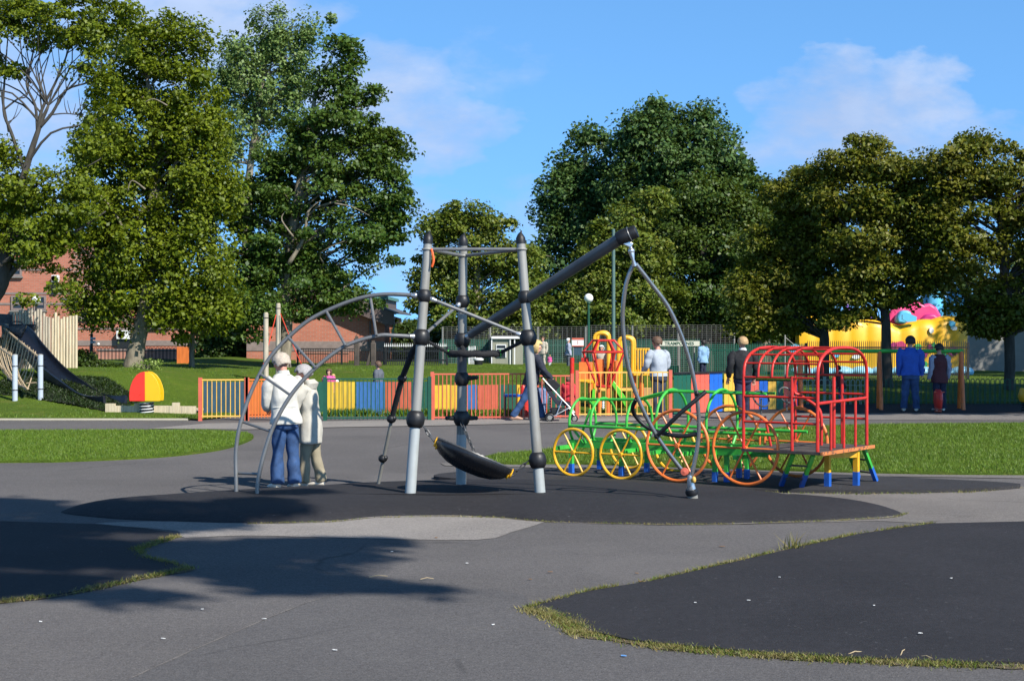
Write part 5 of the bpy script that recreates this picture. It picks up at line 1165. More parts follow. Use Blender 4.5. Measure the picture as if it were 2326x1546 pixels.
# timber edging of the pit
te = thing('timber_edging', onland(330, 35.75), 'low pale timber edging of stakes round the pit at the slide foot', 'edging')
for px0, px1, yt in ((240, 262, 916), (262, 306, 921), (306, 322, 915), (322, 392, 921), (392, 408, 914), (408, 445, 922)):
    Y = 35.75; a = onland(px0, Y); b = onland(px1, Y); n = max(1, int((px1-px0)/6)); mb = MB()
    for i in range(n):
        p = a.lerp(b, (i+.5)/n); zt = P(0, yt, Y).z; mb.box((p.x, Y+R.uniform(-.01, .01), (H(p.x, Y)+zt)/2), ((b.x-a.x)/n*.96, .10, zt-H(p.x, Y)))
    mb.build('board' if n > 3 else 'stake', 'woodpale', te)
flat('sand_pit', [(-9.1, 36.5), (-7.2, 36.5), (-7.2, 38.4), (-9.1, 38.4)], H(-8.2, 36.5)+.07, 'woodpale')
# two tall poles with a red rope
for px, pyt, pyb, Y, lb in ((604, 711, 872, 41.5, 'weathered timber pole of the rope swing, the shorter one'), (632, 690, 860, 43.5, 'weathered timber pole of the rope swing, the taller one')):
    f = onland(px, Y); o = thing('timber_pole', f, lb, 'pole', 'timber poles with a red rope'); q = P(px, pyt, Y)
    MB().tube([f-Vector((0, 0, .1)), q], [.075, .065], 12).build('shaft', 'wood', o); MB().tube([q, q+Vector((0, 0, .02))], .05, 10).build('cap', 'woodpale', o)
    MB().ring(q-Vector((0, 0, .12)), (0, 0, 1), .07, .012, 14, 6).build('rope_lashing', 'wooddark', o)
M['redrope'] = mat('red_rope', (.6, .05, .02), .8)
tag(MB().tube([P(627, 715, 43.4), P(612, 775, 42.4), P(592, 850, 41)], .012, 6).build('guy_rope', 'redrope'), 'thin red rope strung from the taller timber pole past the shorter one', 'rope')
tag(MB().tube([P(637, 712, 43.4), P(668, 790, 43.0), P(690, 838, 42.6)], .012, 6).build('guy_rope', 'redrope'), 'thin red rope slanting away from the taller timber pole behind the arched ladder', 'rope')

# ================================================================ lamps, column, signs, back fences
def globe_lamp(label, px, py, Y, r_, pm):
    f = onland(px, Y); c = P(px, py, Y); o = thing('globe_lamp', f, label, 'lamp', 'white globe lamps')
    MB().tube([f, Vector((c.x, c.y, f.z+.8)), Vector((c.x, c.y, c.z-r_))], [.07, .05, .035], 10).build('post', pm, o); MB().lathe([(.03, -r_-.06), (.07, -r_-.02), (.06, -r_+.02)], c, (0, 0, 1), 12).build('collar', pm, o); MB().sphere(c, r_, 20, 14).build('globe', 'globe', o)
globe_lamp('white globe lamp on thin post behind the play tower', 1337, 677, 52, .15, 'dgrn'); globe_lamp('white globe lamp in front of the brick building windows', 82, 682, 58, .16, 'blk')
M['gcol'] = mat('grey_green_paint', (.10, .17, .15), .45)
f = onland(1393.5, 50); o = thing('lamp_column', f, 'tall grey green column rising behind the steel boom', 'column'); MB().tube([f, P(1393.5, 800, 50), P(1393.5, 520, 50)], [.08, .06, .05], 12).build('shaft', 'gcol', o); MB().tube([f, f+Vector((0, 0, .9))], .09, 12).build('base_sleeve', 'gcol', o)
def palisade(label, px0, px1, Y, yt, n, m, group, tips=None, name='palisade_fence', r_=.012):
    x0, x1 = xx(px0, Y), xx(px1, Y); o = thing(name, Vector((x0, Y, H(x0, Y))), label, 'fence', group); zt = P(0, yt, Y).z; mb = MB(); tp = MB()
    for i in range(n):
        x = lerp(x0, x1, (i+.5)/n); h0 = H(x, Y); w2 = (x1-x0)/n*.30 if r_ > .013 else .012
        mb.poly([Vector((x-w2, Y, h0)), Vector((x+w2, Y, h0)), Vector((x+w2, Y, zt-.08)), Vector((x, Y, zt)), Vector((x-w2, Y, zt-.08))], (0, .012, 0))
        if tips: tp.poly([Vector((x-w2*1.6, Y-.01, zt-.10)), Vector((x+w2*1.6, Y-.01, zt-.10)), Vector((x, Y-.01, zt+.02))], (0, .03, 0))
    mb.build('pales', m, o, smooth=False)
    if tips: tp.build('pale_tips', tips, o, smooth=False)
    h0 = H(x0, Y)
    for z in (h0+.25, zt-.25): MB().box(((x0+x1)/2, Y+.03, z), (x1-x0, .04, .05)).build('rail', m, o)
    k = max(2, int((x1-x0)/2.6)+1)
    for i in range(k):
        x = lerp(x0, x1, i/(k-1)); MB().box((x, Y+.08, (h0+zt)/2-.05), (.08, .08, zt-h0-.1)).build('post', m, o)
M['gpal'] = mat('green_palisade_paint', (.010, .085, .055), .5, 0, .2, 3)
palisade('black pointed fence with white tips beside the gabled building', 872, 1015, 53, 780, 34, 'blk', 'pointed metal fences', 'wht')
palisade('green pointed palisade fence behind the beige kiosk', 1000, 1300, 56.6, 768, 74, 'gpal', 'pointed metal fences', None, r_=.02)
palisade('green pointed palisade fence behind the play tower and trampolines sign', 1302, 1590, 56.8, 768, 72, 'gpal', 'pointed metal fences', None, r_=.02)
palisade('green pointed palisade fence behind the man in black', 1592, 1830, 54.5, 778, 60, 'gpal', 'pointed metal fences', None, r_=.02)
palisade('dark thin barred fence in front of the bouncy castle', 1832, 2200, 53, 772, 84, 'blk', 'pointed metal fences')
def meshfence(label, px0, px1, Y, yt, n):
    x0, x1 = xx(px0, Y), xx(px1, Y); h0 = H(x0, Y); zt = P(0, yt, Y).z; o = thing('mesh_fence', Vector((x0, Y, h0)), label, 'fence', 'tall mesh fences'); mb = MB()
    nz = int((zt-h0)/.075)
    for i in range(nz+1): z = lerp(h0+.03, zt, i/nz); mb.beam(Vector((x0, Y, z)), Vector((x1, Y, z)), .007, .007)
    nx_ = int((x1-x0)/.16)
    for i in range(nx_+1): x = lerp(x0, x1, i/nx_); mb.beam(Vector((x, Y+.008, h0)), Vector((x, Y+.008, zt)), .006, .006)
    mb.build('mesh_panel', 'galv', o, smooth=False)
    for i in range(n): x = lerp(x0, x1, i/(n-1)); MB().tube([Vector((x, Y+.05, h0)), Vector((x, Y+.05, zt))], .035, 8).build('post', 'galv', o)
meshfence('tall wire mesh fence behind the kiosk and the square notice', 1005, 1330, 55.8, 742, 4); meshfence('tall wire mesh fence behind the trampolines sign', 1333, 1540, 55.8, 739, 3); meshfence('tall wire mesh fence at the end near the man in black', 1543, 1668, 55.8, 738, 2)
M['cream'] = mat('cream_board', (.62, .62, .50), .5, 0, .05, 3); M['txt'] = mat('green_lettering', (.015, .09, .05), .5)
def lettering(s, loc, size, m, parent, w_=None, rz=0):
    cu = bpy.data.curves.new('lettering', 'FONT'); cu.body = s; cu.size = size; cu.align_x = 'CENTER'; cu.align_y = 'CENTER'; cu.extrude = .003; cu.offset = size*.012
    t_ = bpy.data.objects.new('tmp', cu); COL.objects.link(t_); bpy.context.view_layer.update()
    me = bpy.data.meshes.new_from_object(t_.evaluated_get(bpy.context.evaluated_depsgraph_get())); bpy.data.objects.remove(t_)
    co_ = np.empty(len(me.vertices)*3, np.float32); me.vertices.foreach_get('co', co_); co_ = co_.reshape(-1, 3); k_ = (w_/(co_[:, 0].max()-co_[:, 0].min())) if w_ else 1
    out = np.stack([co_[:, 0]*k_, -co_[:, 2], co_[:, 1]], 1)+np.array((loc-root_loc(parent))[:]); me.vertices.foreach_set('co', out.astype(np.float32).ravel()); me.materials.clear(); me.materials.append(M[m]); me.update()
    o = bpy.data.objects.new('lettering', me); COL.objects.link(o); o.parent = parent; return o
Ys = 54.8; c = P(1543, 780, Ys); sg = thing('trampolines_sign', onland(1577, Ys), 'long cream sign reading TRAMPOLINES on the mesh fence', 'sign')
wd = (1589-1497)*Ys/F; MB().box(c, (wd, .03, 11*Ys/F)).build('board', 'cream', sg, bevel=.004)
lettering('TRAMPOLINES', c+Vector((0, -.022, 0)), .15, 'txt', sg, wd*.72)
for px in (1500, 1577): f = onland(px, Ys); MB().tube([f+Vector((0, .05, 0)), P(px, 776, Ys+.05)], .025, 8).build('post', 'galv', sg)
Ys = 55; c = P(1312.5, 777, Ys); nt_ = thing('notice_sign', P(1312, 845, Ys), 'square white notice with orange edging fixed to the mesh fence', 'sign')
MB().box(c, (27*Ys/F, .03, 19*Ys/F)).build('board', 'wht', nt_); MB().box(c+Vector((0, -.018, 7.5*Ys/F)), (27*Ys/F, .01, 4*Ys/F)).build('band', 'coral', nt_); MB().box(c+Vector((0, -.018, -8.5*Ys/F)), (27*Ys/F, .01, 2*Ys/F)).build('band', 'coral', nt_)
mb = MB(); mb.box(c+Vector((0, -.018, 0)), (.015, .008, .12)); mb.build('marks', 'coral', nt_); MB().box(c+Vector((0, .03, -.3)), (.3, .02, .3)).build('lower_board', 'b_teal', nt_)
for dx_ in (-.15, .15): MB().tube([P(1312, 845, Ys)+Vector((dx_, .03, -.02)), c+Vector((dx_, .03, .1))], .02, 6).build('post', 'galv', nt_)
# kiosk
M['beige'] = mat('beige_boarding', (.25, .25, .19), .7, 0, .12, 3, stretch=(8, 8, .6))
Yk = 55.0; f = onland(1150, Yk); kk = thing('kiosk', f, 'small beige boarded kiosk with white frame and square window', 'kiosk')
def kb(x0, x1, y0, y1, Y, m, nm, d=.05, par=None):
    a, b = P(x0, y1, Y), P(x1, y0, Y); return MB().box(((a.x+b.x)/2, Y+d/2, (a.z+b.z)/2), (b.x-a.x, d, b.z-a.z)).build(nm, m, par or kk)
kb(1119, 1160, 770, 843, Yk, 'beige', 'front_wall', 1.6); kb(1160, 1188, 782, 843, Yk+.1, 'beige', 'side_wall', 1.6); kb(1116, 1190, 764, 769, Yk-.1, 'wht', 'roof_edge', 1.9)
for x in (1117, 1159, 1169): kb(x-1.2, x+1.2, 769, 844, Yk-.06, 'wht', 'frame_post', .06)
wn = kb(1127, 1150, 782, 812, Yk-.03, 'wht', 'window', .04); kb(1129, 1148, 784, 790, Yk-.045, 'glass', 'pane', .02, wn); kb(1129, 1148, 793, 811, Yk-.045, 'glass', 'pane', .02, wn)
Yg = 54.5; gt = thing('mesh_gate', onland(1072, Yg), 'narrow white mesh gate next to the kiosk', 'gate'); a = onland(1065, Yg); b = onland(1079, Yg); zt = P(0, 786, Yg).z; mb = MB(); mb.tube([a, Vector((a.x, Yg, zt)), Vector((b.x, Yg, zt)), b], .02, 6); mb.build('frame', 'wht', gt); mb = MB()
for i in range(1, 5): mb.beam(Vector((lerp(a.x, b.x, i/5), Yg, a.z)), Vector((lerp(a.x, b.x, i/5), Yg, zt)), .012, .012)
for i in range(1, 14): mb.beam(Vector((a.x, Yg+.01, lerp(a.z, zt, i/14))), Vector((b.x, Yg+.01, lerp(a.z, zt, i/14))), .012, .012)
mb.build('mesh_panel', 'wht', gt)
Yb = 53.5; f = onland(1087, Yb); bn = thing('litter_bin', f, 'squat black bin with white rim on the grass beside the mesh gate', 'bin'); MB().lathe([(.13, 0), (.15, .2), (.16, .24)], f, (0, 0, 1), 16).build('body', 'blk', bn); MB().lathe([(.17, .24), (.17, .29), (.1, .32), (0, .32)], f, (0, 0, 1), 16).build('lid', 'wht', bn)

# ================================================================ bouncy castle behind the fence
M['cas_y'] = mat('yellow_vinyl', (.80, .42, .010), .45, 0, .06, 2); M['cas_b'] = mat('light_blue_vinyl', (.12, .48, .72), .4, 0, .08, 2); M['cas_p'] = mat('pink_vinyl', (.72, .06, .20), .4, 0, .08, 2); M['cas_v'] = mat('violet_vinyl', (.24, .10, .62), .4, 0, .08, 2); M['cas_r'] = mat('magenta_vinyl', (.45, .03, .18), .4, 0, .1, 2); M['cas_bw'] = mat('pale_blue_vinyl', (.30, .62, .80), .4, 0, .25, 6, stretch=(3, 3, .3)); M['cas_g'] = mat('green_vinyl', (.04, .40, .10), .4, 0, .1, 2)
Yc = 58.0; cs_ = thing('bouncy_castle', onland(2000, Yc), 'big yellow, pink and blue inflatable castle glimpsed under the maples', 'bouncy castle')
x0, x1 = xx(1812, Yc), xx(2192, Yc); h0 = H(x1, Yc); mb = MB(); n = 60; vs = []
for i in range(n+1):
    t_ = i/n; x = lerp(x0, x1, t_); px = x/Yc*F+CX; zt = P(0, 722-6*abs(math.sin(t_*PI*5))+17*math.exp(-((px-2045)/55)**2), Yc).z; bu = -.05*abs(math.sin(t_*PI*10))-.25*0
    for (dy, z) in ((bu-.30, h0+.3), (bu-.34, h0+.9), (bu-.28, zt-.35), (bu-.18, zt-.12), (.05, zt), (.5, zt-.1), (.5, h0+.3)): vs.append((x, Yc+dy, z))
mb.add(vs, [(i*7+j, i*7+j+1, (i+1)*7+j+1, (i+1)*7+j) for i in range(n) for j in range(6)]+[tuple(range(7)), tuple(n*7+j for j in range(6, -1, -1))])
mb.build('wall', 'cas_y', cs_, angle=70)
mb = MB()
for i in range(9): x = lerp(x0-.3, x1+.1, (i+.5)/9); mb.sphere((x, Yc-.5, h0+.20), (x1-x0)/9*.66, 16, 10, (1, .8, .46))
mb.build('base_tube', 'cas_bw', cs_)
def tower_(px, w, yt, m, nm='turret', Y=Yc+1.2, top=None):
    x = xx(px, Y); r_ = w/2*Y/F; z = P(0, yt, Y).z; MB().lathe([(r_, h0-z), (r_, -.5), (r_*.97, -.3), (r_*.8, -.12), (r_*.45, -.02), (0, 0)], Vector((x, Y, z)), (0, 0, 1), 18).build(nm, m, cs_)
    if top: MB().lathe([(r_*1.25, 0), (r_*.7, r_*1.2), (0, r_*2.6)], Vector((x, Y, z)), (0, 0, 1), 18).build('turret_roof', top, cs_)
tower_(1975, 34, 742, 'cas_b', top='cas_v'); 
def backshape(m, Y, *px):
    MB().poly([P(a_, b_, Y) for a_, b_ in px], (0, .5, 0)).build('backdrop', m, cs_, bevel=.08)
backshape('cas_p', Yc+.5, (2016, 770), (2016, 724), (2026, 704), (2040, 694), (2054, 700), (2066, 690), (2084, 684), (2100, 692), (2112, 688), (2128, 698), (2138, 716), (2138, 770))
backshape('cas_b', Yc-.05, (2038, 734), (2038, 720), (2048, 706), (2062, 704), (2072, 710), (2070, 724), (2056, 736))
backshape('cas_r', Yc+.2, (2092, 770), (2092, 726), (2104, 714), (2122, 712), (2140, 724), (2140, 770))
backshape('cas_v', Yc+.8, (1952, 760), (1952, 726), (1962, 708), (1974, 722), (1986, 706), (1996, 724), (1996, 760))
tower_(2120, 44, 640, 'cas_b', Y=Yc+2, top='cas_v'); tower_(1925, 26, 722, 'cas_y', top='cas_v'); tower_(2170, 40, 655, 'cas_b', Y=Yc+2.4)
def patch(px, py, rx, ry, m, sh=6, rot=.3):
    c = P(px, py, Yc-.42); pts = [c+Vector((math.cos(2*PI*i/sh+rot)*rx*Yc/F*R.uniform(.8, 1.1), 0, math.sin(2*PI*i/sh+rot)*ry*Yc/F*R.uniform(.8, 1.1))) for i in range(sh)]; MB().poly(pts, (0, .12, 0)).build('motif', m, cs_)
for q in ((2066, 722, 20, 10, 'cas_b'), (2046, 787, 16, 13, 'cas_p'), (2030, 786, 8, 10, 'cas_r'), (2086, 788, 9, 8, 'cas_g'), (2098, 805, 10, 8, 'cas_r'), (2113, 790, 6, 10, 'cas_r'), (2122, 785, 6, 9, 'cas_g'), (2145, 810, 8, 10, 'cas_g'), (2166, 798, 12, 12, 'cas_r'), (2168, 803, 5, 5, 'wht'), (2163, 735, 8, 8, 'cas_b'), (2116, 750, 6, 8, 'wht'), (2168, 745, 8, 6, 'wht'), (1822, 745, 8, 6, 'wht'), (1945, 810, 10, 6, 'wht'), (1900, 806, 9, 7, 'cas_b'), (2045, 840, 22, 4, 'cas_r'), (2100, 828, 9, 8, 'cas_g')): patch(*q)
f = onland(1806, 57); pr_ = thing('parasol', f, 'low blue parasol beyond the green palisade next to the castle', 'parasol'); q = P(1806, 783, 57); MB().lathe([(.38, -.26), (.36, -.2), (.24, -.06), (.05, .02), (0, .03)], q, (0, 0, 1), 12).build('canopy', 'cas_bp' if 'cas_bp' in M else 'cas_v2' if 'cas_v2' in M else 'cas_b', pr_); MB().tube([f, q], .02, 8).build('pole', 'galv', pr_)
f = onland(1783, 54); q = P(1783, 755, 54); o = thing('sign_post', f, 'thin pale metal post at the fence corner by the parasol', 'post'); MB().tube([f, q], .03, 8).build('shaft', 'galv', o); MB().tube([q-Vector((0, 0, .15)), q+Vector((.35, 0, -.45))], .012, 6).build('brace', 'galv', o)
# pale rendered wall in the shade at the frame edge
M['render'] = mat('pale_render', (.24, .23, .205), .8, 0, .1, 2)
Yw = 63; a = onland(2180, Yw); b = onland(2560, Yw); w_ = thing('rendered_wall', a, 'pale rendered wall dappled with light behind the shaded grass', 'wall'); zt = P(0, 730, Yw).z; MB().box(((a.x+b.x)/2, Yw, (a.z+zt)/2), (b.x-a.x, .3, zt-a.z)).build('wall_body', 'render', w_); MB().box(((a.x+b.x)/2, Yw, zt+.05), (b.x-a.x+.1, .4, .1)).build('coping', 'concrete', w_)

# ================================================================ brick buildings
def brick(name, col, col2, band=None):
    m, t, b = new_mat(name); tcx = t.nodes.new('ShaderNodeTexCoord').outputs['Object']; mp = t.nodes.new('ShaderNodeMapping'); mp.inputs['Rotation'].default_value = (PI/2, 0, 0); t.links.new(tcx, mp.inputs['Vector'])
    bt = t.nodes.new('ShaderNodeTexBrick'); bt.inputs['Scale'].default_value = 1; bt.inputs['Brick Width'].default_value = .225; bt.inputs['Row Height'].default_value = .075; bt.inputs['Mortar Size'].default_value = .008
    bt.inputs['Color1'].default_value = (*col, 1); bt.inputs['Color2'].default_value = (*col2, 1); bt.inputs['Mortar'].default_value = (.36, .24, .18, 1); t.links.new(mp.outputs[0], bt.inputs['Vector'])
    n_ = rng(t, noise(t, .9, 5, .65, tcx), .3, .7); c_ = mix_rgb(t, n_, mix_rgb(t, 1, bt.outputs[0], (.82,)*3, 'MULTIPLY'), bt.outputs[0]); t.links.new(c_, b.inputs['Base Color']); b.inputs['Roughness'].default_value = .85; return m
M['brick'] = brick('red_brick', (.52, .165, .095), (.43, .13, .075)); M['brick2'] = brick('pink_brick', (.55, .24, .17), (.48, .20, .14)); M['band'] = mat('grey_brick_band', (.22, .17, .15), .85); M['roofg'] = mat('green_roof_edge', (.10, .24, .19), .5); M['fascia'] = mat('brown_fascia', (.12, .085, .075), .6); M['slate'] = mat('slate', (.09, .09, .095), .7)
def bldg_box(root, x0, x1, Y, D, z0, z1, m, nm='wall'): return MB().box(((x0+x1)/2, Y+D/2, (z0+z1)/2), (x1-x0, D, z1-z0)).build(nm, m, root)
def window(root, x0, y0, x1, y1, Y, nm='window', fr='band'):
    a, b = P(x0, y1, Y), P(x1, y0, Y); c = (a+b)/2; w_, h_ = b.x-a.x, b.z-a.z; fm = MB()
    for s in (-1, 1): fm.box((c.x+s*w_/2, Y-.02, c.z), (.09, .12, h_+.09)); fm.box((c.x, Y-.018, c.z+s*h_/2), (w_-.09, .116, .09))
    o = fm.build(nm, fr, root); MB().box((c.x, Y-.004, c.z), (w_-.09, .02, h_-.09)).build('pane', 'glass', o); MB().box((c.x, Y-.05, a.z-.09), (w_+.2, .2, .07)).build('sill', 'concrete', o); return o
Y1 = 74.0; A = thing('brick_building', onland(40, Y1), 'two storey red brick building with square windows behind the palisade', 'building')
h0 = .3; xa, xb = xx(-260, Y1), xx(166, Y1); zt = P(0, 540, Y1).z
bldg_box(A, xa, xb, Y1, 9, h0, zt, 'brick'); bldg_box(A, xa-.2, xb+.2, Y1-.2, 9.4, zt, zt+.3, 'fascia', 'roof')
for y in (666, 690, 612): MB().box(((xa+xb)/2, Y1+.0, P(0, y, Y1).z), (xb-xa-.01, .05, .10)).build('brick_band', 'band', A)
for x in (-90, -40, 28, 80): window(A, x, 673, x+23, 702, Y1)
for x in (-60, 20): window(A, x, 590, x+28, 625, Y1)
def acunit(label, px0, px1, y0, y1, Y):
    a, b = P(px0, y1, Y), P(px1, y0, Y); c = (a+b)/2; o = thing('air_conditioner', Vector((c.x, Y, a.z)), label, 'air conditioner', 'wall mounted air conditioners'); w_, h_ = b.x-a.x, b.z-a.z
    MB().box((c.x, Y-.17, c.z), (w_, .30, h_)).build('casing', 'wht', o, bevel=.02); MB().lathe([(0, 0), (h_*.36, 0), (h_*.40, .012), (h_*.42, 0)], (c.x-w_*.14, Y-.325, c.z), (0, -1, 0), 22).build('fan_grille', 'band', o); MB().box((c.x, Y-.12, a.z-.22), (w_*.96, .2, .40)).build('bracket_box', 'blk', o); return o
acunit('white air conditioner low on the long brick wall beside the leaning trunk', 268, 299, 750, 770, 68.0); acunit('small white air conditioner high on the two storey brick building', 121, 136, 625, 641, Y1)
Y2 = 68.0; B = thing('brick_building', onland(300, Y2), 'long low red brick building with grey bands behind the leaning tree', 'building')
xa, xb = xx(150, Y2), xx(560, Y2); zt = P(0, 688, Y2).z; bldg_box(B, xa, xb, Y2, 5.5, h0, zt, 'brick'); bldg_box(B, xa-.15, xb+.15, Y2-.25, 6, zt, zt+.22, 'slate', 'roof')
for y in (727, 746, 779): MB().box(((xa+xb)/2, Y2, P(0, y, Y2).z), (xb-xa-.01, .05, .22 if y == 779 else .09)).build('brick_band', 'band', B)
window(B, 180, 709, 218, 718, Y2); window(B, 340, 712, 380, 740, Y2); window(B, 460, 730, 500, 770, Y2)
MB().lathe([(.0, 0), (.05, .0), (.055, .03), (0, .05)], P(224, 781, Y2-.02), (0, -1, 0), 14).build('vent', 'wht', B)
Y3 = 58.0; lw = thing('garden_wall', onland(300, Y3), 'low pinkish brick wall with coping behind the leaning trunk', 'wall'); xa, xb = xx(222, Y3), xx(407, Y3); zt = P(0, 796, Y3).z; bldg_box(lw, xa, xb, Y3, .25, h0, zt, 'brick2', 'wall_body'); bldg_box(lw, xa-.04, xb+.04, Y3-.04, .33, zt, zt+.06, 'band', 'coping')
hooprail('black hoop topped railing in front of the pinkish brick wall', xx(205, 54), xx(420, 54), 54, .55, 26, 'blk', group='black railings before the brick walls', pr=.010)
def plainrail(label, px0, px1, Y, h, n):
    x0, x1 = xx(px0, Y), xx(px1, Y); o = thing('railing', Vector((x0, Y, H(x0, Y))), label, 'railing', 'black railings before the brick walls'); mb = MB(); a, b = Vector((x0, Y, 0)), Vector((x1, Y, 0)); z = H(x0, Y); bars(mb, a, b, z, z+h, n, .010); mb.build('bars', 'blk', o)
    for q in (z+.08, z+h): MB().beam(Vector((x0, Y, q)), Vector((x1, Y, q)), .03, .03).build('rail', 'blk', o)
    for x in (x0, (x0+x1)/2, x1): MB().box((x, Y, z+h/2), (.05, .05, h+.1)).build('post', 'blk', o)
plainrail('plain black railing in front of the gabled brick building', 676, 876, 54, .62, 52)
tag(MB().box(onland(420, 50.5)+Vector((0, 0, .3)), (.5, .06, .6)).build('timber_hoarding', 'b_org'), 'small orange timber panel beside the thin pale trunk', 'panel')
# fingerpost
Yf = 50; f = onland(208, Yf); q = P(208, 760, Yf); o = thing('signpost', f, 'black post with two small white finger signs by the palisade end', 'signpost'); MB().tube([f, q], .045, 10).build('post', 'blk', o); MB().sphere(q, .05, 10, 8).build('finial', 'blk', o)
for z in (.12, .23): MB().box(q+Vector((.06, -.06, -z)), (.16, .025, .075)).build('sign_arm', 'wht', o); 
for z in (.12, .23): MB().box(q+Vector((.05, -.075, -z)), (.11, .006, .02)).build('marks', 'blk', o)
# gabled building
Y4 = 60.0; C_ = thing('gabled_building', onland(780, Y4), 'red brick building with deep brown gable fascia and green roof edge', 'building'); xa, xb = xx(560, Y4), xx(874, Y4); xm = xx(700, Y4); ze = P(0, 735, Y4).z; zr_ = P(0, 655, Y4).z
MB().poly([Vector((xa, Y4, h0)), Vector((xb, Y4, h0)), Vector((xb, Y4, ze+.25)), Vector((xm, Y4, zr_-.2)), Vector((xa, Y4, ze+.25))], (0, 9, 0)).build('wall', 'brick', C_)
rv = [P(896, 738, Y4-.5), P(894, 710, Y4-.5), P(819, 683, Y4-.5), P(700, 640, Y4-.5), P(700, 664, Y4-.5), P(812, 712, Y4-.5), P(874, 737, Y4-.5)]
MB().poly(rv, (0, .25, 0)).build('gable_fascia', 'fascia', C_); MB().poly([P(896, 712, Y4-.5), P(896, 708, Y4-.5), P(700, 634, Y4-.5), P(700, 640, Y4-.5)], (0, 10, 0)).build('roof', 'slate', C_)
MB().poly([P(504, 712, Y4-.5), P(504, 708, Y4-.5), P(700, 634, Y4-.5), P(700, 640, Y4-.5)], (0, 10, 0)).build('roof', 'slate', C_)
a, b = P(812, 682, Y4+3), P(890, 675, Y4+3); MB().box(((a.x+b.x)/2, Y4+4, (a.z+b.z)/2), (b.x-a.x, 6, b.z-a.z)).build('roof_edge', 'roofg', C_); a, b = P(812, 712, Y4+3), P(887, 682, Y4+3); MB().box(((a.x+b.x)/2, Y4+4, (a.z+b.z)/2), (b.x-a.x-.1, 5.8, b.z-a.z)).build('upper_wall', 'fascia', C_)
MB().box(((xa+xb)/2, Y4, P(0, 786, Y4).z), (xb-xa-.01, .05, .36)).build('brick_band', 'band', C_); MB().tube([P(841, 730, Y4-.1), P(841, 836, Y4-.1)], .04, 8).build('downpipe', 'fascia', C_); MB().tube([P(895, 738, Y4-.4), P(885, 800, Y4-.2)], .035, 8).build('downpipe', 'roofg', C_)
lw2 = thing('garden_wall', onland(732, 57), 'low red brick wall below the gabled building', 'wall'); xa, xb = xx(672, 57), xx(790, 57); bldg_box(lw2, xa, xb, 57, .25, h0, P(0, 802, 57).z, 'brick', 'wall_body'); z = P(0, 802, 57).z; bldg_box(lw2, xa-.03, xb+.03, 56.97, .31, z, z+.05, 'brick2', 'coping')
for px, yt, lb, le in ((810, 768, 'dark carved timber post standing before the gabled building', 0), (848, 778, 'dark leaning timber post next to the carved one', .12)):
    f = onland(px, 52); q = P(px, yt, 52); o = thing('timber_post', f, lb, 'post', 'dark timber posts'); MB().box((f+q)/2, (.17, .15, (q-f).length)).build('shaft', 'wooddark', o, bevel=.02); MB().box(q+Vector((0, 0, .03)), (.10, .10, .08)).build('cap', 'wooddark', o)
    if le: MB().beam(f+Vector((-.22, 0, 0)), q, .08, .08).build('brace', 'wooddark', o)
# a far row of roofs and trees closing the horizon
for i, (cx, w_, yt, Y, lb) in enumerate(((-250, 260, 690, 120, 'far dark tree belt beyond the brick building'), (640, 300, 700, 118, 'far dark tree belt behind the gabled building'), (930, 120, 730, 110, 'far dark tree belt behind the white tipped fence'), (1250, 320, 700, 125, 'far dark tree belt behind the kiosk and mesh fence'), (1750, 320, 690, 122, 'far dark tree belt behind the green palisade'), (2350, 380, 640, 118, 'far dark tree belt behind the pale wall'))):
    b = pb(Y, (cx, (yt+830)/2, w_, (830-yt)/2), dz=.15); f = onland(cx, Y)
    tree('tree_belt', lb, [(f, .3), (Vector((f.x, f.y, 2)), .2), (b[0][0], .1)], b, 150, 46, .5, 'lf_bush', 90+i, group='far tree belts', cs=(1.0, 1.9), limbs=.02, cat='tree')
# ================================================================ people
M['skin'] = mat('skin', (.56, .30, .21), .55, 0, .08, 6); M['skinred'] = mat('ruddy_skin', (.56, .25, .17), .55, 0, .1, 6); M['eye'] = mat('eye_dark', (.02, .015, .012), .3)
M['hairgrey'] = mat('silver_hair', (.36, .34, .33), .7, 0, .25, 25, .5, 60, stretch=(4, 4, 1)); M['hairwhite'] = mat('blonde_grey_hair', (.46, .39, .31), .7, 0, .25, 25, .5, 60, stretch=(4, 4, 1)); M['hairblond'] = mat('blonde_hair', (.62, .42, .16), .65, 0, .22, 25, .5, 60, stretch=(4, 4, 1)); M['hairsandy'] = mat('sandy_hair', (.42, .27, .13), .7, 0, .25, 25, .5, 60); M['hairbrown'] = mat('brown_hair', (.11, .06, .035), .65, 0, .3, 25, .5, 60); M['hairdark'] = mat('dark_hair', (.018, .014, .012), .6, 0, .3, 25, .5, 60)
def cloth(n, c, v=.12, b=.5): M[n] = mat(n, c, .85, 0, v, 7, b, 16); return n
cloth('cream_coat', (.56, .54, .48)); cloth('beige_coat', (.47, .44, .37)); cloth('denim', (.024, .062, .155), .45); cloth('khaki_trousers', (.30, .255, .17)); cloth('black_jumper', (.012, .012, .014)); cloth('navy_jacket', (.02, .022, .035)); cloth('pale_blue_shirt', (.36, .40, .45)); cloth('dark_jeans', (.03, .04, .065), .3); cloth('blue_shirt', (.02, .09, .42)); cloth('maroon_top', (.08, .02, .025)); cloth('pink_top', (.72, .10, .30)); cloth('red_coat', (.62, .03, .05)); cloth('grey_top', (.09, .10, .12)); cloth('white_cloth', (.72, .72, .70)); cloth('sky_shirt', (.22, .38, .58)); cloth('beige_top', (.45, .40, .32)); cloth('denim_light', (.14, .20, .34), .3); cloth('navy_trousers', (.015, .02, .05)); cloth('grey_sleeve', (.30, .33, .42))
M['shoe_white'] = mat('pale_shoe', (.66, .60, .50), .5, 0, .1, 9); M['shoe_dark'] = mat('dark_shoe', (.03, .028, .027), .5); M['shoe_tan'] = mat('tan_shoe', (.45, .26, .17), .5)
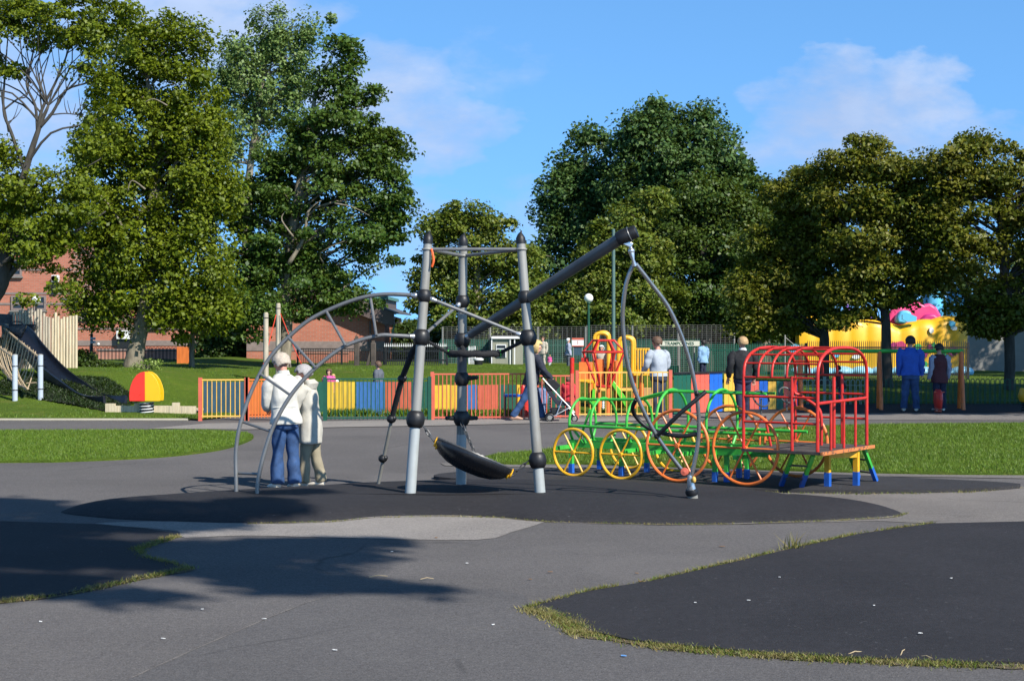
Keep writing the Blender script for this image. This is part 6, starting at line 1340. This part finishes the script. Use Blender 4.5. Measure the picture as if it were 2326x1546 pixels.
def rotx(p, c, a):
    d = p-c; return c+Vector((d.x, d.y*math.cos(a)+d.z*math.sin(a), -d.y*math.sin(a)+d.z*math.cos(a)))
def person(label, loc, Hh, face, top, legs, shoes='shoe_dark', hair=('short', 'hairdark'), skin='skin', arms=None, lean=0, nod=0, turn=0, hem=.44, bulk=1., feet=None, knees=None, flare=1., hipz=.505, group=None, collar=None, sleeve=None, legbulk=1., detail=True, hood=False, cord=None):
    # local frame: +y the way the person faces, x to the person's right; lengths in body heights
    root = thing('person', loc, label, 'person', group, rz=face)
    s = Hh; V_ = lambda *a: Vector(a)
    hip = V_(0, 0, hipz); dzh = hipz-.505
    B_ = lambda p: rotx(Vector(p)+Vector((0, 0, dzh)), hip, lean)                 # upper body leans about the hip
    neck = B_((0, .0, .865))
    def Hd(p):                                                                     # head turns and nods on the neck
        q = Vector(p)+Vector((0, 0, dzh)); c = V_(0, 0, .875+dzh); q = rotx(q, c, lean+nod); q = c+Matrix.Rotation(turn, 3, 'Z')@(q-c); return q+(B_((0, 0, .875))-c)
    sh = [B_((sx*.108*bulk**.6, -.004, .812)) for sx in (-1, 1)]
    if arms is None: arms = [((-.145, -.02, .63), (-.150, .03, .475)), ((.145, -.02, .63), (.150, .03, .475))]
    feet = feet or [(-.055, 0, 0), (.055, 0, 0)]
    # skeleton for one continuous skinned body
    vs = []; es = []; rs = []
    def v(p, rx, ry=None, link=None):
        vs.append(Vector(p)*s); rs.append((rx*s, (ry or rx)*s))
        if link is not None: es.append((link, len(vs)-1))
        return len(vs)-1
    pel = v(hip, .075, .06); sp1 = v(B_((0, 0, .62)), .068, .055, pel); ch = v(B_((0, 0, .75)), .078, .058, sp1); nb = v(B_((0, -.004, .83)), .034, .034, ch); nk = v(neck, .027, .028, nb)
    hd0 = v(Hd((0, .012, .895)), .036, .042, nk); hd1 = v(Hd((0, .006, .935)), .047, .053, hd0); hd2 = v(Hd((0, .0, .972)), .036, .042, hd1)
    nose = v(Hd((0, .066, .922)), .008, .008, hd1); chin = v(Hd((0, .052, .887)), .014, .012, hd0)
    for sx in (-1, 1): v(Hd((sx*.050, -.002, .925)), .008, .011, hd1)
    hands = []
    for k, sx in enumerate((-1, 1)):
        el, hn = (Vector(arms[k][0]), Vector(arms[k][1])); el = B_(el); hn = B_(hn)
        a = v(sh[k].lerp(B_((0, 0, .79)), .18), .020, .020, ch); b = v(el, .019, .019, a); c = v(el.lerp(hn, .93), .0155, .017, b); d_ = (hn-el).normalized()
        pm = v(hn+d_*.025, .014, .020, c)
        side = d_.cross(Vector((0, 1, 0.2))); side = side.normalized() if side.length > .1 else Vector((1, 0, 0))
        curl = d_.cross(side).normalized()
        if detail:
            for f_, l_ in ((-.017, .036), (-.006, .042), (.005, .040), (.016, .030)):
                k0 = v(hn+d_*.045+side*f_, .0055, .0055, pm); k1 = v(hn+d_*(.045+l_*.5)+side*f_*1.1+curl*.006, .005, .005, k0); v(hn+d_*(.045+l_*.85)+side*f_*1.1+curl*.018, .0042, .0042, k1)
            t0_ = v(hn+d_*.015+side*.022*(-sx), .006, .006, pm); v(hn+d_*.038+side*.034*(-sx)+curl*.008, .005, .005, t0_)
        hands.append(hn)
    hipc = [V_(sx*.046, 0, hipz-.03) for sx in (-1, 1)]; ank = []; kn = []
    for k, sx in enumerate((-1, 1)):
        f = Vector(feet[k]); an = f+V_(0, -.012, .045); kk_ = Vector(knees[k]) if knees else hipc[k].lerp(an, .52)+V_(0, .012, 0)
        a = v(hipc[k], .052, .055, pel); b = v(kk_, .034, .036, a); c = v(an, .021, .024, b); v(f+V_(sx*.006, .075, .018), .016, .013, c); ank.append(an); kn.append(kk_)
    me = bpy.data.meshes.new('body'); me.from_pydata([p[:] for p in vs], es, []); ob = bpy.data.objects.new('body', me); COL.objects.link(ob); ob.parent = root; me.materials.append(M[skin])
    m = ob.modifiers.new('skin', 'SKIN'); m.use_smooth_shade = True
    for i, r_ in enumerate(rs): me.skin_vertices[0].data[i].radius = r_; me.skin_vertices[0].data[i].use_root = (i == 0)
    q = ob.modifiers.new('sub', 'SUBSURF'); q.levels = 1; q.render_levels = 2 if detail else 1
    S_ = lambda p: Vector(p)*s
    ml = Matrix.Rotation(-lean, 3, 'X')
    # garments
    w = bulk; mb = MB(); zs = [hem, (hem+.56)/2, .56, .62, .68, .74, .79, .825, .845]
    prof = {}
    def wd(z):
        t = [(.30, .112, .088), (.44, .116 if hem < .478 else .106, .094 if hem < .478 else .084), (.52, .112 if hem < .478 else .104, .09 if hem < .478 else .083), (.60, .094, .074), (.68, .104, .080), (.75, .116, .080), (.80, .110, .066), (.825, .082, .052), (.85, .046, .044)]
        if z <= t[0][0]: return t[0][1], t[0][2]
        for a, b in zip(t, t[1:]):
            if a[0] <= z <= b[0]: u = (z-a[0])/(b[0]-a[0]); return lerp(a[1], b[1], u), lerp(a[2], b[2], u)
        return t[-1][1], t[-1][2]
    rings = []
    for z in zs:
        rx, ry = wd(z); 
        if z < .5: rx *= 1.02+.06*(1 if hem < .42 else 0); ry *= 1.02
        kz = w if z < .8 else lerp(w, 1, .6)
        c = B_((0, 0, z)) if z > hipz-dzh-.01 else V_(0, 0, z+dzh)+(B_((0, 0, .52))-V_(0, 0, .52+dzh))*.3
        rings.append((S_(c), rx*kz*s, ry*kz*s, ml if z > .5 else None))
    rg2 = []
    for r0, r1 in zip(rings, rings[1:]):
        for q in (0, .5): rg2.append((r0[0].lerp(r1[0], q), lerp(r0[1], r1[1], q), lerp(r0[2], r1[2], q), r0[3]))
    rg2.append(rings[-1]); rg2.insert(1, (rg2[0][0]+Vector((0, 0, .008*s)), rg2[0][1], rg2[0][2], rg2[0][3]))
    mb.loft(rg2, 36, wob=.008, seed=int(Hh*1000+loc[0]*77), pw=2.2)
    torso = mb.build('jacket' if hem < .47 else 'top', top, root, local=True, angle=75); crumple(torso, .017*s, 10/s, loc[0], 1 if detail else 0)
    for k in (0, 1):
        el, hn = B_(arms[k][0]), B_(arms[k][1]); a = sh[k]+(B_((0, 0, .8))-sh[k])*.25; cuff = el.lerp(hn, .92)
        u = cr([S_(a), S_(sh[k].lerp(el, .25)), S_(sh[k].lerp(el, .65)), S_(el), S_(el.lerp(cuff, .5)), S_(cuff)], 3); n = len(u)
        rr_ = [s*q*w**.7 for q in np.interp(np.linspace(0, 1, n), [0, .18, .45, .62, .82, 1], [.046, .050, .042, .036, .032, .027])]
        rr_ = [q*(1+.06*math.sin(i*2.1+k)) for i, q in enumerate(rr_)]
        crumple(MB().tube(u, rr_, 16).build('sleeve', sleeve or top, torso, local=True, angle=75), .013*s, 18/s, k+loc[0], 1 if detail else 0)
    if cord:
        r0 = wd(.60); MB().ring(S_(B_((0, 0, .60))), Vector((0, math.sin(lean), math.cos(lean))), r0[0]*w*s*1.0, .006*s, 30, 6, sy=r0[1]/r0[0]).build('waist_cord', cord, torso, local=True)
        r0 = wd(hem+.02); MB().ring(S_(V_(0, .0, hem+.015)), (0, 0, 1), r0[0]*w*s*1.01, .004*s, 30, 6, sy=r0[1]/r0[0]).build('hem_band', cord, torso, local=True)
    if collar: MB().loft([(S_(B_((0, .0, .835))), .050*s, .050*s, ml), (S_(B_((0, .002, .872))), .040*s, .042*s, ml)], 18, cap0=False, cap1=False).build('collar', collar, torso, local=True)
    if hood: MB().loft([(S_(B_((0, -.03, .80))), .07*s, .045*s, ml), (S_(B_((0, -.045, .845))), .078*s, .052*s, ml), (S_(B_((0, -.02, .88))), .058*s, .045*s, ml)], 18).build('hood', top, torso, local=True)
    # trousers: hips and two legs in one garment
    mb = MB(); hp = []
    for z in (hipz-.075, hipz-.03, hipz+.02, hipz+.06): hp.append((S_((0, 0, z)), (.096 if z < hipz else .090)*s*w, (.078 if z < hipz else .07)*s*w))
    mb.loft(hp, 24, pw=2.3)
    for k, sx in enumerate((-1, 1)):
        p = cr([S_(hipc[k]+V_(sx*.004, 0, .02)), S_(hipc[k].lerp(kn[k], .5)), S_(kn[k]), S_(kn[k].lerp(ank[k], .5)), S_(ank[k]+(kn[k]-ank[k])*-.06)], 4); n = len(p)
        rr_ = [s*q*legbulk for q in np.interp(np.linspace(0, 1, n), [0, .25, .5, .75, 1], [.060, .055, .045, .042*flare, .041*flare])]
        rr_ = [q*(1+.035*math.sin(i*1.7+k*2)) for i, q in enumerate(rr_)]
        mb.tube(p, rr_, 16)
    crumple(mb.build('trousers', legs, root, local=True, angle=75), .010*s, 13/s, loc[1], 1 if detail else 0)
    for k, sx in enumerate((-1, 1)):
        f = Vector(feet[k])
        MB().loft([(S_(f+V_(0, -.035, .022)), .022*s, .022*s, Matrix.Rotation(PI/2, 3, 'X')), (S_(f+V_(0, .0, .028)), .027*s, .028*s, Matrix.Rotation(PI/2, 3, 'X')), (S_(f+V_(sx*.004, .05, .02)), .03*s, .02*s, Matrix.Rotation(PI/2, 3, 'X')), (S_(f+V_(sx*.008, .092, .014)), .024*s, .013*s, Matrix.Rotation(PI/2, 3, 'X')), (S_(f+V_(sx*.008, .108, .011)), .010*s, .008*s, Matrix.Rotation(PI/2, 3, 'X'))], 14).build('shoe', shoes, root, local=True, angle=70)
    # hair: a cap over the skull, cut away from the face
    st, hm = hair; c = Hd((0, -.004, .942)); R_ = (Matrix.Rotation(turn, 3, 'Z')@Matrix.Rotation(-(lean+nod), 3, 'X'))
    vs2 = []; fs2 = []; n_, m_ = 40, 26; low = {'short': -.62, 'bob': -.95, 'long': -1.6, 'crop': -.45}[st]; k_ = {'short': 1.0, 'bob': 1.12, 'long': 1.1, 'crop': .97}[st]; keep = {}
    rh = random.Random(int(loc[0]*100))
    for i in range(m_+1):
        for j in range(n_):
            t_ = PI*i/m_; a = 2*PI*j/n_; d = Vector((math.sin(t_)*math.cos(a), math.sin(t_)*math.sin(a), math.cos(t_)))
            q = Vector((d.x*.058, d.y*.066, d.z*.062 if d.z > 0 else d.z*.078))*k_*(1+rh.uniform(-.055, .055)); vs2.append((c+R_@q)*s); keep[(i, j)] = not ((d.y > .35 and d.z < .45) or (d.y > -.12 and d.z < -.12 and st in ('short', 'crop')) or d.z < low)
    for i in range(m_):
        for j in range(n_):
            j2 = (j+1) % n_; ks = ((i, j), (i+1, j), (i+1, j2), (i, j2))
            if all(keep[q] for q in ks): fs2.append((i*n_+j, (i+1)*n_+j, (i+1)*n_+j2, i*n_+j2))
    ho = MB().add(vs2, fs2).build('hair', hm, root, local=True, angle=180); so_ = ho.modifiers.new('thick', 'SOLIDIFY'); so_.thickness = .010*s; so_.offset = 1
    if detail:
        for sx in (-1, 1): MB().sphere(S_(Hd((sx*.019, .048, .937))), .0065*s, 8, 6).build('eye', 'eye', root, local=True)
        MB().sphere(S_(Hd((0, .053, .903))), .013*s, 8, 6, (1, .35, .3)).build('mouth', 'coral', root, local=True)
    return root
def at(px, Y, z=None):
    x = (px-CX)/F*Y; return Vector((x, Y, (H(x, Y) if z is None else z)))
# the two women talking
person('woman in cream jacket and flared blue jeans seen from behind with bowed head', at(649, 19.75), 1.70, math.radians(34), 'cream_coat', 'denim', 'shoe_white', ('short', 'hairwhite'), 'skinred',
       [((-.128, .06, .63), (-.06, .17, .60)), ((.13, .06, .62), (.08, .18, .66))], lean=.10, nod=.45, turn=math.radians(10), hem=.475, bulk=1.04, flare=1.32, legbulk=.94, feet=[(-.06, .03, 0), (.055, -.03, 0)], collar='cream_coat', hipz=.50, cord='cream_coat')
person('older woman in long beige hooded coat and khaki trousers raising a hand to her face', at(706, 20.0), 1.545, math.radians(80), 'beige_coat', 'khaki_trousers', 'shoe_white', ('short', 'hairgrey'), 'skinred',
       [((-.13, .10, .64), (-.05, .165, .80)), ((.15, .07, .63), (.05, .19, .74))], lean=.10, nod=.35, hem=.36, bulk=1.0, legbulk=.98, feet=[(-.05, .05, 0), (.06, -.06, 0)], hood=True, flare=1.12, hipz=.50)
# men at the fence
person('man in pale blue shirt and dark jeans standing behind the yellow barred gate', at(1496, 35.9), 1.80, math.radians(38), 'pale_blue_shirt', 'dark_jeans', 'shoe_dark', ('short', 'hairbrown'), 'skinred', [((-.17, .03, .65), (-.13, .15, .56)), ((.16, .0, .64), (.14, .10, .52))], nod=.25, hem=.50, bulk=1.2, legbulk=1.06, lean=.05)
person('fair haired man in black jumper and white collar walking away by the coloured fence', at(1687, 34.6), 1.80, math.radians(8), 'black_jumper', 'navy_trousers', 'shoe_dark', ('crop', 'hairsandy'), 'skin', [((-.165, -.02, .64), (-.165, .06, .50)), ((.16, -.02, .64), (.16, .05, .49))], hem=.49, bulk=1.18, legbulk=1.05, collar='white_cloth', feet=[(-.06, -.10, .01), (.06, .12, 0)])
# woman with the pushchair
person('blonde woman in navy jacket and jeans striding behind a pushchair', at(1207, 34.2), 1.72, math.radians(-85), 'navy_jacket', 'denim', 'shoe_tan', ('bob', 'hairblond'), 'skin', [((-.14, .10, .66), (-.10, .24, .56)), ((.14, .12, .66), (.10, .25, .56))], hem=.45, bulk=1.15, lean=.16, feet=[(-.05, .16, 0), (.05, -.22, .02)])
Y = 34.0; q = at(1262, Y); pc = thing('pushchair', q, 'black pushchair with silver frame pushed by the blonde woman', 'pushchair'); X = lambda dx, dz, dy=0: Vector((q.x+dx, Y+dy, dz))
for dy in (-.22, .22):
    MB().tube([X(-.28, .93, dy), X(-.16, .80, dy), X(.40, .20, dy)], .014, 8).build('frame_tube', 'bright', pc); MB().tube([X(.14, .48, dy), X(.0, .12, dy)], .013, 8).build('frame_tube', 'bright', pc); MB().tube([X(-.12, .09, dy), X(.28, .30, dy), X(.42, .10, dy)], .013, 8).build('frame_tube', 'bright', pc)
    for dx, r_ in ((-.13, .095), (.40, .075)):
        wh = MB().ring(X(dx, r_, dy), (0, 1, 0), r_-.018, .018, 22, 8).build('wheel', 'rubber', pc); MB().lathe([(0, -.012), (.05, -.012), (.05, .012), (0, .012)], X(dx, r_, dy), (0, 1, 0), 12).build('hub', 'galv', wh)
MB().tube([X(-.28, .93, -.22), X(-.30, .94, 0), X(-.28, .93, .22)], .018, 8).build('handle', 'rubber', pc)
mb = MB(); mb.poly([X(-.14, .72, -.2), X(.05, .46, -.2), X(.30, .40, -.2), X(.34, .33, -.2), X(.02, .36, -.2), X(-.20, .66, -.2)], (0, .4, 0)); mb.build('seat', 'navy_jacket', pc, bevel=.01)
mb = MB(); pts = [(-.20, .66), (-.24, .82), (-.16, .92), (-.02, .90), (.10, .78), (.0, .66)]; mb.poly([X(a, b, -.21) for a, b in pts], (0, .42, 0)); mb.build('canopy', 'black_jumper', pc, bevel=.02); MB().box(X(.05, .22), (.30, .34, .14)).build('basket', 'blk', pc, bevel=.02)
# children and others
CH = dict(detail=False)
person('toddler in light denim behind the pushchair', at(1231, 35.2), .82, math.radians(20), 'denim_light', 'denim_light', 'shoe_white', ('short', 'hairbrown'), bulk=1.25, hem=.40, group=None, **CH)
person('small child in bright red coat next to the yellow barred gate', at(1291, 35.6), .90, math.radians(-20), 'red_coat', 'navy_trousers', 'shoe_dark', ('short', 'hairbrown'), bulk=1.4, hem=.40, hood=True, **CH)
person('child with pale hair inside the orange play tower', at(1366, 38.6, .62), .95, math.radians(170), 'beige_top', 'dark_jeans', 'shoe_dark', ('bob', 'white_cloth'), bulk=1.2, **CH)
person('little girl in pink with a white skirt beyond the yellow boards', at(747, 38.2), .98, math.radians(160), 'pink_top', 'white_cloth', 'shoe_white', ('bob', 'hairbrown'), bulk=1.2, **CH)
person('child in white sitting up beside the girl in pink', at(757, 39.0), .80, math.radians(190), 'white_cloth', 'denim_light', 'shoe_white', ('short', 'hairblond'), bulk=1.2, **CH)
person('man in dark grey jumper seen beyond the blue boards', at(859, 38.0), 1.18, math.radians(70), 'grey_top', 'denim', 'shoe_dark', ('short', 'hairbrown'), bulk=1.15, nod=.1, **CH)
person('man in royal blue shirt and jeans standing in the shade with his back turned', at(2068, 38.0, .02), 1.78, math.radians(-12), 'blue_shirt', 'denim', 'shoe_white', ('short', 'hairdark'), bulk=1.22, legbulk=1.1, hem=.48, feet=[(-.085, 0, 0), (.075, 0, 0)], nod=.1, **CH)
person('woman in maroon waistcoat with grey sleeves behind the red spring seat', at(2134, 38.1, .02), 1.60, math.radians(10), 'maroon_top', 'navy_trousers', 'shoe_white', ('short', 'hairdark'), bulk=1.1, nod=.3, hem=.42, sleeve='grey_sleeve', **CH)
person('child in dark red top and jeans leaning behind the red cab', at(1911, 40.4), 1.05, math.radians(60), 'maroon_top', 'denim', 'shoe_dark', ('short', 'hairdark'), bulk=1.2, lean=.2, **CH)
person('man in sky blue shirt walking by the trampolines sign', at(1597, 54.2), 1.72-.35, math.radians(40), 'sky_shirt', 'navy_trousers', 'shoe_dark', ('short', 'hairdark'), bulk=1.15, **CH)
person('woman in pale beige standing against the green palisade', at(1233, 54), 1.02, math.radians(150), 'beige_top', 'beige_top', 'shoe_dark', ('short', 'hairbrown'), bulk=1.15, **CH)
person('tiny child in pink and white by the green palisade', at(1249, 53), .42, math.radians(170), 'pink_top', 'white_cloth', 'shoe_white', ('short', 'hairblond'), bulk=1.3, **CH)
person('white haired person in grey behind the red tower post', at(1291, 52.5), .98, math.radians(-80), 'grey_sleeve', 'grey_top', 'shoe_dark', ('short', 'white_cloth'), bulk=1.2, **CH)
